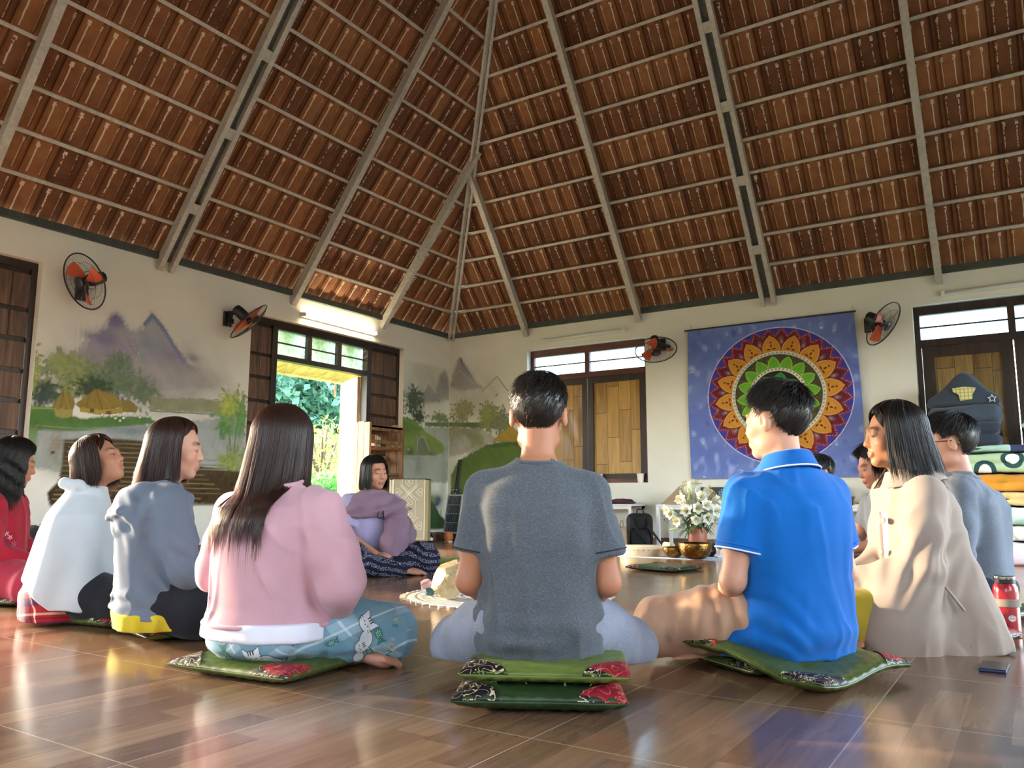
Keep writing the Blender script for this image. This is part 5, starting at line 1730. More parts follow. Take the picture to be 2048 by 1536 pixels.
p.garment('shirt_tail', cloth('yellow_cotton', 'd6c534', var=.05), .0075, wide=1.10, deep=1.16, ext=.012, hem=-.012, after=lambda F: F.cut((0, 0, 1), .055), fold=folds(.005, 18, .002, (0, .1), (34, 34, 4)))
p.legs('trousers', cloth('black_jersey', '24262e', var=.1), .0075, r=(.11, .10, .075, .06), seat=(.185, .15, .085), fold=folds(.003, 19, .0))
p.avoid = (1.08, 1.12, .02)
long_hair(p, M_BROWNHAIR, lambda a: np.interp(np.abs(a), [0, 1.0, PI], [-.12, -.135, -.155]), 41, 3200, vol=.012, face=1.22, flare=.012, curl=.0, fray=.012, part=.1, width=(.0009, .0018))

# ---- woman under the white shawl
j = knees(.05, .26, .25, .09); j.update(elR=(.145, .04, .24), elL=(-.145, .04, .24), wrR=(.05, .17, .16), wrL=(-.05, .17, .16), shR=(.12, .03, .415), shL=(-.12, .03, .415))
p = Person('woman wrapped in a white shawl over a red plaid shirt, chin raised', (3.007, -6.65), 56, .05, .97, skin='b98468', joints=j, yaw=-24, pitch=24, lean=.055)
p.body(.006)
m_sh = cloth('white_wool', 'd0d8df', var=.03, sheen=.35)
def cape(F):
    S = p.S
    F.stack(np.array([.02, .10, .22, .34, .42, .47, .52, .55]) * S, np.zeros(8), np.array([.03, .03, .03, .03, .035, .045, .055, .06]) * S, np.array([.275, .268, .25, .228, .20, .155, .10, .085]) * S, np.array([.215, .205, .18, .155, .135, .115, .09, .08]) * S, k=.03)
    F.chain([(.07, .10, .50), (.09, .03, .535), (.06, -.03, .545), (-.06, -.03, .545), (-.09, .03, .535), (-.07, .10, .50)], [.02, .022, .022, .022, .022, .02], k=.02)
o, V, Q = p.garment('shawl', m_sh, .007, sleeve=None, ext=.0, hem=-.02, extra=cape, hi=(.42, .45, .62), lo=(-.42, -.30, -.06),
    fold=[lambda P: .010 * np.sin(np.arctan2(P[:, 0], P[:, 1]) * 9 + 1.5 * wave_noise(P, 5, 7, 5)) * np.clip((.5 - P[:, 2]) / .4, 0, 1)], after=lambda F: F.cut((-.05, -.62, -.8), .055 - .065))
m_plaid = plaid_material('red_plaid', 'a8262b', [(.3, .16, '26305e', .72), (.8, .05, 'e9d9d0', .45), (.62, .02, '1c2246', .7)], .10, R(8))
p.garment('plaid_shirt', m_plaid, .0075, wide=1.16, deep=1.28, ext=.02, hem=-.035, fold=[folds(.004, 23, .003)], after=lambda F: F.cut((0, 0, 1), .13))
p.legs('trousers', cloth('black_jersey', '24262e'), .008, r=(.11, .10, .075, .06), seat=(.165, .125, .085))
long_hair(p, M_BROWNHAIR, lambda a: np.interp(np.abs(a), [0, 1.0, PI], [-.095, -.115, -.14]), 51, 2600, vol=.017, face=1.12, flare=.016, curl=.010, fray=.014, part=-.2, back=(0, -.02))

# ---- woman in red at the left edge
j = knees(.05, .27, .25, .09)
p = Person('woman in a red embroidered tunic with long wavy black hair at the left edge', (2.02, -6.478), 48, .05, 1.0, skin='b98468', joints=j, yaw=14, pitch=-12)
p.body(.0065)
m_red = cloth('red_crepe', 'a31f36', var=.08)
def emb(V):
    return np.ones((len(V), 3))
o, V, Q = p.garment('tunic', m_red, .008, sleeve='long', ext=.014, hem=-.02, wide=1.06, deep=1.14, sr=(.062, .062, .058, .048), fold=folds(.005, 25, .006))
p.legs('trousers', cloth('pink_red_crepe', 'a93048', var=.08), .008, r=(.115, .10, .08, .07), seat=(.185, .16, .085), fold=folds(.004, 26, .0))
RED_TUNIC = (p, o, V, Q)
long_hair(p, M_BLACKHAIR, lambda a: np.interp(np.abs(a), [0, 1.0, PI], [-.19, -.215, -.235]), 61, 2400, vol=.024, face=1.0, flare=.02, fray=.03, wavy=.008, width=(.001, .002))

# ---- woman in lilac facing us
j = knees(.03, .27, .26, .10); j.update(elR=(.205, .03, .235), elL=(-.205, .04, .235), wrR=(.06, .215, .12), wrL=(-.05, .22, .125))
p = Person('woman in a lilac T-shirt and mauve shawl facing us with closed eyes', (2.538, -4.21), -24, .03, 1.03, skin='bd8a70', joints=j, yaw=10, pitch=-2, roll=3)
p.body(.0055, lips='9c5a50')
m_lil = cloth('lilac_cotton', 'a29abd', var=.05)
p.garment('tshirt', m_lil, .007, sleeve=.72, ext=.012, hem=-.0, wide=1.0, deep=1.05, sr=(.062, .064, .062, .05), fold=folds(.005, 27, .006))
m_mau = cloth('mauve_shawl', '83697a', var=.07)
def drape(F):
    S = p.S
    F.stack(np.array([.36, .41, .455, .495, .53, .545]) * S, np.zeros(6), np.array([-.012, -.012, -.005, .005, .015, .02]) * S, np.array([.238, .238, .224, .170, .108, .088]) * S, np.array([.152, .152, .142, .122, .096, .082]) * S, k=.02)
    # the end that falls over her left side and lap
    F.chain([(-.15, .09, .44), (-.13, .15, .30), (-.07, .20, .18), (-.04, .255, .13)], [.075, .085, .085, .05], k=.04)
    F.chain([(-.20, .0, .42), (-.235, .05, .25), (-.17, .16, .15), (-.05, .26, .12)], [.06, .08, .08, .045], k=.04)
    F.chain([(.12, .10, .44), (.0, .125, .415), (-.12, .10, .42)], [.03, .035, .04], k=.02)
    F.chain([(.09, .085, .52), (.0, .105, .495), (-.09, .085, .52)], [.016, .022, .018], k=.012)
o, V, Q = p.garment('shawl', m_mau, .007, sleeve=None, ext=-.03, hem=.03, extra=drape, lo=(-.42, -.26, -.02), hi=(.40, .42, .62),
    fold=[lambda P: .007 * np.sin(P[:, 2] * 85 + P[:, 0] * 22 + 2 * wave_noise(P, 6, 9, 5)) * (P[:, 2] > .36), lambda P: .007 * np.sin((P[:, 0] * .8 + P[:, 2] * .45) * 95 + 2 * wave_noise(P, 6, 10, 5)) * (P[:, 2] <= .36)])
lp = MB(); c0 = p.S * np.array((.005, .158, .375))
lp.tube([tuple(c0 + np.array((.022 * math.cos(a), .006 * math.sin(a * 2), .026 * math.sin(a)))) for a in np.linspace(0, 2 * PI, 20, endpoint=False)], .003, 6, closed=True)
lp.tube([tuple(c0 + np.array((-.018, .004, .03))), tuple(c0 + np.array((-.026, .01, -.035)))], .005, 6)
lp.build('shawl_ring', mat('black_cord', '1c1718', .6), o, smooth=True)
def motif_material(key, base, ink, rows=.045):
    t = NT(key)
    v = t.coord('Object', (1, 1, 1), (R(20), R(10), 0))
    sp = t.n('SeparateXYZ'); t.l(v, sp.inputs[0])
    wob = t.math('MULTIPLY', t.noise(v, 7, 2), .05)
    f = t.math('FRACT', t.math('DIVIDE', t.math('ADD', t.math('ADD', sp.outputs[2], wob), 3.0), rows))
    band = t.math('LESS_THAN', t.math('ABSOLUTE', t.math('SUBTRACT', f, .5)), .26)
    vo = t.n('TexVoronoi', feature='DISTANCE_TO_EDGE'); vo.inputs['Scale'].default_value = 42
    t.l(t.coord('Object'), vo.inputs['Vector'])
    ring = t.math('LESS_THAN', t.math('ABSOLUTE', t.math('SUBTRACT', vo.outputs[0], .16)), .055)
    col = t.mix(t.math('MULTIPLY', t.math('MULTIPLY', band, ring), .75), lin(base), lin(ink))
    t.set(color=col, rough=.85, spec=.2)
    return t.m
p.legs('trousers', motif_material('navy_motif', '1c1d2e', 'a9a9bd'), .0075, r=(.12, .11, .085, .06), seat=(.185, .14, .085), fold=folds(.005, 28, .0, drape=(30, 30, 20)), frac=.97)
long_hair(p, M_BLACKHAIR, lambda a: np.interp(np.abs(a), [0, 1.0, PI], [-.10, -.115, -.13]), 71, 2600, vol=.014, face=.95, bangs=1.22, flare=.012, curl=.006, fray=.008)

# ---- woman in the beige coat, in profile
j = knees(.075, .25, .30, .10, dict(knL=(-.165, .31, .025), anR=(-.10, .30, -.03), anL=(.10, .24, -.03)))
j.update(elR=(.20, .05, .215), elL=(-.205, .06, .205), wrR=(.07, .255, .125), wrL=(-.075, .285, .135))
p = Person('woman in a long beige coat and yellow trousers seated in profile', (6.215, -5.17), 206, .075, 1.05, skin='a87a5c', joints=j, yaw=2, pitch=0, lean=.02)
hz = dict(R=((-.5, .8, -.2), (0, .2, 1), .4), L=((.35, .9, -.25), (0, .25, 1), .35))
p.body(.005, hands=hz, lips='a35f50')
m_coat = cloth('beige_cotton', 'a2958a', var=.05)
def coat_x(F):
    S = p.S
    F.stack(np.array([-.085, -.02, .06, .14, .22, .32]) * S, np.array([-.02, -.015, -.01, 0, 0, 0]) * S, np.array([-.095, -.09, -.075, -.05, -.03, -.02]) * S, np.array([.222, .214, .20, .186, .172, .168]) * S, np.array([.150, .150, .148, .142, .130, .122]) * S, k=.04)
    F.chain([(-.10, .04, .20), (-.16, .12, .10), (-.19, .16, .0), (-.19, .16, -.06)], [.085, .112, .116, .114], .05); F.cone((-.09, -.12, .18), (-.14, -.18, -.05), .055, .06, .06); F.cone((.06, -.12, .18), (.08, -.19, -.05), .055, .055, .06)
def coat_cut(F):
    F.cut((0, -.15, -1), .070 + .03)
    # open front: the placket falls aside below the chest
    sl, X, Y, Z = F.sub((-.065, .02, -.15), (.10, .5, .40))
    F.D[sl] = np.maximum(F.D[sl], np.minimum(np.minimum(X + .05, .085 - X), Y - .055 + .0 * Z))
o, V, Q = p.garment('coat', m_coat, .0065, sleeve='long', ext=.016, hem=-.10, wide=1.02, deep=1.06, sr=(.064, .062, .058, .046), extra=coat_x, after=coat_cut, lo=(-.46, -.42, -.13), hi=(.46, .5, .60),
    fold=[folds(.006, 33, .0, drape=(20, 20, 3)), bend_folds(p.J['elL'], .12, .011, (0, .8, .5), 105, 12), bend_folds(p.J['wrL'], .09, .005, (.2, 1, 0), 120, 13),
          lambda P: .009 * np.sin(np.arctan2(P[:, 0], -P[:, 1] - .02) * 8 + P[:, 2] * 6) * np.clip((.2 - P[:, 2]) / .2, 0, 1)])
fold_collar(p, m_coat, .580, .512, .074, .128, None, o, open_=.6)
for z in (.36, .25):
    bt = MB()
    c = np.array((-.075, .135 + (.36 - z) * .12, z)) * p.S
    bt.lathe([(.0005, .0), (.011, .0), (.012, .003), (.009, .005), (.0005, .004)], 16, Matrix.Translation(c) @ frame((-.4, 1, .1)).to_4x4())
    bt.build('coat_button', mat('horn_button', 'b59a78', .4), o, smooth=True)
pk = MB()
pk.tube([(-.212, .02, .19), (-.228, -.02, .13), (-.240, -.055, .075)], .011, 8, flat=.45)
pk.build('pocket_welt', m_coat, o, smooth=True)
o2, _, _ = p.garment('blouse', cloth('white_cotton', 'e6e8f2'), .0075, ext=.004, hem=.0, wide=.98, deep=1.0, fold=folds(.003, 34, .003))
fold_collar(p, MATS['white_cotton'], .585, .515, .062, .092, None, o2, open_=.55)
p.legs('trousers', cloth('mustard_cotton', 'a08f2c', var=.07), .007, r=(.10, .088, .07, .06), seat=(.17, .13, .085), fold=folds(.004, 35, .0, drape=(24, 24, 18)))
p.avoid = (1.02, 1.06, .022)
long_hair(p, M_BLACKHAIR, lambda a: np.interp(np.abs(a), [0, 1.0, 2.0, PI], [-.14, -.145, -.15, -.155]), 81, 3800, vol=.018, face=1.02, flare=.014, curl=.0, fray=.018, grey=.05, back=(0, -.010), part=.15, width=(.0008, .0017))

# ---- man in the grey sweater with glasses
j = knees(.06, .27, .25, .09); j.update(elR=(.22, .03, .215), elL=(-.22, .04, .215))
p = Person('man in a grey-blue sweater and glasses, seated behind the woman in the coat', (6.351, -4.279), 178, .06, 1.10, skin='c08f78', joints=j, yaw=14, pitch=-4, lean=.03)
p.body(.0055)
m_sw = cloth('grey_melange', '5f6874', heather=.3, var=.06)
o, V, Q = p.garment('sweater', m_sw, .007, sleeve='long', ext=.014, hem=-.03, wide=1.02, deep=1.08, sr=(.064, .066, .060, .048),
    fold=[folds(.006, 43, .010, (-.03, .14), (17, 17, 6)), bend_folds(p.J['elL'], .1, .006, (0, .7, .7), 100, 14), bend_folds(p.J['shL'] + np.array((.01, -.02, -.02)), .07, .004, (1, .4, 0), 150, 15)])
slice_tube('collar', V, Q, (0, -.2, 1), .522 * p.S - .2 * (.03), .007, m_sw, o, sel=lambda P: np.linalg.norm(P[:, :2] - np.array((0, .03)), axis=1) < .12)
p.legs('trousers', cloth('navy_cotton', '1f2536'), .008, seat=(.185, .15, .09))
short_hair(p, M_BLACKHAIR, 91, 3200, top=.026, side=.015, nape=2.85, fluff=.7, length=.055, hl=.98)
def glasses(p):
    g = MB(); H = lambda c: tuple(p.hp(c))
    for q in (-1, 1):
        g.tube([H((q * .033 + .022 * math.cos(a), .103 - .004 * math.cos(a) * q, .004 + .016 * math.sin(a))) for a in np.linspace(0, 2 * PI, 24, endpoint=False)], .0017, 6, closed=True)
        g.tube([H((q * .055, .099, .010)), H((q * .074, .06, .012)), H((q * .083, -.005, .010)), H((q * .080, -.028, -.008))], .0022, 6)
    g.tube([H((-.011, .105, .008)), H((0, .109, .011)), H((.011, .105, .008))], .0016, 6)
    return g.build('glasses', mat('black_acetate', '15151a', .25), p.root, smooth=True)
glasses(p)

# ---- young man with curly hair, beyond the coat
j = knees(.05, .27, .25, .09); j.update(elL=(-.21, .10, .25), wrL=(-.09, .30, .21), elR=(.21, .10, .25), wrR=(.06, .30, .19))
p = Person('young man with curly dark hair looking down, half hidden by the woman in the coat', (5.909, -3.589), 214, .05, 1.0, skin='b9826b', joints=j, yaw=0, pitch=-13, lean=.03)
p.body(.006, hands=dict(R=((-.55, .75, -.1), (0, .3, 1), .5), L=((.45, .8, -.3), (-.2, .25, 1), .6)), lips='a35f58')
p.garment('tshirt', cloth('grey_shirt', '8d8f94'), .0085, sleeve=.6, ext=.012, hem=-.02, fold=folds(.004, 51, .004))
p.legs('trousers', cloth('navy_cotton', '1f2536'), .009)
short_hair(p, M_BLACKHAIR, 95, 1800, top=.026, side=.012, nape=2.4, fluff=1.8, length=.07, hl=1.08)

# ---- person almost wholly behind the blue polo shirt
j = knees(.05, .27, .25, .09)
p = Person('person hidden behind the blue polo shirt, only dark hair showing over his shoulder', (5.423, -3.0), 232, .05, .97, skin='b9826b', joints=j)
p.body(.008)
p.garment('tshirt', cloth('dark_shirt', '3a3d48'), .010, sleeve=.6, ext=.012, hem=-.02)
p.legs('trousers', cloth('navy_cotton', '1f2536'), .010)
short_hair(p, M_BLACKHAIR, 97, 1200, top=.03, side=.014, nape=2.1, fluff=.6)
# ================================================================ prints, lettering and embroidery laid on the cloth
from mathutils.bvhtree import BVHTree
class Printer:
    def __init__(s, ob):
        me = ob.data
        vs = [v.co.copy() for v in me.vertices]
        s.t = BVHTree.FromPolygons(vs, [tuple(p.vertices) for p in me.polygons]); s.ob = ob
    def lay(s, name, polys, at, nrm, rot, size, m, lift=.0015):
        """polys: flat outlines in units of size; dropped on the cloth round the point at, along -nrm"""
        n = Vector(nrm).normalized(); x = Vector((0, 0, 1)).cross(n); x.normalize(); y = n.cross(x)
        c, q = math.cos(R(rot)), math.sin(R(rot))
        X = x * c + y * q; Y = y * c - x * q; at = Vector(at)
        bm = bmesh.new()
        for p in polys:
            f = bm.faces.new([bm.verts.new((a, b, 0)) for a, b in p])
        bmesh.ops.triangulate(bm, faces=bm.faces[:])
        for k in range(4):
            lg = [e for e in bm.edges if e.calc_length() * size > .007]
            if not lg: break
            bmesh.ops.subdivide_edges(bm, edges=lg, cuts=1)
            bmesh.ops.triangulate(bm, faces=[f for f in bm.faces if len(f.verts) > 3])
        for v in bm.verts:
            P = at + (X * v.co.x + Y * v.co.y) * size
            h = s.t.ray_cast(P + n * .10, -n, .22)
            if h[0] is None: h = s.t.find_nearest(P)
            v.co = h[0] + h[1] * lift
        return MB().bm(bm).build(name, m, s.ob, smooth=True)
def ellp(cx, cy_, rx, ry, n=20, a=0.0):
    return [(cx + rx * math.cos(t) * math.cos(a) - ry * math.sin(t) * math.sin(a), cy_ + rx * math.cos(t) * math.sin(a) + ry * math.sin(t) * math.cos(a)) for t in np.linspace(0, 2 * PI, n, endpoint=False)]
def letter_polys(ch):
    cu = bpy.data.curves.new('lettering', 'FONT'); cu.body = ch; cu.size = 1.0; cu.align_x = 'CENTER'; cu.align_y = 'CENTER'; cu.offset = .015; cu.resolution_u = 2
    o = bpy.data.objects.new('lettering', cu)
    me = o.to_mesh(); P = [[(me.vertices[i].co.x, me.vertices[i].co.y) for i in p.vertices] for p in me.polygons]
    o.to_mesh_clear(); bpy.data.objects.remove(o); bpy.data.curves.remove(cu)
    return P
M_INK = mat('print_ink', '22302f', .8); M_CATW = mat('print_white', 'dde6ec', .8); M_TEAL = mat('print_teal', '3f7f73', .8); M_MINT = mat('print_mint', 'c4dccb', .8)
M_YEL = mat('print_yellow', 'd8bb52', .8); M_LILAC = mat('print_lilac', 'b9a3c4', .8); M_GREY = mat('print_grey', '8fa0ac', .8)
LET = {'lilac': M_LILAC, 'yellow': M_YEL, 'teal': M_TEAL, 'grey': M_GREY}
pr = Printer(PINK_LEGS)
def kitten(at, n, rot, sz):
    head = ellp(0, 0, .42, .34); ears = [[(-.40, .08), (-.44, .50), (-.12, .30)], [(.40, .08), (.44, .50), (.12, .30)]]
    body = ellp(.62, -.34, .40, .32, a=-.5)
    g = lambda p, k: [(x * k + (1 - k) * sum(a for a, b in p) / len(p), y * k + (1 - k) * sum(b for a, b in p) / len(p)) for x, y in p]
    pr.lay('cat_outline', [g(q, 1.08) for q in [body, head] + ears], at, n, rot, sz, M_INK, .0008)
    pr.lay('cat_print', [body, head] + [g(q, .9) for q in ears], at, n, rot, sz, M_CATW, .0014)
    pr.lay('cat_stripes', [[(x, .34), (x + .07, .33), (x + .04, .14), (x, .14)] for x in (-.14, -.02, .10)] + [[(s * .42, z), (s * .42, z - .05), (s * .26, z - .03)] for s in (-1, 1) for z in (.02, -.10)]
           + [ellp(-.15, -.03, .05, .022), ellp(.15, -.03, .05, .022), ellp(0, -.10, .035, .025)], at, n, rot, sz, M_INK, .0020)
def fishtail(at, n, rot, sz):
    pr.lay('fishtail_print', [ellp(0, 0, .46, .30), [(.36, .06), (.78, .44), (.70, .02)], [(.36, -.06), (.70, -.02), (.80, -.40)]], at, n, rot, sz, M_TEAL, .0014)
    pr.lay('scale_dots', [ellp(x * .16 + (.08 if y % 2 else 0), y * .12, .05, .04, 8) for y in (-1, 0, 1) for x in (-1, 0, 1)], at, n, rot, sz, M_MINT, .0020)
def words(txt, cols, at, n, rot, sz, step=.85):
    for k, ch in enumerate(txt):
        if ch == ' ': continue
        off = (k - (len(txt) - 1) / 2) * step
        P = [[(x + off, y) for x, y in p] for p in letter_polys(ch)]
        pr.lay('lettering', P, at, n, rot, sz, LET[cols[k % len(cols)]], .0016)
# where each print sits on the trousers (trouser coordinates, outward direction, turn in degrees, size in metres)
kitten((.288, .118, .090), (.80, -.58, .15), -62, .066); fishtail((.312, .148, .058), (.80, -.58, .05), -70, .044)
kitten((.276, .105, .020), (.80, -.55, -.25), -60, .050); fishtail((.288, .135, .004), (.74, -.58, -.35), -50, .036)
kitten((.08, -.150, .012), (.30, -.95, -.05), 12, .062); fishtail((-.02, -.155, .008), (.05, -1, -.05), 100, .05)
fishtail((-.14, -.145, .004), (-.35, -.93, -.05), 20, .045); fishtail((.225, .025, .040), (.92, -.38, .0), 20, .034)
words('HAVE FUN', ['lilac', 'grey', 'yellow', 'teal', 'grey', 'lilac', 'yellow', 'teal'], (.335, .196, .064), (.74, -.62, .22), -102, .0235)
words('HAVE FUN', ['lilac', 'yellow', 'teal', 'grey', 'lilac', 'lilac', 'teal'], (.165, -.085, .020), (.72, -.69, .0), -96, .0235)
words('HAVE FUN', ['yellow', 'teal', 'grey', 'lilac'], (-.20, -.09, .010), (-.75, -.66, .0), -90, .0225)
# embroidered flowers on the red tunic
RP, RO, RV, RQ = RED_TUNIC
pr = Printer(RO)
M_SILV = mat('silver_thread', 'd9c6cc', .5); M_DPINK = mat('pink_thread', 'c8607a', .6); M_NVY = mat('navy_thread', '4a3f66', .6)
def blossom(at, n, rot, sz, m, k=6):
    pr.lay('embroidery', [ellp(.34 * math.cos(a), .34 * math.sin(a), .26, .09, 10, a) for a in np.linspace(0, 2 * PI, k, endpoint=False)], at, n, rot, sz, m)
rq = np.random.default_rng(6)
for i, (at, n) in enumerate((((.12, .079, .279), (.62, .78, .04)), ((.099, .094, .245), (.43, .9, .02)), ((.20, .10, .25), (.3, .9, .1)), ((.144, .10, .30), (.2, .97, 0)), ((.15, -.09, .24), (.6, -.8, 0)), ((.19, -.02, .20), (.95, -.2, 0)),
                             ((.06, -.12, .22), (.2, -.97, 0)), ((.19, .03, .25), (.95, .2, 0)), ((.12, -.11, .18), (.5, -.85, 0)), ((.20, .02, .16), (.95, .1, 0)), ((-.06, -.12, .20), (-.2, -.97, 0)), ((.0, -.13, .26), (0, -1, 0)))):
    blossom(at, n, rq.uniform(0, 90), .024 + .010 * (i % 3), [M_SILV, M_DPINK, M_NVY][i % 3], 5 + i % 3)
# ================================================================ things on the walls
M_FANBLK = mat('fan_black', '1b1c1f', .4)
M_ORANGE = mat('fan_orange', 'd2572c', .4)
M_WHITEP = mat('white_plastic', 'e4e2da', .4)
def wall_fan(label, ctr, nrm, mount, wall_n, roll=0.0, cord=.62):
    ctr, nrm, mount, wall_n = Vector(ctr), Vector(nrm).normalized(), Vector(mount), Vector(wall_n)
    root = thing('wall_fan', label, 'fan', mount, group='wall fans')
    T = Matrix.Translation(ctr - mount) @ frame(nrm).to_4x4()
    b = MB(); F = Matrix.Translation((0, 0, 0)) @ frame(wall_n, (0, 0, 1)).to_4x4()
    b.box((-.075, -.05, .001), (.075, .05, .03), F, bev=.008); b.box((-.05, -.03, .03), (.0, .03, .075), F, bev=.006)
    back = T @ Vector((0, 0, -.11))
    b.tube([F @ Vector((-.02, 0, .05)), F @ Vector((-.02, 0, .05)).lerp(back, .5) - Vector((0, 0, .02)), back], [.022, .02, .026], 10)
    b.build('bracket', M_FANBLK, root)
    m = MB().lathe([(.03, -.19), (.046, -.18), (.052, -.14), (.055, -.07), (.048, -.045), (.02, -.04)], 20, T)
    m.build('motor', M_FANBLK, root, smooth=True)
    bl = MB()
    for k in range(3):
        n1, n2 = 8, 7; vs, fs = [], []
        for i in range(n1):
            r_ = .03 + .165 * i / (n1 - 1)
            for j in range(n2):
                w = (j / (n2 - 1) - .5)
                a = 2 * PI * k / 3 + roll + w * (.8 - .2 * i / n1) + .35 * i / n1
                vs.append((r_ * math.cos(a), r_ * math.sin(a), -.01 + .045 * w + .008 * math.cos(w * 3)))
        for i in range(n1 - 1):
            for j in range(n2 - 1):
                q = i * n2 + j; fs.append((q, q + 1, q + n2 + 1, q + n2))
        o = len(vs); vs2 = [(x, y, z - .003) for x, y, z in vs]
        bl_ = MB().add(vs, fs, T).add(vs2, [f[::-1] for f in fs], T)
        bl_.build('fan_blade', M_ORANGE, root, smooth=True)
    MB().lathe([(.001, .02), (.03, .016), (.036, 0), (.034, -.03)], 18, T).build('hub', M_FANBLK, root, smooth=True)
    g = MB(); RR = .232
    ring = lambda r_, z, t: g.tube([T @ Vector((r_ * math.cos(a), r_ * math.sin(a), z)) for a in np.linspace(0, 2 * PI, 48, endpoint=False)], t, 6, closed=True)
    ring(RR, 0, .0065); ring(.165, .034, .0013); ring(.10, .046, .0013); ring(.05, .05, .003); ring(.15, -.038, .0013); ring(.075, -.05, .0022)
    for k in range(64):
        a = 2 * PI * k / 64; c, s = math.cos(a), math.sin(a)
        g.tube([T @ Vector((x * c, x * s, z)) for x, z in ((.045, .05), (.12, .046), (.19, .027), (RR, 0))], .0007, 3)
        if k % 2 == 0: g.tube([T @ Vector((x * c, x * s, z)) for x, z in ((.06, -.05), (.15, -.038), (RR, 0))], .0007, 3)
    g.lathe([(.001, .054), (.04, .052), (.046, .048)], 18, T)
    g.build('guard', M_FANBLK, root, smooth=True)
    for s in (-1, 1):
        c = MB(); q = F @ Vector((.05 * 0, .02 * s, .055))
        L = cord + .05 * s
        c.tube([q, q - Vector((0, 0, L))], .0012, 4); c.lathe([(.001, 0), (.006, .004), (.003, .022), (.001, .024)], 8, Matrix.Translation(q - Vector((0, 0, L + .02))))
        c.build('pull_cord', M_WHITEP, root)
    return root
wall_fan('wall fan with orange blades over the painted huts, left of the other mural wall fan', (.25, -5.2, 2.272), (0.087, -0.892, -0.444), (0, -5.09, 2.245), (1, 0, 0), .5, .45)
wall_fan('wall fan seen edge-on beside the lit tube light and the doorway', (.24, -3.553, 2.254), (0.478, 0.532, -0.699), (0, -3.63, 2.29), (1, 0, 0), .2)
wall_fan('wall fan tipped down beside the golden shuttered window', (3.121, -.24, 2.203), (0.251, -0.384, -0.889), (3.10, 0, 2.30), (0, -1, 0), .2)
wall_fan('wall fan right of the mandala hanging', (5.489, -.24, 2.223), (0.778, -0.217, -0.590), (5.33, 0, 2.27), (0, -1, 0), 1.0)

def tube_light(label, a, b, wall_n, lit):
    a, b, wn_ = Vector(a), Vector(b), Vector(wall_n)
    d = (b - a).normalized(); L = (b - a).length
    root = thing('tube_light', label, 'light', a, group='tube lights over the openings')
    M = frame(wn_, d).to_4x4()
    MB().box((0, -.024, .002), (L, .024, .03), M, bev=.004).build('fitting', M_WHITEP, root)
    t = MB(); t.tube([M @ Vector((.03, 0, .052)), M @ Vector((L - .03, 0, .052))], .017, 14)
    if lit:
        m = NT('lit_tube'); m.set(color=(1, .95, .85), emis=lin('ffe9c4'), estr=14.0); mt = m.m
    else: mt = mat('dead_tube', 'dcdcd2', .25)
    t.build('tube', mt, root, smooth=True)
    for x in (0.0, L - .035):
        MB().box((x, -.022, .03), (x + .035, .022, .074), M, bev=.006).build('lamp_holder', M_WHITEP, root)
tube_light('lit tube light over the open doorway', (0, -2.70, 2.520), (0, -1.50, 2.512), (1, 0, 0), True)
tube_light('unlit white tube light over the golden shuttered window', (1.50, 0, 2.515), (2.66, 0, 2.53), (0, -1, 0), False)
tube_light('unlit white tube light over the window behind the bedding', (5.985, 0, 2.50), (7.18, 0, 2.51), (0, -1, 0), False)

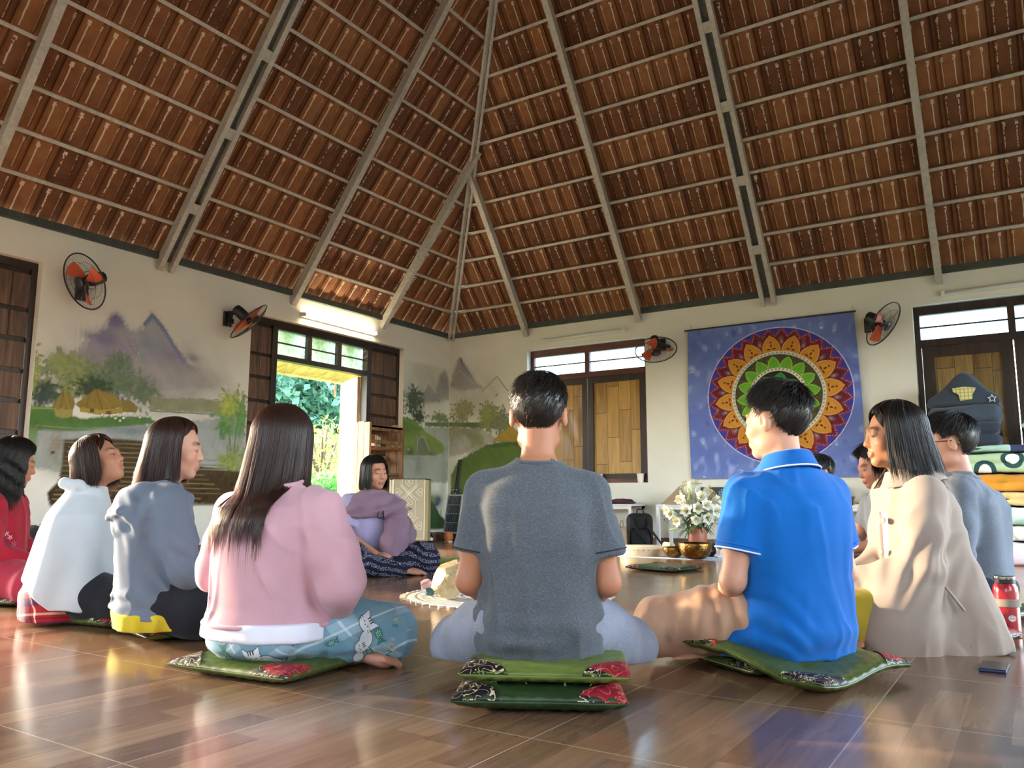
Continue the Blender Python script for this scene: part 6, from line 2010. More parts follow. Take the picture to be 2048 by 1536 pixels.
# ---------------------------------------------------------------- painted mandala cloth
def mandala(u, v):
    """u, v in metres from the centre of the circle -> linear colours"""
    P = np.stack([u.ravel(), v.ravel(), 0 * u.ravel()], -1)
    n1 = wave_noise(P * np.array((1, 1, 0)), (9, 9, 1), 3).reshape(u.shape); n2 = wave_noise(P, (45, 20, 1), 5).reshape(u.shape); n3 = wave_noise(P, (90, 90, 1), 6).reshape(u.shape)
    C = np.zeros(u.shape + (3,)); L = lambda c: np.array(lin(c))
    def put(m, c, a=1.0):
        m = np.clip(m, 0, 1)[..., None] * a; C[:] = C * (1 - m) + L(c) * m
    C[:] = L('6478c0')
    put(.5 + .4 * n1, '7f94d0', .6); put((n2 - .5) * .9, 'a3b4e2', .7); put((n2 * .7 + n3 * .7 + n1 * .6 - 1.5) * 1.3, 'd5def0', .8); put((-n2 - .9) * .8, '42529c', .6)
    r = np.hypot(u, v); th = np.arctan2(u, v); E = .004
    disc = lambda R_: (R_ - r) / E
    put(disc(.762), 'd9d4f0'); put(disc(.752), '5f1f2c'); put(np.clip(disc(.752), 0, 1) * np.clip(.5 + .4 * n1, 0, 1), '7d2430', .8)
    # zigzag of blue between the rim and the petals
    k = 32; f = np.abs(((th / (2 * PI) * k) % 1) - .5) * 2
    put((r - (.752 - .085 * f)) / E * (r < .752), '3f3f9c'); zz = np.abs(r - (.752 - .085 * f) + .012)
    put((.006 - zz) / .002 * (np.sin(th * k * 9) > -.2) * (r < .752), 'c9b8d8', .8); put((.010 - np.abs(zz - .022)) / .004 * (np.sin(th * k * 7) > .1) * (r < .75), 'a8323c', .8)
    off = R(-5)
    def petals(n, r0, r1, w, col, edge, a0, tip=1.0):
        kk = np.round((th - a0) / (2 * PI / n)); da = th - a0 - kk * 2 * PI / n
        t = (r * np.cos(da) - r0) / (r1 - r0); x = r * np.sin(da)
        hw = w * np.clip(np.sin(np.clip(t, 0, 1) ** .75 * PI * .94 + .18), 0, 1) ** .8 * (1 - np.clip((t - .82) / .18, 0, 1) ** 1.5)
        m = (hw - np.abs(x)) / E * (t > -.05) * (t < 1.0)
        put(m, edge); put((hw - .009 - np.abs(x)) / E * (t < .96) * (t > -.05), col)
        put((hw - .02 - np.abs(x)) / .05 * (t < .96) * (t > 0) * (.4 + .5 * n2), edge, .35)
        return t, x, m
    # purple drops between the petals
    kk = np.round((th - off - PI / 16) / (2 * PI / 16)); da = th - off - PI / 16 - kk * 2 * PI / 16
    put((.028 - np.hypot(r * np.sin(da), (r - .60) * .6)) / E, '6b4a6c'); put((.014 - np.hypot(r * np.sin(da), (r - .595) * .6)) / E, 'a58a4a')
    t, x, m = petals(16, .42, .685, .098, 'c98a32', 'e2ab52', off)
    y = t * .265
    for cx, cy_, rx, ry in ((0, .175, .012, .013), (0, .135, .012, .022), (-.026, .098, .026, .010), (.026, .098, .026, .010)):
        put((1 - np.sqrt(((x - cx) / rx) ** 2 + ((y - cy_) / ry) ** 2)) * 3, '5a2a1c')
    put(disc(.492), 'e8e4d6'); put(disc(.487), 'cfd2c2'); put((.010 - np.abs(r - .472)) / .003 * (np.sin(th * 70) > .1), '6d7d72', .8)
    put(disc(.457), '4a4630'); put((n3 - .6) * np.clip(disc(.457), 0, 1), '7c7550', .6)
    t, x, m = petals(16, .27, .445, .066, '68ab35', '9fd04e', off)
    put((.003 - np.abs(x)) / .002 * (t > .1) * (t < .85), '4a8c28'); put((.003 - np.abs((np.abs(x) * 1.1 - (t * .17) % .035))) / .002 * (t > .1) * (t < .8) * (np.abs(x) < .04), '4f9228', .7)
    put(disc(.305), 'e9e3d8'); put((.008 - np.abs(r - .29)) / .003 * (np.sin(th * 46) < .2), '4a3a35', .9)
    put(disc(.272), '262a20'); put((n3 - .9) * np.clip(disc(.27), 0, 1), '7b7a55', .8)
    petals(8, .05, .262, .088, '2e8a3c', '4aa84c', off + .25); petals(8, .02, .15, .05, '237a3a', '5cb653', off + .64)
    put(disc(.05), 'd8b23c')
    return C
def hanging():
    x0, x1, z0, z1 = 3.415, 5.20, .752, 2.43
    root = thing('mandala_hanging', 'large painted blue cloth with an orange and green mandala', 'wall hanging', ((x0 + x1) / 2, -.02, z0))
    nu, nv = 340, 330
    X, Z = np.meshgrid(np.linspace(x0, x1, nu), np.linspace(z0, z1, nv), indexing='ij')
    C = mandala(X - 4.395, (Z - 1.625) * 1.04)
    Y = -.004 * np.sin(X * 9) * (z1 - Z) - .003 * np.sin(Z * 6 + X * 3) - .006
    hx = np.interp(X, [x0, x0 + .04, x1 - .04, x1], [.012, 0, 0, -.02]) * np.sin((Z - z0) * 2.2)
    V = np.stack([X - hx - (x0 + x1) / 2, Y, Z - z0], -1).reshape(-1, 3)
    t = NT('painted_canvas'); a = t.n('Attribute', attribute_name='Col'); t.set(color=a.outputs[0], rough=.7, spec=.2)
    t.bump(t.noise(t.coord('Object'), 260, 2), .15, .002)
    Qd = grid_faces(nu, nv)
    np_mesh('cloth', V, Qd, t.m, root, col=C.reshape(-1, 3))
    MB().cyl((x0 - .03 - (x0 + x1) / 2, -.008, z1 - z0), (x1 + .01 - (x0 + x1) / 2, -.008, z1 - z0 + .0), .009).build('hanging_rod', mat('black_rod', '22242a', .5), root, smooth=True)
    for s in (-.86, .86):
        w = MB()
        w.tube([(s, -.008, z1 - z0), (s + .015, -.004, z1 - z0 + .05), (s + .03, -.008, z1 - z0)], .0015, 5)
        w.cyl((s + .015, .02, z1 - z0 + .05), (s + .015, -.01, z1 - z0 + .05), .003)
        w.build('hanging_cord', mat('jute', '8d7c58', .8), root)
hanging()
def outlet(label, loc, rz):
    o = thing('wall_outlet', label, 'outlet', loc, rz)
    MB().box((-.058, -.012, -.036), (.058, 0, .036), bev=.004).build('outlet_plate', M_WHITEP, o)
    for x in (-.026, .026):
        MB().box((x - .004, -.0135, -.011), (x + .004, -.0115, .011)).build('socket', M_FANBLK, o)
outlet('white wall outlet under the white table by the lilies', (3.05, 0, .30), 0)
outlet('white wall outlet low on the mural wall beside the red tunic', (0, -5.24, .32), R(90))

# ================================================================ floor cushions
def satin(key, c, c2):
    t = NT(key)
    lw = t.n('LayerWeight'); lw.inputs[0].default_value = .35
    n = t.noise(t.coord('Object', (3, 40, 3)), 3, 3)
    col = t.ramp(n, [(.3, lin(c)), (.7, lin(c2))])
    t.set(color=col, rough=.36, spec=.35)
    t.b.inputs['Anisotropic'].default_value = .5
    t.bump(t.noise(t.coord('Object', (1, 1, 1)), 26, 3), .22, .01)
    return t.m
M_SATIN = satin('olive_satin', '3f4f22', '56672f')
M_SATINL = satin('green_satin', '56682e', '738540')
M_SATIND = satin('dark_green_satin', '22351e', '334a29')
def brocade():
    t = NT('brocade')
    v = t.coord('Object')
    n = t.noise(v, 7, 0); w = t.noise(v, 26, 1, .5, 1.6)
    line = t.math('LESS_THAN', t.math('ABSOLUTE', t.math('SUBTRACT', w, .5)), .022)
    red = t.math('GREATER_THAN', n, .55)
    base = t.mix(red, lin('15121a'), lin('8e1f2c'))
    col = t.mix(t.math('MULTIPLY', line, .9), base, t.mix(red, lin('d8c7a0'), lin('d46a62')))
    t.set(color=col, rough=.5, spec=.4)
    return t.m
M_BROC = brocade()
def cush_surface(u, v, half, th, side, warp, seed):
    """u, v in -1..1; side +1 top, -1 underside"""
    u, v = np.asarray(u, float), np.asarray(v, float)
    e = (1 - np.abs(u) ** 5) * (1 - np.abs(v) ** 5)
    t = th * np.clip(e, 0, 1) ** .42
    for a in (-.45, 0, .45):
        for b in (-.45, 0, .45):
            t = t - th * .30 * np.exp(-(((u - a) ** 2 + (v - b) ** 2) / .012))
    edge = np.clip(np.maximum(np.abs(u), np.abs(v)) * 1.6 - .6, 0, 1)
    rip = .0028 * np.sin((u + v * .3) * 31 + seed) * np.sin(v * 29 + seed * 2) * edge
    x = u * half * (1 - .035 * (1 - v ** 2) * (np.abs(u) > .5)); y = v * half * (1 - .035 * (1 - u ** 2) * (np.abs(v) > .5))
    z = th * .52 + side * (t * .5 + rip * (t > th * .2))
    if side < 0: z = np.maximum(z, .001)
    P = np.stack([x, y, z], -1)
    return warp(P) if warp else P
def cushion(label, xy, rz, z=0.0, size=.44, th=.055, m=None, warp=None, seed=0, patches=((1, 1), (1, -1), (-1, 1), (-1, -1)), threads=False):
    root = thing('floor_cushion', label, 'cushion', (xy[0], xy[1], z), R(rz), 'green brocade-cornered floor cushions')
    n = 45; half = size / 2
    g = np.sin(np.linspace(-PI / 2, PI / 2, n))
    U, V = np.meshgrid(g, g, indexing='ij')
    T = cush_surface(U, V, half, th, 1, warp, seed).reshape(-1, 3); B = cush_surface(U, V, half, th, -1, warp, seed).reshape(-1, 3)
    q = grid_faces(n, n)
    per = [i * n for i in range(n)] + [(n - 1) * n + j for j in range(1, n)] + [i * n + n - 1 for i in range(n - 2, -1, -1)] + [j for j in range(n - 2, 0, -1)]
    per = np.array(per); nx = np.roll(per, -1)
    side = np.stack([per, nx, nx + n * n, per + n * n], -1)[:, ::-1]
    np_mesh('cushion_cover', np.concatenate([T, B]), np.concatenate([q, q[:, ::-1] + n * n, side]), m or M_SATIN, root)
    for (sx, sy) in patches:
        k = 15; vs, fs = [], []; idx = {}
        for i in range(k):
            for j in range(k - i):
                a, b = .58 * i / (k - 1), .58 * j / (k - 1)
                p = cush_surface(sx * (1 - a), sy * (1 - b), half + .001, th + .004, 1, warp, seed)
                idx[i, j] = len(vs); vs.append(tuple(p))
        for i in range(k - 1):
            for j in range(k - 1 - i):
                fs.append((idx[i, j], idx[i + 1, j], idx[i, j + 1]))
                if j < k - 2 - i: fs.append((idx[i + 1, j], idx[i + 1, j + 1], idx[i, j + 1]))
        if sx * sy < 0: fs = [f[::-1] for f in fs]
        MB().add(vs, fs).build('corner_patch', M_BROC, root, smooth=True)
    if threads:
        r_ = np.random.default_rng(4)
        for a in (-.6, -.3, 0, .3, .6):
            for s in range(2):
                p = cush_surface(a + r_.uniform(-.06, .06), -.72 + r_.uniform(-.05, .1), half, th, 1, warp, seed) + np.array((0, 0, .002))
                d = np.array((r_.uniform(-.03, .03), -.03 * r_.random(), 0))
                MB().tube([tuple(p), tuple(p + d * .6 + np.array((0, 0, .004))), tuple(p + d)], .0012, 4).build('tuft_thread', mat('green_thread', '8fd88a', .6), root)
    return root
def sag(amt, c=(0, 0), r=.16):
    def w(P):
        d = ((P[..., 0] - c[0]) ** 2 + (P[..., 1] - c[1]) ** 2) / r ** 2
        P = P.copy(); P[..., 2] = np.maximum(P[..., 2] - amt * np.exp(-d) * np.clip(P[..., 2] / .05, 0, 1), .002); return P
    return w
cushion('dark olive floor cushion at the bottom, under the light green one', (5.437, -6.65), 29, 0, .44, .066, M_SATIND, None, 1, threads=True)
cushion('light green floor cushion on a darker one, under the slate T-shirt man', (5.45, -6.635), 28, .066, .435, .055, M_SATINL, sag(.012), 2)
cushion('olive floor cushion under the woman in the pink sweatshirt', (4.55, -6.79), 6, 0, .47, .056, M_SATIN, sag(.012), 3)
def bent(P):
    P = P.copy()
    lift = .062 * np.clip((P[..., 0] + P[..., 1] * -.4 + .28) / .3, 0, 1)
    P[..., 2] += lift * np.clip(1.3 - np.abs(P[..., 1] + .05) * 2.2, .35, 1) * .8
    P[..., 2] += .018 * np.sin(P[..., 1] * 14) * np.clip((-P[..., 1] - .02) / .15, 0, 1); return P
cushion('bent glossy green floor cushion on top, under the man in the blue polo shirt', (5.945, -5.975), 70, .008, .49, .052, M_SATIN, lambda P: P + np.array((0, 0, 1)) * (.052 * np.clip((P[..., 1:2] + .12) / .2, 0, 1) + .012 * np.sin(P[..., :1] * 13)), 4)
cushion('lower floor cushion sticking out below the bent cushion of the blue polo man', (5.80, -5.86), 58, 0, .44, .05, M_SATIN, None, 5)
cushion('olive floor cushion under the woman in the hoodie', (3.665, -6.50), -14, 0, .49, .052, M_SATIN, sag(.01), 6)
cushion('olive floor cushion under the woman in the white shawl', (3.17, -6.50), 8, 0, .46, .05, M_SATIN, sag(.01), 7)
cushion('olive floor cushion under the woman in the red tunic', (2.12, -6.42), 18, 0, .46, .05, M_SATIN, None, 8)
cushion('dark green floor cushion under the hem of the beige coat', (6.25, -5.07), 70, 0, .44, .056, M_SATIND, None, 9)
cushion('floor cushion under the yellow knee of the woman in the coat', (5.93, -4.90), 62, 0, .40, .05, M_SATIND, None, 10)
cushion('dark green floor cushion under the man in the grey sweater', (6.33, -4.25), 66, 0, .45, .06, M_SATIND, None, 11)
cushion('empty pale-topped green floor cushion beside the woman in lilac', (2.70, -3.44), 31, 0, .45, .06, M_SATINL, None, 12)
cushion('empty flat dark green floor cushion in front of the singing bowls', (4.21, -2.78), 77, 0, .43, .04, M_SATIND, None, 13)

# ================================================================ centre mat with crystals
MATC = (4.13, -4.83)
mt = thing('round_mat', 'round white mat with ring patterns under the crystals', 'mat', (MATC[0], MATC[1], 0))
def mat_cols():
    n1, n2 = 128, 56
    A, Rr = np.meshgrid(np.linspace(0, 2 * PI, n1, endpoint=False), np.linspace(.004, .55, n2), indexing='ij')
    C = np.ones(A.shape + (3,)) * np.array(lin('e9e4dc'))
    def ring(r0, w, c, pat=None):
        m = np.abs(Rr - r0) < w
        if pat is not None: m &= pat
        C[m] = lin(c)
    for r0, w, c in ((.50, .008, '4b5a66'), (.41, .006, '6b7f8a'), (.34, .007, 'a24a5e'), (.25, .006, '4f6573'), (.17, .006, 'a24a5e')): ring(r0, w, c)
    for r0, k, c in ((.455, 40, '7f939c'), (.375, 34, '93a3a8'), (.295, 26, '7f939c'), (.21, 18, 'a58a90')): ring(r0, .018, c, np.sin(A * k + Rr * 60) > .25)
    Z = .006 + .002 * np.sin(A * 7) * Rr
    Z[:, -1] = .001
    V = np.stack([Rr * np.cos(A), Rr * np.sin(A), Z], -1)
    return V.reshape(-1, 3), grid_faces(n1, n2, True), C.reshape(-1, 3)
V, Q, C = mat_cols()
t = NT('woven_mat'); a = t.n('Attribute', attribute_name='Col'); t.set(color=a.outputs[0], rough=.85); t.bump(t.noise(t.coord('Object'), 300, 2), .2, .002)
np_mesh('mat_cloth', V, Q[:, ::-1], t.m, mt, col=C)
fr = MB(); rr_ = np.random.default_rng(8)
fr.tube([((.552 + .014 * (k % 3) * (1 + .4 * math.sin(k * 2.3))) * math.cos(2 * PI * k / 180), (.552 + .014 * (k % 3)) * math.sin(2 * PI * k / 180), .004 + .002 * (k % 2)) for k in range(180)], .0038, 5, closed=True)
fr.build('mat_fringe', mat('cream_wool', 'e3dccb', .9), mt)

def rock(name, label, loc, dims, m, seed, rz=0, cuts=16, cat='crystal', skew=(0, 0)):
    """a faceted stone: planes cut from a lump"""
    bm = bmesh.new(); bmesh.ops.create_icosphere(bm, subdivisions=4, radius=1)
    r = np.random.default_rng(seed)
    for k in range(cuts):
        n = Vector(r.normal(size=3)).normalized(); d = r.uniform(.62, .9)
        for v in bm.verts:
            e = v.co.dot(n) - d
            if e > 0: v.co -= n * e * .96
    zmin = min(v.co.z for v in bm.verts)
    for v in bm.verts:
        z = v.co.z - zmin
        j = r.normal(size=3) * .006
        v.co = Vector(((v.co.x + skew[0] * z + j[0]) * dims[0], (v.co.y + skew[1] * z + j[1]) * dims[1], (z + j[2] * (z > .02)) * dims[2]))
    mb = MB().bm(bm)
    o = mb.build(name, m, None)
    o.location = loc; o.rotation_euler = (0, 0, rz)
    return tag(o, label, cat)
def crystal_mat(key, c, c2, tr=.25, rough=.25):
    t = NT(key); n = t.noise(t.coord('Object'), 22, 5, .7)
    t.set(color=t.ramp(n, [(.35, lin(c)), (.7, lin(c2))]), rough=rough, spec=.6, trans=tr)
    t.b.inputs['Subsurface Weight'].default_value = .4; t.b.inputs['Subsurface Radius'].default_value = (.05, .04, .03)
    t.bump(t.noise(t.coord('Object'), 60, 4), .6, .006)
    return t.m
rock('citrine_boulder', 'big pale yellow crystal boulder on the round mat', (3.975, -5.185, .006), (.125, .125, .115), crystal_mat('citrine', 'c9b27c', 'efe3c0'), 5, R(20), 18, skew=(.2, .25))
rock('rose_quartz', 'pink rose quartz lump on the round mat', (3.715, -5.025, .007), (.040, .042, .046), crystal_mat('rose_quartz', 'd9aab4', 'efd2d6'), 9)
rock('teal_stone', 'small teal stone under the pink crystal on the mat', (3.80, -5.10, .008), (.034, .03, .022), mat('teal_stone', '3d6a6c', .4, var=.4, vscale=40), 12, cat='stone')
rock('red_stone', 'small orange-red stone at the edge of the round mat', (4.20, -5.20, .006), (.022, .02, .012), mat('red_stone', 'c06a48', .5, var=.2), 15, cat='stone')
# ================================================================ along the back wall
M_LEGW = mat('white_metal', 'dfe2e2', .4)
def low_table(label, x0, x1, y0, y1, h):
    r = thing('low_table', label, 'table', (x0, y0, 0))
    MB().box((0, 0, h - .022), (x1 - x0, y1 - y0, h), bev=.003).build('table_top', mat('white_board', 'e2e3e0', .4), r)
    f = MB(); t = .035
    f.box((0, .01, h - .055), (x1 - x0, .01 + t * .7, h - .023)); f.box((0, y1 - y0 - .035, h - .055), (x1 - x0, y1 - y0 - .01, h - .023))
    f.build('table_frame', M_LEGW, r)
    for x in (.0, x1 - x0 - t):
        for y in (.0, y1 - y0 - t): MB().box((x, y, 0), (x + t, y + t, h - .023)).build('leg', M_LEGW, r)
low_table('low white table left of the lilies, with the purple cloth', 2.05, 2.86, -.42, -.03, .475)
low_table('long low white table under the mandala hanging', 3.15, 5.45, -.42, -.03, .475)
TZ = .475
# cloth and tablet on the left table
def lump(name, label, cat, c, r, m, seed, rot=None, amp=.12, z0=None, sub=4, freq=3.0):
    bm = bmesh.new(); bmesh.ops.create_icosphere(bm, subdivisions=sub, radius=1)
    P = np.array([v.co[:] for v in bm.verts]); n = wave_noise(P, freq, seed); n2 = wave_noise(P, freq * 2.7, seed + 1)
    for v, a, b in zip(bm.verts, n, n2):
        v.co *= 1 + amp * a + amp * .4 * b
        v.co = Vector((v.co.x * r[0], v.co.y * r[1], max(v.co.z * r[2], -r[2] * .8) + r[2] * .8))
    o = MB().bm(bm).build(name, m, None, smooth=True)
    o.location = c
    if rot: o.rotation_euler = (0, 0, rot)
    return tag(o, label, cat)
lump('folded_scarf', 'dark purple scarf bundled on the left white table', 'scarf', (2.66, -.24, TZ), (.16, .09, .032), cloth('plum_cloth', '4a1f33', var=.3, vscale=30), 3, amp=.14)
lump('black_pouch', 'black pouch on the white table beside the slate T-shirt sleeve', 'pouch', (2.13, -.22, TZ), (.085, .06, .06), mat('black_nylon', '18181c', .6), 8)
tb = MB().box((2.34, -.36, TZ), (2.58, -.18, TZ + .010), bev=.003).build('tablet', mat('tablet_black', '17181b', .2), None)
tag(tb, 'flat dark tablet lying on the left white table', 'tablet')
# conical hat
def hat():
    r = thing('conical_hat', 'conical palm-leaf hat standing on the long white table', 'hat', (3.36, -.22, TZ))
    n = 48; prof = [(.215, 0), (.213, .004), (.16, .052), (.10, .112), (.04, .172), (.006, .205), (.001, .207)]
    MB().lathe(prof, n, cap=False).build('hat_cone', mat('palm_leaf', 'a8977c', .7, var=.12, vscale=40, stretch=(1, 1, 4)), r, smooth=True)
    g = MB()
    for k in range(9):
        f = k / 9; rad = .214 * (1 - f); z = .003 + .2 * f
        g.tube([(rad * math.cos(a), rad * math.sin(a), z + .001) for a in np.linspace(0, 2 * PI, 32, endpoint=False)], .0016, 4, closed=True)
    g.build('hat_hoops', mat('hat_hoop', '9a8870', .7), r)
hat()
# art box with flower mandalas
def art_panel():
    x0, x1, h = 3.53, 5.02, .185
    r = thing('art_panel', 'long black panel printed with flower mandalas, leaning behind the lilies', 'panel', (x0, -.10, TZ))
    MB().box((0, 0, 0), (x1 - x0, .03, h), bev=.004).build('panel_board', mat('panel_black', '14161c', .45), r)
    nu, nv = 300, 40
    X, Z = np.meshgrid(np.linspace(.01, x1 - x0 - .01, nu), np.linspace(.008, h - .008, nv), indexing='ij')
    C = np.ones(X.shape + (3,)) * np.array(lin('171a22'))
    cols = ['b3a05a', '6f8fa8', 'a8758a', '7aa07a', '8a86b8', 'b89a6a', '6f8fa8', 'b3a05a']
    for k in range(8):
        cx = .10 + k * .185; rr = np.hypot(X - cx, Z - h / 2); th = np.arctan2(Z - h / 2, X - cx)
        for r0, n in ((.078, 12), (.054, 8), (.030, 8)):
            p = r0 * (.72 + .28 * np.abs(np.cos(th * n / 2)))
            C[np.abs(rr - p) < .006] = lin(cols[k]); C[(rr < p - .006) & (rr > p - .012)] = np.array(lin(cols[k])) * .35
        C[rr < .011] = lin('d9a9a0')
    t = NT('printed_panel'); a = t.n('Attribute', attribute_name='Col'); t.set(color=a.outputs[0], rough=.4)
    V = np.stack([X, X * 0 - .0015, Z], -1).reshape(-1, 3)
    np_mesh('panel_print', V, grid_faces(nu, nv), t.m, r, smooth=False, col=C.reshape(-1, 3))
art_panel()
def brass():
    t = NT('hammered_brass'); v = t.coord('Object')
    n = t.noise(v, 14, 4); vo = t.n('TexVoronoi'); vo.inputs['Scale'].default_value = 60; t.l(v, vo.inputs['Vector'])
    t.set(color=t.ramp(n, [(.3, lin('3f2d18')), (.55, lin('82602f')), (.8, lin('c09a58'))]), rough=.28, metal=.9)
    t.bump(vo.outputs[0], .5, .004)
    return t.m
M_BRASS = brass()
def bowl(label, loc, r, h, name='singing_bowl'):
    prof = [(r * .25, 0), (r * .55, h * .04), (r * .82, h * .28), (r * .97, h * .65), (r, h * .93), (r * .985, h), (r * .95, h * .99), (r * .93, h * .65), (r * .76, h * .30), (r * .4, h * .09), (.001, h * .07)]
    o = MB().lathe(prof, 48).build(name, M_BRASS, None, smooth=True)
    o.location = loc
    return tag(o, label, 'bowl', 'brass singing bowls')
bowl('small brass singing bowl on the long white table behind the lilies', (3.80, -.27, TZ), .085, .065)
# floor things in the sunlight
cl = MB().box((0, 0, 0), (1.35, .62, .004)).build('floor_cloth', cloth('pale_blue_cloth', 'a9bcd8', var=.1), None)
cl.location = (3.17, -1.72, 0); cl.rotation_euler = (0, 0, R(3))
tag(cl, 'pale blue cloth spread under the drum and singing bowls', 'cloth')
def drum():
    r = thing('frame_drum', 'shallow pale wooden frame drum lying on the blue cloth', 'drum', (3.43, -1.42, .005))
    n = 64; R0, h = .215, .085
    MB().lathe([(R0, 0), (R0 + .002, .004), (R0 + .002, h - .004), (R0, h), (R0 - .010, h), (R0 - .010, 0)], n).build('drum_hoop', mat('birch', 'd9bf94', .4, var=.1, vscale=12), r, smooth='auto')
    MB().lathe([(.001, h + .001), (R0 - .004, h + .001), (R0 + .001, h - .001), (R0 + .003, h - .014), (R0 + .002, h - .016)], n, cap=False).build('drum_skin', mat('goat_skin', 'e9dcc2', .5, var=.06), r, smooth=True)
    t = MB()
    for k in range(28):
        a = 2 * PI * k / 28; t.lathe([(.001, .003), (.004, .002), (.005, 0)], 8, Matrix.Translation(((R0 + .002) * math.cos(a), (R0 + .002) * math.sin(a), h - .03)) @ frame((math.cos(a), math.sin(a), 0)).to_4x4())
    t.build('drum_tacks', M_BRASS, r)
drum()
bowl('smaller brass singing bowl on the floor between the drum and the bigger bowl', (3.80, -1.58, .005), .095, .095)
bowl('big brass singing bowl on the floor in front of the vase', (4.04, -1.66, .005), .148, .145)
ml = thing('mallet', 'padded mallet leaning on the small brass bowl beside the drum', 'mallet', (3.66, -1.43, .005))
MB().tube([(0, 0, .10), (.10, -.06, .10)], [.03, .026], 12).build('mallet_head', mat('felt', 'cdbb9a', .9), ml, smooth=True)
MB().tube([(.02, -.01, .085), (.06, .10, .006)], .008, 8).build('mallet_handle', M_RUST, ml, smooth=True)
lump('black_cloth_bundle', 'black shiny cloth bundle behind the big brass bowl', 'cloth', (4.02, -1.22, .004), (.15, .10, .065), mat('black_silk', '131319', .3), 21, amp=.2, freq=4)
def quartz():
    vs, fs = [], []; n = 6
    for z, r in ((0, .026), (.10, .030), (.145, .022), (.175, .001)):
        for k in range(n):
            a = 2 * PI * k / n + .2; vs.append((r * math.cos(a) * 1.1 + z * .05, r * math.sin(a), z))
    for j in range(3):
        for k in range(n): fs.append((j * n + k, j * n + (k + 1) % n, (j + 1) * n + (k + 1) % n, (j + 1) * n + k))
    fs.append(tuple(reversed(range(n))))
    o = MB().add(vs, fs).build('quartz_point', crystal_mat('clear_quartz', 'd9cfc9', 'f4efec', .3, .12), None); o.location = (4.13, -1.30, .004)
    tag(o, 'upright clear quartz point beside the big brass bowl', 'crystal')
quartz()
rock('white_stone', 'white stone chunk at the foot of the quartz point', (4.15, -1.42, .004), (.035, .03, .02), crystal_mat('white_chunk', 'cfc6bd', 'f0ebe4', .1), 31, cat='stone')
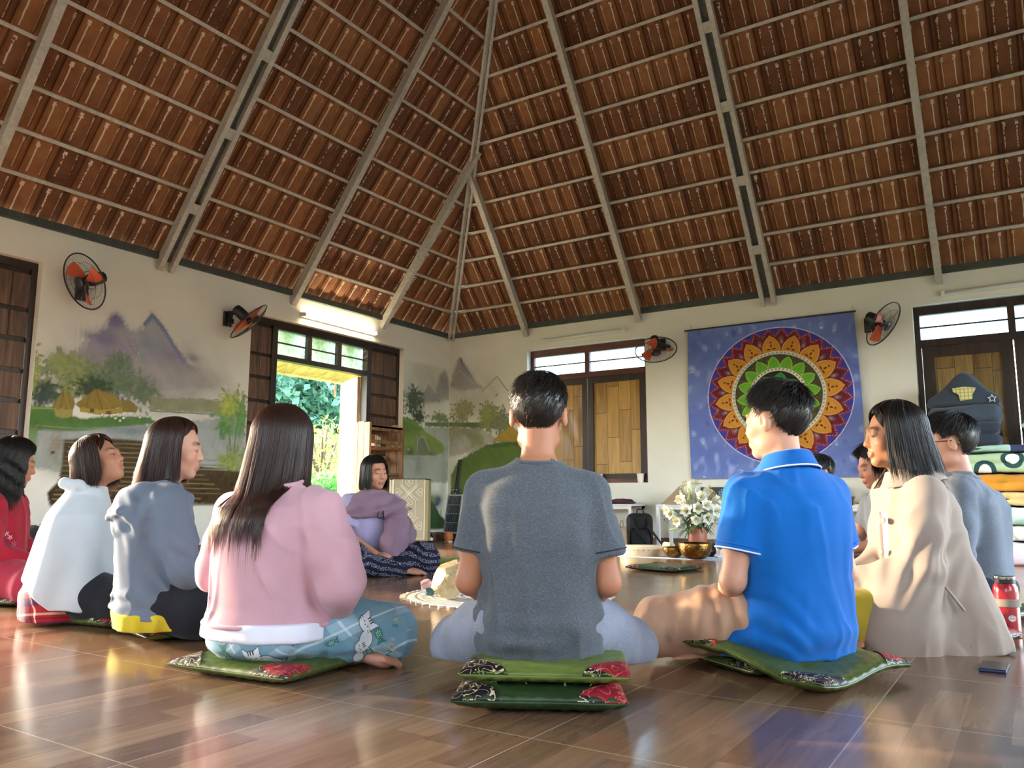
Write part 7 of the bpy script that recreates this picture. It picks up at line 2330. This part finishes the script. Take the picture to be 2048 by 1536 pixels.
# vase with lilies
def lilies():
    vx, vy = 3.82, -1.0
    v = thing('vase', 'terracotta vase holding the white lilies', 'vase', (vx, vy, 0))
    MB().lathe([(.055, 0), (.062, .01), (.082, .09), (.092, .17), (.088, .225), (.076, .245), (.082, .262), (.078, .266), (.068, .245), (.078, .2), (.001, .04)], 40).build('vase_body', mat('terracotta', '9c5a44', .5, var=.15), v, smooth=True)
    b = thing('lily_bouquet', 'bouquet of white lilies with buds and green leaves in the terracotta vase', 'flowers', (vx, vy, .24))
    stems = MB(); r = np.random.default_rng(17)
    M_ST = mat('lily_stem', '55763a', .5, var=.2)
    def petal_flower(c, d, s, name='lily_flower', opn=1.0):
        T = Matrix.Translation(c) @ frame(d).to_4x4()
        vs, fs = [], []
        for k in range(6):
            a = 2 * PI * k / 6; w = .30 if k % 2 else .24; off = len(vs)
            for i in range(7):
                t = i / 6
                z = s * (.95 * t - .28 * opn * max(0, t - .6) ** 1.3 * 3); rad = s * (.05 + .16 * t + .55 * opn * max(0, t - .35) ** 1.4)
                hw = s * w * math.sin(PI * min(1, .12 + t * .88)) ** .8 + .001
                for j in (-1, -.4, .4, 1):
                    x = rad - .10 * s * abs(j) * (1 - t); y = hw * j
                    vs.append((x * math.cos(a) - y * math.sin(a), x * math.sin(a) + y * math.cos(a), z))
            for i in range(6):
                for j in range(3):
                    q = off + i * 4 + j; fs.append((q, q + 1, q + 5, q + 4))
        f = MB().add(vs, fs, T).build(name, M_PETAL, b, smooth=True)
        st = MB()
        for k in range(5):
            a = 2 * PI * k / 5
            st.tube([T @ Vector((0, 0, s * .2)), T @ Vector((.06 * s * math.cos(a), .06 * s * math.sin(a), s * .75)), T @ Vector((.12 * s * math.cos(a), .12 * s * math.sin(a), s * .86))], .0015, 4)
            st.ball(T @ Vector((.12 * s * math.cos(a), .12 * s * math.sin(a), s * .87)), .005, 5)
        st.build('stamens', mat('pollen', 'b8a03a', .8), f)
    t = NT('lily_petal'); tl = t.n('BsdfTranslucent'); tl.inputs[0].default_value = lin('f2f3dc') + (1,)
    t.set(color=lin('eef0e6'), rough=.5, spec=.3); mx = t.n('MixShader'); mx.inputs[0].default_value = .3
    t.l(t.b.outputs[0], mx.inputs[1]); t.l(tl.outputs[0], mx.inputs[2]); t.l(mx.outputs[0], t.out.inputs[0])
    M_PETAL = t.m
    # (sideways towards the camera's right, height, towards the camera, size, facing)
    rx, fx = Vector((.839, .545, 0)), Vector((.545, -.839, 0))
    FL = [(-.215, .19, .02, .10, (-.9, -.15, .2)), (-.06, .36, 0, .12, (-.4, .8, .2)), (.0, .37, -.02, .12, (.1, 1, .1)), (.075, .33, .0, .11, (.5, .8, .2)), (-.02, .20, .08, .10, (.1, .1, 1)),
          (.06, .12, .10, .10, (.1, -.2, 1)), (.12, .17, .08, .11, (.4, .1, .9)), (-.09, .17, .06, .10, (-.4, .2, .8)), (-.15, .09, .05, .09, (-.8, -.2, .5)), (.02, .29, .05, .10, (.1, .5, .8)), (-.12, .26, .05, .10, (-.6, .5, .5)), (.13, .26, .05, .10, (.7, .4, .5)), (-.03, .11, .11, .09, (-.2, -.3, .9)), (.17, .10, .05, .09, (.8, -.1, .5)), (-.19, .14, .03, .09, (-.9, .1, .3)), (.04, .22, .10, .10, (.3, .3, .9))]
    for x, z, y, s, (dx, dz, dy) in FL:
        c = rx * x * 1.15 + fx * y + Vector((0, 0, z)); d = rx * dx + fx * dy + Vector((0, 0, dz))
        base = c - d.normalized() * .02
        stems.tube([(c.x * .08, c.y * .08, -.16), tuple(base * .55 + Vector((0, 0, -.0))), tuple(base)], [.005, .004, .003], 6)
        petal_flower(base, d, s * 1.28)
    for x, z, y, dx, dz in ((-.13, .30, .02, -.1, 1), (-.08, .28, .04, .2, 1), (.20, .23, .02, .8, .5), (.23, .13, .03, 1, -.15), (-.17, .02, .04, -.8, -.3), (.25, .25, .0, .8, .6)):
        c = rx * x * 1.15 + fx * y + Vector((0, 0, z)); d = (rx * dx + Vector((0, 0, dz))).normalized()
        MB().tube([c, c + d * .03, c + d * .065, c + d * .085], [.005, .012, .011, .003], 8).build('lily_bud', mat('bud_green', 'aeba6e', .5, var=.15), b, smooth=True)
        stems.tube([(c.x * .08, c.y * .08, -.16), tuple(c * .6), tuple(c)], [.005, .004, .003], 6)
    stems.build('stems', M_ST, b, smooth=True)
    lf = MB()
    for k in range(70):
        a = r.uniform(0, 2 * PI); h0 = r.uniform(0, .2); L = r.uniform(.10, .2); el = r.uniform(-.3, .8)
        p = Vector((.05 * math.cos(a), .05 * math.sin(a), h0)); d = Vector((math.cos(a) * math.cos(el), math.sin(a) * math.cos(el), math.sin(el)))
        s = d.cross(Vector((0, 0, 1))).normalized(); vs = []
        for i in range(6):
            t_ = i / 5; c = p + d * L * t_ - Vector((0, 0, .09 * t_ * t_)); w = .011 * math.sin(PI * (.1 + .9 * t_)) + .0005
            vs += [tuple(c - s * w), tuple(c + Vector((0, 0, -.003))), tuple(c + s * w)]
        lf.add(vs, [(i * 3 + j, i * 3 + j + 1, i * 3 + j + 4, i * 3 + j + 3) for i in range(5) for j in range(2)])
    lf.build('leaves', mat('lily_leaf', '3f5f35', .45, var=.3), b, smooth=True)
lilies()
# bags under the left table
def paper_bag():
    r = thing('paper_bag', 'crumpled beige paper bag standing in front of the black backpack', 'bag', (2.84, -.70, 0), R(32))
    n1, n2 = 40, 16; vs = []
    for j in range(n2):
        z = .235 * j / (n2 - 1); k = 1 - .12 * (j / (n2 - 1)) ** 2
        for i in range(n1):
            a = 2 * PI * i / n1; c, s = math.cos(a), math.sin(a)
            x = math.copysign(abs(c) ** .35, c) * .085 * k; y = math.copysign(abs(s) ** .35, s) * .05 * (1 - .5 * (j / (n2 - 1)))
            w = .004 * math.sin(i * 1.7 + j * 1.1) * math.sin(j * .9 + i * .3)
            vs.append((x + w, y + w, z + .01 * math.sin(i * .8) * (j == n2 - 1)))
    fs = [(j * n1 + i, j * n1 + (i + 1) % n1, (j + 1) * n1 + (i + 1) % n1, (j + 1) * n1 + i) for j in range(n2 - 1) for i in range(n1)]
    fs.append(tuple(reversed(range(n1))))
    MB().add(vs, fs).build('bag_body', mat('kraft', 'c9b697', .8, var=.12, vscale=14), r, smooth=True)
    MB().tube([(.02, .01, .22), (.025, .012, .30), (.045, .012, .31), (.05, .01, .22)], .004, 6).build('bag_handle', mat('paper_cord', 'b09a76', .8), r, smooth=True)
paper_bag()
def backpack():
    r = thing('backpack', 'black backpack slumped against the wall between the white tables', 'backpack', (2.99, -.47, 0), R(28))
    m = mat('black_canvas', '121318', .7, var=.3, vscale=20)
    b = MB().box((-.15, -.09, 0), (.13, .09, .38), bev=.07); b.build('pack_body', m, r, smooth='auto')
    MB().box((-.12, -.125, .03), (.10, -.08, .22), bev=.03).build('front_pocket', m, r, smooth='auto')
    MB().tube([(-.04, .02, .37), (-.03, .03, .42), (.03, .03, .42), (.04, .02, .37)], .009, 6).build('carry_loop', m, r, smooth=True)
    for x in (-.08, .07): MB().tube([(x, -.09, .33), (x + .03, -.16, .2), (x + .14, -.12, .06), (x + .18, -.05, .01)], [.016, .018, .012, .010], 6, flat=.4).build('strap', m, r, smooth=True)
backpack()
lump('black_bag', 'black soft bag beside the slate T-shirt sleeve under the left table', 'bag', (2.56, -.40, 0), (.12, .09, .14), mat('black_canvas2', '17181c', .7), 33, amp=.08)
# pots on the sill
for x, lb in ((2.775, 'small white pot at the right end of the shuttered window sill'), (2.24, 'small white pot on the sill beside the slate T-shirt shoulder')):
    r = thing('plant_pot', lb, 'pot', (x, .045, .72))
    MB().lathe([(.030, 0), (.034, .004), (.043, .092), (.046, .095), (.046, .104), (.041, .104), (.038, .085), (.001, .08)], 24).build('pot_body', mat('white_ceramic', 'e8e6e0', .3), r, smooth='auto')
    q = MB()
    for k in range(14):
        a = k * 2.4; q.ball((.024 * math.cos(a) * (k % 3) / 2, .024 * math.sin(a) * (k % 3) / 2, .098), .011, 5)
    q.build('soil', mat('dark_soil', '2c2622', .9), r, smooth=True)
# basket and book on the long table
def basket():
    r = thing('wicker_basket', 'small wicker basket on the long table beyond the blue polo shirt', 'basket', (5.02, -.26, TZ))
    t = MB()
    for k in range(7): t.tube([((.095 + .002 * k) * math.cos(a), .07 * math.sin(a), .006 + k * .009 + .003 * math.sin(a * 12 + k * PI)) for a in np.linspace(0, 2 * PI, 48, endpoint=False)], .005, 5, closed=True)
    t.box((-.08, -.05, 0), (.08, .05, .006)); t.build('basket_weave', mat('wicker', '8a5836', .6, var=.2), r, smooth=True)
basket()
lump('grey_cords', 'tangle of grey cloth lying in the wicker basket', 'cloth', (5.02, -.26, TZ + .055), (.09, .06, .022), cloth('grey_cloth', '77777a', var=.3, vscale=40), 41, amp=.2)
def open_book():
    r = thing('open_book', 'open book lying at the right end of the long table', 'book', (5.26, -.27, TZ), R(-12))
    MB().box((-.10, -.075, 0), (.10, .075, .012), bev=.002).build('book_block', mat('page_edges', 'd6c9a8', .7), r)
    MB().box((-.002, -.075, 0), (.002, .075, .014), Matrix.Translation((-.1, 0, .012)) @ Matrix.Rotation(R(-22), 4, 'Y')).build('book_spine', mat('book_cover', '8d7d5c', .6), r)
    MB().box((0, -.078, 0), (.20, .078, .004), Matrix.Translation((-.1, 0, .014)) @ Matrix.Rotation(R(-14), 4, 'Y')).build('book_cover', mat('book_cover', '8d7d5c', .6), r)
open_book()

# ================================================================ left of the corner: shelf, loudspeaker, solar lamp
def bookshelf():
    x0, y0 = .03, -1.86
    r = thing('bookshelf', 'rough plank bookshelf beside the open door', 'bookshelf', (x0, y0, 0))
    W, D, H = .60, .27, 1.40
    for y in (0, W - .03): 
        s = MB(); 
        for k in range(3): s.box((k * D / 3, y, 0), ((k + 1) * D / 3 - .003, y + .03, H + (.01 if k == 1 else 0)), bev=.003)
        s.build('side_panel', M_PINE if y == 0 else M_RUST, r)
    for z in (.12, .48, .80, 1.10, 1.34): MB().box((0, .03, z), (D, W - .03, z + .028), bev=.003).build('shelf', M_RUST, r)
    bk = MB()
    for z in (.3, .64, .95, 1.22): bk.box((0, .03, z), (.015, W - .03, z + .09))
    bk.box((D - .02, .03, 1.31), (D, W - .03, 1.37)); bk.box((D - .015, .03, 1.16), (D, W - .03, 1.20))
    bk.build('cross_slats', M_RUST, r)
bookshelf()
for k, (th_, c, w, lb) in enumerate(((.030, '6a2a6a', .20, 'purple book at the bottom of the flat pile on the plank bookshelf'), (.026, 'c2b04a', .19, 'yellow book in the flat pile on the plank bookshelf'), (.030, 'd9cfb4', .21, 'cream book in the flat pile on the plank bookshelf'))):
    z = .828 + [0, .030, .056][k]
    b = thing('book', lb, 'book', (.06, -1.62, z), R(4 * k - 3), 'books in the flat pile on the shelf')
    MB().box((.0, -.07, 0), (w, .07, th_), bev=.002).build('book_cover', mat('cover_' + c, c, .5), b)
    MB().box((.004, -.073, .004), (w - .004, .071, th_ - .004)).build('pages', mat('page_edges', 'd6c9a8', .7), b)
pp = MB(); vs = []
for i in range(10):
    a = i / 9
    for y in (-.07, .07): vs.append((.02 + a * .19, y, .018 * math.sin(a * 3) + .05 * a * a))
o = MB().add(vs, [(2 * i, 2 * i + 1, 2 * i + 3, 2 * i + 2) for i in range(9)]).add([(x, y, z - .003) for x, y, z in vs], [(2 * i, 2 * i + 2, 2 * i + 3, 2 * i + 1) for i in range(9)]).build('paper_sheets', mat('white_paper', 'ece9e0', .7), None, smooth=True)
o.location = (.06, -1.62, .918); tag(o, 'curled white papers on top of the pile of books', 'paper')
for k, (y, h, c, lb) in enumerate(((-1.70, .14, '6b3a34', 'dark red book standing left on the upper shelf of the plank bookshelf'), (-1.665, .13, '7d4a3c', 'brown book standing second on the upper shelf'), (-1.63, .12, '55453c', 'dark brown book standing third on the upper shelf'))):
    b = thing('book', lb, 'book', (.06, y, 1.128), 0, 'books standing on the upper shelf')
    MB().box((0, 0, 0), (.17, .03, h), bev=.002).build('book_cover', mat('cover_' + c, c, .5), b)
    MB().box((.003, .004, .003), (.172, .026, h - .004)).build('pages', mat('page_edges', 'd6c9a8', .7), b)

def speaker():
    W, D, H = .355, .34, .675
    yaw = R(-6)
    r = thing('loudspeaker', 'cream party loudspeaker on castors with white line ornaments', 'speaker', (.74, -1.645, 0), yaw)
    M = Matrix.Rotation(R(-50), 4, 'Z')     # front faces the room
    F = Matrix(((0, 0, 1, 0), (1, 0, 0, 0), (0, 1, 0, 0), (0, 0, 0, 1)))
    z0 = .075
    MB().box((-D / 2, -W / 2 - .035, z0), (D / 2, W / 2 + .035, z0 + H - .014), M, bev=.006).build('cabinet', mat('gold_cabinet', 'a39a70', .45), r)
    MB().box((-D / 2, -W / 2 - .037, z0 + H - .016), (D / 2 + .01, W / 2 + .037, z0 + H), M, bev=.004).build('top_panel', M_FANBLK, r)
    MB().box((D / 2, -W / 2, z0 + .01), (D / 2 + .012, W / 2, z0 + H - .02), M, bev=.003).build('grille', mat('grille_cloth', 'b3ae94', .8, bump=.5, bscale=500), r)
    ln = MB(); X = D / 2 + .014
    def L(pts, rad=.0026): ln.tube([M @ Vector((X, y, z0 + .345 + z)) for y, z in pts], rad, 5)
    for s in (-1, 1):
        L([(s * .075, .32), (s * .075, .265), (-s * .105, .09)]); L([(-s * .13, .115), (s * .075, .0 + .115 * 0 + .07), (s * .075, -.07), (-s * .13, -.115 + .0)] if 0 else [(s * .072, .085), (s * .072, -.085)])
        L([(s * .075, -.32), (s * .075, -.265), (-s * .105, -.09)])
        for q in (-1, 1):
            L([(s * .10, q * .27), (-s * .05, q * .115)]); L([(s * .072, q * .085), (-s * .09, q * .245)])
    def heart(cy_, cz, ang, sc=.042):
        pts = []
        for t in np.linspace(0, 2 * PI, 28):
            x = 16 * math.sin(t) ** 3 / 16; y = (13 * math.cos(t) - 5 * math.cos(2 * t) - 2 * math.cos(3 * t) - math.cos(4 * t)) / 16
            c, s = math.cos(ang), math.sin(ang); pts.append((cy_ + sc * (x * c - y * s), cz + sc * (x * s + y * c)))
        L(pts)
        L([(cy_ + .35 * sc * math.cos(t) * (1 if math.cos(t) > 0 else 1), cz + .25 * sc * math.sin(t)) for t in np.linspace(0, 2 * PI, 12)], .002)
    for q in (-1, 1):
        cz = q * .18
        heart(0, cz + .105, 0); heart(0, cz - .105, PI); heart(-.115, cz, PI / 2); heart(.115, cz, -PI / 2)
    L([(-W / 2 + .004, -.32), (-W / 2 + .004, .315), (W / 2 - .004, .315), (W / 2 - .004, -.32), (-W / 2 + .004, -.32)], .005)
    ln.build('line_ornament', mat('ivory_line', 'efece0', .4), r)
    lg = MB().lathe([(.001, .004), (.033, .003), (.035, 0)], 24, M @ Matrix.Translation((X, 0, z0 + .345)) @ frame((1, 0, 0), (0, 1, 0)).to_4x4() @ Matrix.Diagonal((1, .42, 1, 1)))
    lo = lg.build('logo_badge', mat('badge_brown', '4a2c24', .3), r, smooth=True)
    MB().box((X + .003, -.02, z0 + .341), (X + .0045, .02, z0 + .349), M).build('logo_bar', M_WHITEP, lo)
    for x in (-.13, .13):
        for y in (-.15, .15):
            c = M @ Vector((x, y, .03))
            w = MB().cyl(c + Vector((-.012, 0, 0)), c + Vector((.012, 0, 0)), .03, n=16); w.box((c.x - .02, c.y - .018, .045), (c.x + .02, c.y + .018, z0))
            w.build('castor', M_FANBLK, r)
speaker()
def solar():
    r = thing('solar_lamp', 'small solar panel with a black bracket pole leaning in the corner', 'solar panel', (.27, -.28, 0))
    T = Matrix.Translation((0, 0, .09)) @ Matrix.Rotation(R(-20), 4, 'Z') @ Matrix.Rotation(R(-8), 4, 'X')
    W, H = .34, .50
    f = MB(); f.box((-W / 2, -.012, 0), (W / 2, .012, .02), T); f.box((-W / 2, -.012, H - .02), (W / 2, .012, H), T); f.box((-W / 2, -.012, .02), (-W / 2 + .018, .012, H - .02), T); f.box((W / 2 - .018, -.012, .02), (W / 2, .012, H - .02), T)
    f.build('panel_frame', mat('aluminium', 'c6c8c6', .35, .8), r)
    MB().box((-W / 2 + .018, -.006, .02), (W / 2 - .018, .008, H - .02), T).build('solar_cells', mat('cell_blue', '1c2740', .15, var=.3, vscale=12), r)
    g = MB()
    for k in range(1, 4): g.box((-W / 2 + .018, -.0075, .02 + (H - .04) * k / 4 - .002), (W / 2 - .018, -.006, .02 + (H - .04) * k / 4 + .002), T)
    for k in range(1, 12): g.box((-W / 2 + .018 + (W - .036) * k / 12 - .0008, -.0072, .02), (-W / 2 + .018 + (W - .036) * k / 12 + .0008, -.006, H - .02), T)
    g.build('grid_lines', mat('silver_line', 'c9cfd4', .4), r)
    b = MB(); b.box((-.10, -.02, H), (.10, .02, H + .03), T); b.box((-.05, -.02, H + .03), (.05, .02, H + .075), T); b.box((-.02, -.018, H + .05), (.022, .018, H + .45), T); b.tube([T @ Vector((-.04, 0, H + .445)), T @ Vector((.03, 0, H + .45))], .012, 8)
    b.build('bracket', M_FANBLK, r)
    s = MB()
    for x in (-.03, .03):
        for z in (.015, .058): s.lathe([(.001, .004), (.007, .003), (.008, 0)], 10, T @ Matrix.Translation((x, -.021, H + z)) @ frame((0, -1, 0)).to_4x4())
    s.build('bracket_screws', mat('zinc', 'd8d8d4', .3, .8), r)
    MB().box((-.12, -.02, 0), (.12, .05, .095)).build('lamp_housing', M_FANBLK, r)
solar()
j_ = thing('oil_burner', 'small orange clay jar on the floor before the solar panel', 'jar', (.46, -.58, 0))
MB().lathe([(.035, 0), (.042, .004), (.06, .04), (.062, .075), (.052, .10), (.046, .112), (.054, .122), (.048, .122), (.04, .105), (.05, .07), (.001, .02)], 28).build('jar_body', mat('orange_clay', 'c46f3c', .45, var=.25, vscale=30), j_, smooth=True)
MB().lathe([(.05, .0), (.052, .001), (.05, .016)], 28, cap=False).build('jar_foot', mat('pale_foot', 'e5d8c2', .6), j_)
b_ = thing('small_bottle', 'tiny dark bottle with a white label beside the loudspeaker', 'bottle', (.30, -.72, 0))
MB().lathe([(.022, 0), (.026, .003), (.026, .07), (.012, .088), (.010, .10)], 20).build('bottle_glass', mat('amber_dark', '1d1512', .15), b_, smooth='auto')
MB().lathe([(.0266, .02), (.0266, .055)], 20, cap=False).build('bottle_label', M_WHITEP, b_)
MB().lathe([(.012, .10), (.012, .122), (.001, .123)], 14).build('bottle_cap', M_FANBLK, b_)
cb = MB(); cb.tube([(.25, -.95, .006), (.4, -.85, .006), (.33, -.7, .006), (.5, -.66, .006), (.45, -.45, .006), (.25, -.4, .006), (.1, -.2, .006)], .005, 6)
tag(cb.build('power_cord', M_FANBLK, None, smooth=True), 'black cord looping on the floor beside the loudspeaker', 'cord')
lump('round_black_bag', 'round black bag on the floor between the red tunic and the white shawl', 'bag', (.72, -5.70, 0), (.17, .17, .19), mat('black_grey_bag', '22252a', .7), 51, amp=.03)

# ================================================================ bedding stacked under the right window
def folded(name, label, cat, x0, x1, y0, y1, z0, h, m, seed, layers=2, group='bedding stacked under the window', rot=0, slump=0.0):
    """a folded mattress or quilt: fat rounded layers joined along the fold"""
    F = Field((x0 - .06, y0 - .06, z0 - .03), (x1 + .06, y1 + .06, z0 + h * (1 + .3) + .05), .012)
    lh = h / layers
    for k in range(layers):
        zc = z0 + lh * (k + .5)
        sl, X, Y, Z = F.sub(F.lo, F.lo + F.h * F.n)
        rr = lh * .44
        qx = np.abs(X - (x0 + x1) / 2) - (x1 - x0) / 2 + rr; qy = np.abs(Y - (y0 + y1) / 2) - (y1 - y0) / 2 + rr; qz = np.abs(Z - zc - slump * ((X - x0) / (x1 - x0)) * 1.0) - lh / 2 + rr
        d = np.sqrt(np.maximum(qx, 0) ** 2 + np.maximum(qy, 0) ** 2 + np.maximum(qz, 0) ** 2) + np.minimum(np.maximum(np.maximum(qx, qy), qz), 0) - rr
        F.blend(sl, d.astype(np.float32), .004)
    F.warp(lambda P: .006 * wave_noise(P, (10, 10, 34), seed) + .003 * wave_noise(P, (30, 30, 60), seed + 2))
    F.cut((0, 0, -1), -z0)
    V, Q = F.mesh(2)
    c = np.array(((x0 + x1) / 2, (y0 + y1) / 2, z0)); V = V - c
    o = np_mesh(name, V, Q, m, None)
    o.location = c; o.rotation_euler = (0, 0, rot)
    tag(o, label, cat, group)
    return o
bx0, bx1, by0, by1 = 6.02, 7.75, -.86, -.06
M_PENG = None
def print_mat(key, base, ink, pale, sc=4.2):
    t = NT(key); v = t.coord('Object')
    vo = t.n('TexVoronoi'); vo.inputs['Scale'].default_value = sc; vo.inputs['Randomness'].default_value = .55; t.l(v, vo.inputs['Vector'])
    d = vo.outputs[0]
    c = t.mix(t.math('LESS_THAN', d, .36), lin(base), lin(ink)); c = t.mix(t.math('LESS_THAN', d, .22), c, lin(pale))
    t.set(color=c, rough=.8, spec=.2)
    return t.m
M_GPR = print_mat('green_print', 'a9c29b', '2d4a48', 'e2e6dc')
stack = [('storage_box', 'pale plastic-wrapped box at the bottom of the bedding stack', 'box', 0, .20, mat('wrapped', 'c3bccb', .25, var=.2, vscale=7), 1),
         ('folded_mattress', 'shiny striped white and green quilt low in the bedding stack', 'quilt', .20, .13, plaid_material('stripe_quilt', 'd5dccb', [(.3, .12, '8fa392', .7)], .09, R(30), ('x',), .4), 1),
         ('folded_mattress', 'mint green folded quilt in the bedding stack', 'quilt', .33, .15, cloth('mint_cotton', 'a4c4b8', var=.06), 1),
         ('folded_mattress', 'beige patterned folded quilts below the orange one', 'quilt', .48, .12, cloth('beige_pattern', 'b3a172', var=.18, vscale=24), 2),
         ('folded_mattress', 'orange folded mattress in the bedding stack', 'mattress', .60, .15, cloth('orange_cotton', 'bd8128', var=.06), 2),
         ('folded_mattress', 'pale green folded mattress with round dark and white prints', 'mattress', .75, .17, M_GPR, 2)]
for k, (nm, lb, ct, z, h, m, ly) in enumerate(stack):
    e = .02 * math.sin(k * 2.3)
    folded(nm, lb, ct, bx0 + e, bx1 + e, by0 + e, by1 - .01, z, h - .012, m, 60 + k, ly)
M_NAVY = cloth('navy_quilt', '2b3440', var=.12)
folded('folded_sheet', 'crumpled mint sheet on top of the printed mattress', 'sheet', 6.12, 6.46, -.84, -.20, .924, .055, cloth('mint_sheet', '9cbcae', var=.1), 71, 2)
folded('folded_sheet', 'navy folded sheet under the green pillows', 'sheet', 6.44, 7.30, -.82, -.18, .924, .06, cloth('navy_sheet', '39415f', var=.15), 72, 2)
folded('folded_quilt', 'navy star-print quilt at the bottom of the three dark quilts', 'quilt', 5.90, 6.40, -.80, -.12, .98, .20, M_NAVY, 73, 2)
q2 = folded('folded_quilt', 'dark grey-blue quilt in the middle of the three dark quilts', 'quilt', 5.87, 6.42, -.80, -.12, 1.18, .15, cloth('slate_quilt', '3a4652', var=.12), 74, 1)
def peaked():
    """top quilt: sags at the sides and stands up in a peak"""
    n = 40; U, V_ = np.meshgrid(np.linspace(-1, 1, n), np.linspace(-1, 1, n), indexing='ij')
    pk = np.exp(-((U - .05) / .55) ** 2) * .23 + .06; ed = np.clip((1 - np.abs(U) ** 6) * (1 - np.abs(V_) ** 8), 0, 1) ** .3
    P = np.stack([U, V_, U * 0], -1).reshape(-1, 3); w = wave_noise(P, (5, 3, 1), 5).reshape(U.shape) * .012
    T = np.stack([U * .28, V_ * .33, .02 + (pk + w) * ed], -1); B = np.stack([U * .28, V_ * .33, .02 - .02 * ed], -1)
    q = grid_faces(n, n); Vv = np.concatenate([T.reshape(-1, 3), B.reshape(-1, 3)])
    o = np_mesh('folded_quilt', Vv, np.concatenate([q, q[:, ::-1] + n * n]), cloth('navy_quilt_top', '333c47', var=.1), None)
    o.location = (6.14, -.46, 1.33)
    tag(o, 'peaked navy quilt on top of the bedding, with a yellow check patch', 'quilt', 'bedding stacked under the window')
    def patch(nm, poly, x, z, m, sc=1.0):
        mb = MB(); vs = []
        for a, b in poly:
            xx, zz = x + a * sc, z + b * sc
            vs.append((xx, -.335, zz))
        mb.add(vs + [(a, b - .004, c) for a, b, c in vs], [tuple(range(len(vs))), tuple(reversed(range(len(vs), 2 * len(vs))))])
        mb.build(nm, m, o)
    chk = plaid_material('yellow_check', 'c6ba6a', [(.3, .14, '6f7a76', .6)], .03, 0)
    patch('check_patch', [(-.09, .05), (.0, .06), (.09, .045), (.06, -.01), (.055, -.05), (-.035, -.06), (-.045, -.005), (-.085, .02)], .02, .10, chk)
    st = []
    for k in range(10):
        a = PI / 2 + k * PI / 5; rr = .034 if k % 2 == 0 else .015; st.append((rr * math.cos(a), rr * math.sin(a)))
    ow = MB(); ow.tube([(.22 + a, -.338, .045 + b) for a, b in st], .003, 4, closed=True); ow.build('star_patch', mat('white_thread', 'dfe3e6', .7), o)
peaked()
def pillow(label, c, dims, m, seed, tilt=0):
    n = 34; g = np.sin(np.linspace(-PI / 2, PI / 2, n)); U, V_ = np.meshgrid(g, g, indexing='ij')
    e = np.clip((1 - U ** 4) * (1 - V_ ** 4), 0, 1) ** .5
    sc = 1 - .10 * (1 - V_ ** 2) * np.abs(U) ** 2; sy = 1 - .10 * (1 - U ** 2) * np.abs(V_) ** 2
    P = np.stack([U, V_, U * 0], -1).reshape(-1, 3); w = wave_noise(P, (6, 6, 1), seed).reshape(U.shape) * .06
    T = np.stack([U * sc * dims[0], V_ * sy * dims[1], dims[2] * (1 + e * (1 + w))], -1); B = np.stack([U * sc * dims[0], V_ * sy * dims[1], dims[2] * (1 - e)], -1)
    q = grid_faces(n, n); Vv = np.concatenate([T.reshape(-1, 3), B.reshape(-1, 3)])
    o = np_mesh('pillow', Vv, np.concatenate([q, q[:, ::-1] + n * n]), m, None)
    o.location = c; o.rotation_euler = (R(tilt), 0, 0)
    return tag(o, label, 'pillow', 'bedding stacked under the window')
pillow('flat olive green pillow under the pale pillow', (6.86, -.50, .985), (.30, .22, .045), cloth('sage_cotton', '93a276', var=.08), 3)
pillow('plump pale green pillow on top at the right end of the bedding', (6.84, -.50, 1.095), (.30, .22, .075), cloth('pale_green_cotton', 'aebfa4', var=.05), 5, 8)

# ================================================================ bottle and phone on the floor
def flask():
    r = thing('water_bottle', 'red steel water bottle with a grey band at the right edge', 'bottle', (6.478, -4.83, 0))
    r.scale = (.98, .98, .86)
    MB().lathe([(.040, 0), (.045, .004), (.046, .20), (.044, .222), (.036, .238)], 40).build('bottle_body', mat('red_enamel', 'a8182c', .25, coat=.6), r, smooth='auto')
    MB().lathe([(.036, .238), (.038, .24), (.038, .256), (.034, .257)], 32).build('cap_ring', M_FANBLK, r, smooth='auto')
    MB().lathe([(.039, .256), (.040, .258), (.040, .270), (.037, .273), (.001, .273)], 32).build('cap', mat('steel_cap', 'b9bcc0', .2, .95), r, smooth='auto')
    MB().lathe([(.0475, .135), (.0505, .137), (.0505, .168), (.0475, .170)], 40, cap=False).build('felt_band', mat('grey_felt', '9b938a', .95, bump=.4, bscale=300), r, smooth='auto')
    a0 = math.atan2(-8.604 + 4.83, 6.607 - 6.478) + .35
    lg = MB(); vs = []; n = 24
    def on(y, z, rr=.0468): a = a0 + y / .046; return (rr * math.cos(a), rr * math.sin(a), z)
    ring = [on(.014 * math.cos(t), .088 + .014 * math.sin(t)) for t in np.linspace(0, 2 * PI, n, endpoint=False)]
    lg.add(ring + [on(0, .088)], [(i, (i + 1) % n, n) for i in range(n)])
    lo = lg.build('round_logo', mat('logo_white', 'efe9ea', .4), r)
    l2 = MB()
    l2.tube([on(-.005, .093, .0472), on(-.005, .098, .0472), on(0, .100, .0472), on(.005, .098, .0472), on(.005, .093, .0472)], .0008, 4)
    for y in (-.008, -.003, .002, .007): l2.box((-.0012, -.0012, -.002), (.0012, .0012, .002), Matrix.Translation(on(y, .086, .0472)))
    l2.build('logo_lines', mat('logo_red', '8c2a55', .4), lo)
flask()
def phone():
    r = thing('phone', 'smartphone with a dark blue case lying face up on the floor at the right', 'phone', (6.455, -5.56, 0), R(-2))
    MB().box((-.038, -.075, 0), (.038, .075, .010), bev=.0035).build('phone_case', mat('blue_case', '1d2f5c', .35), r)
    MB().box((-.035, -.072, .0095), (.035, .072, .0112)).build('screen', mat('phone_glass', '0c0d10', .04), r)
phone()
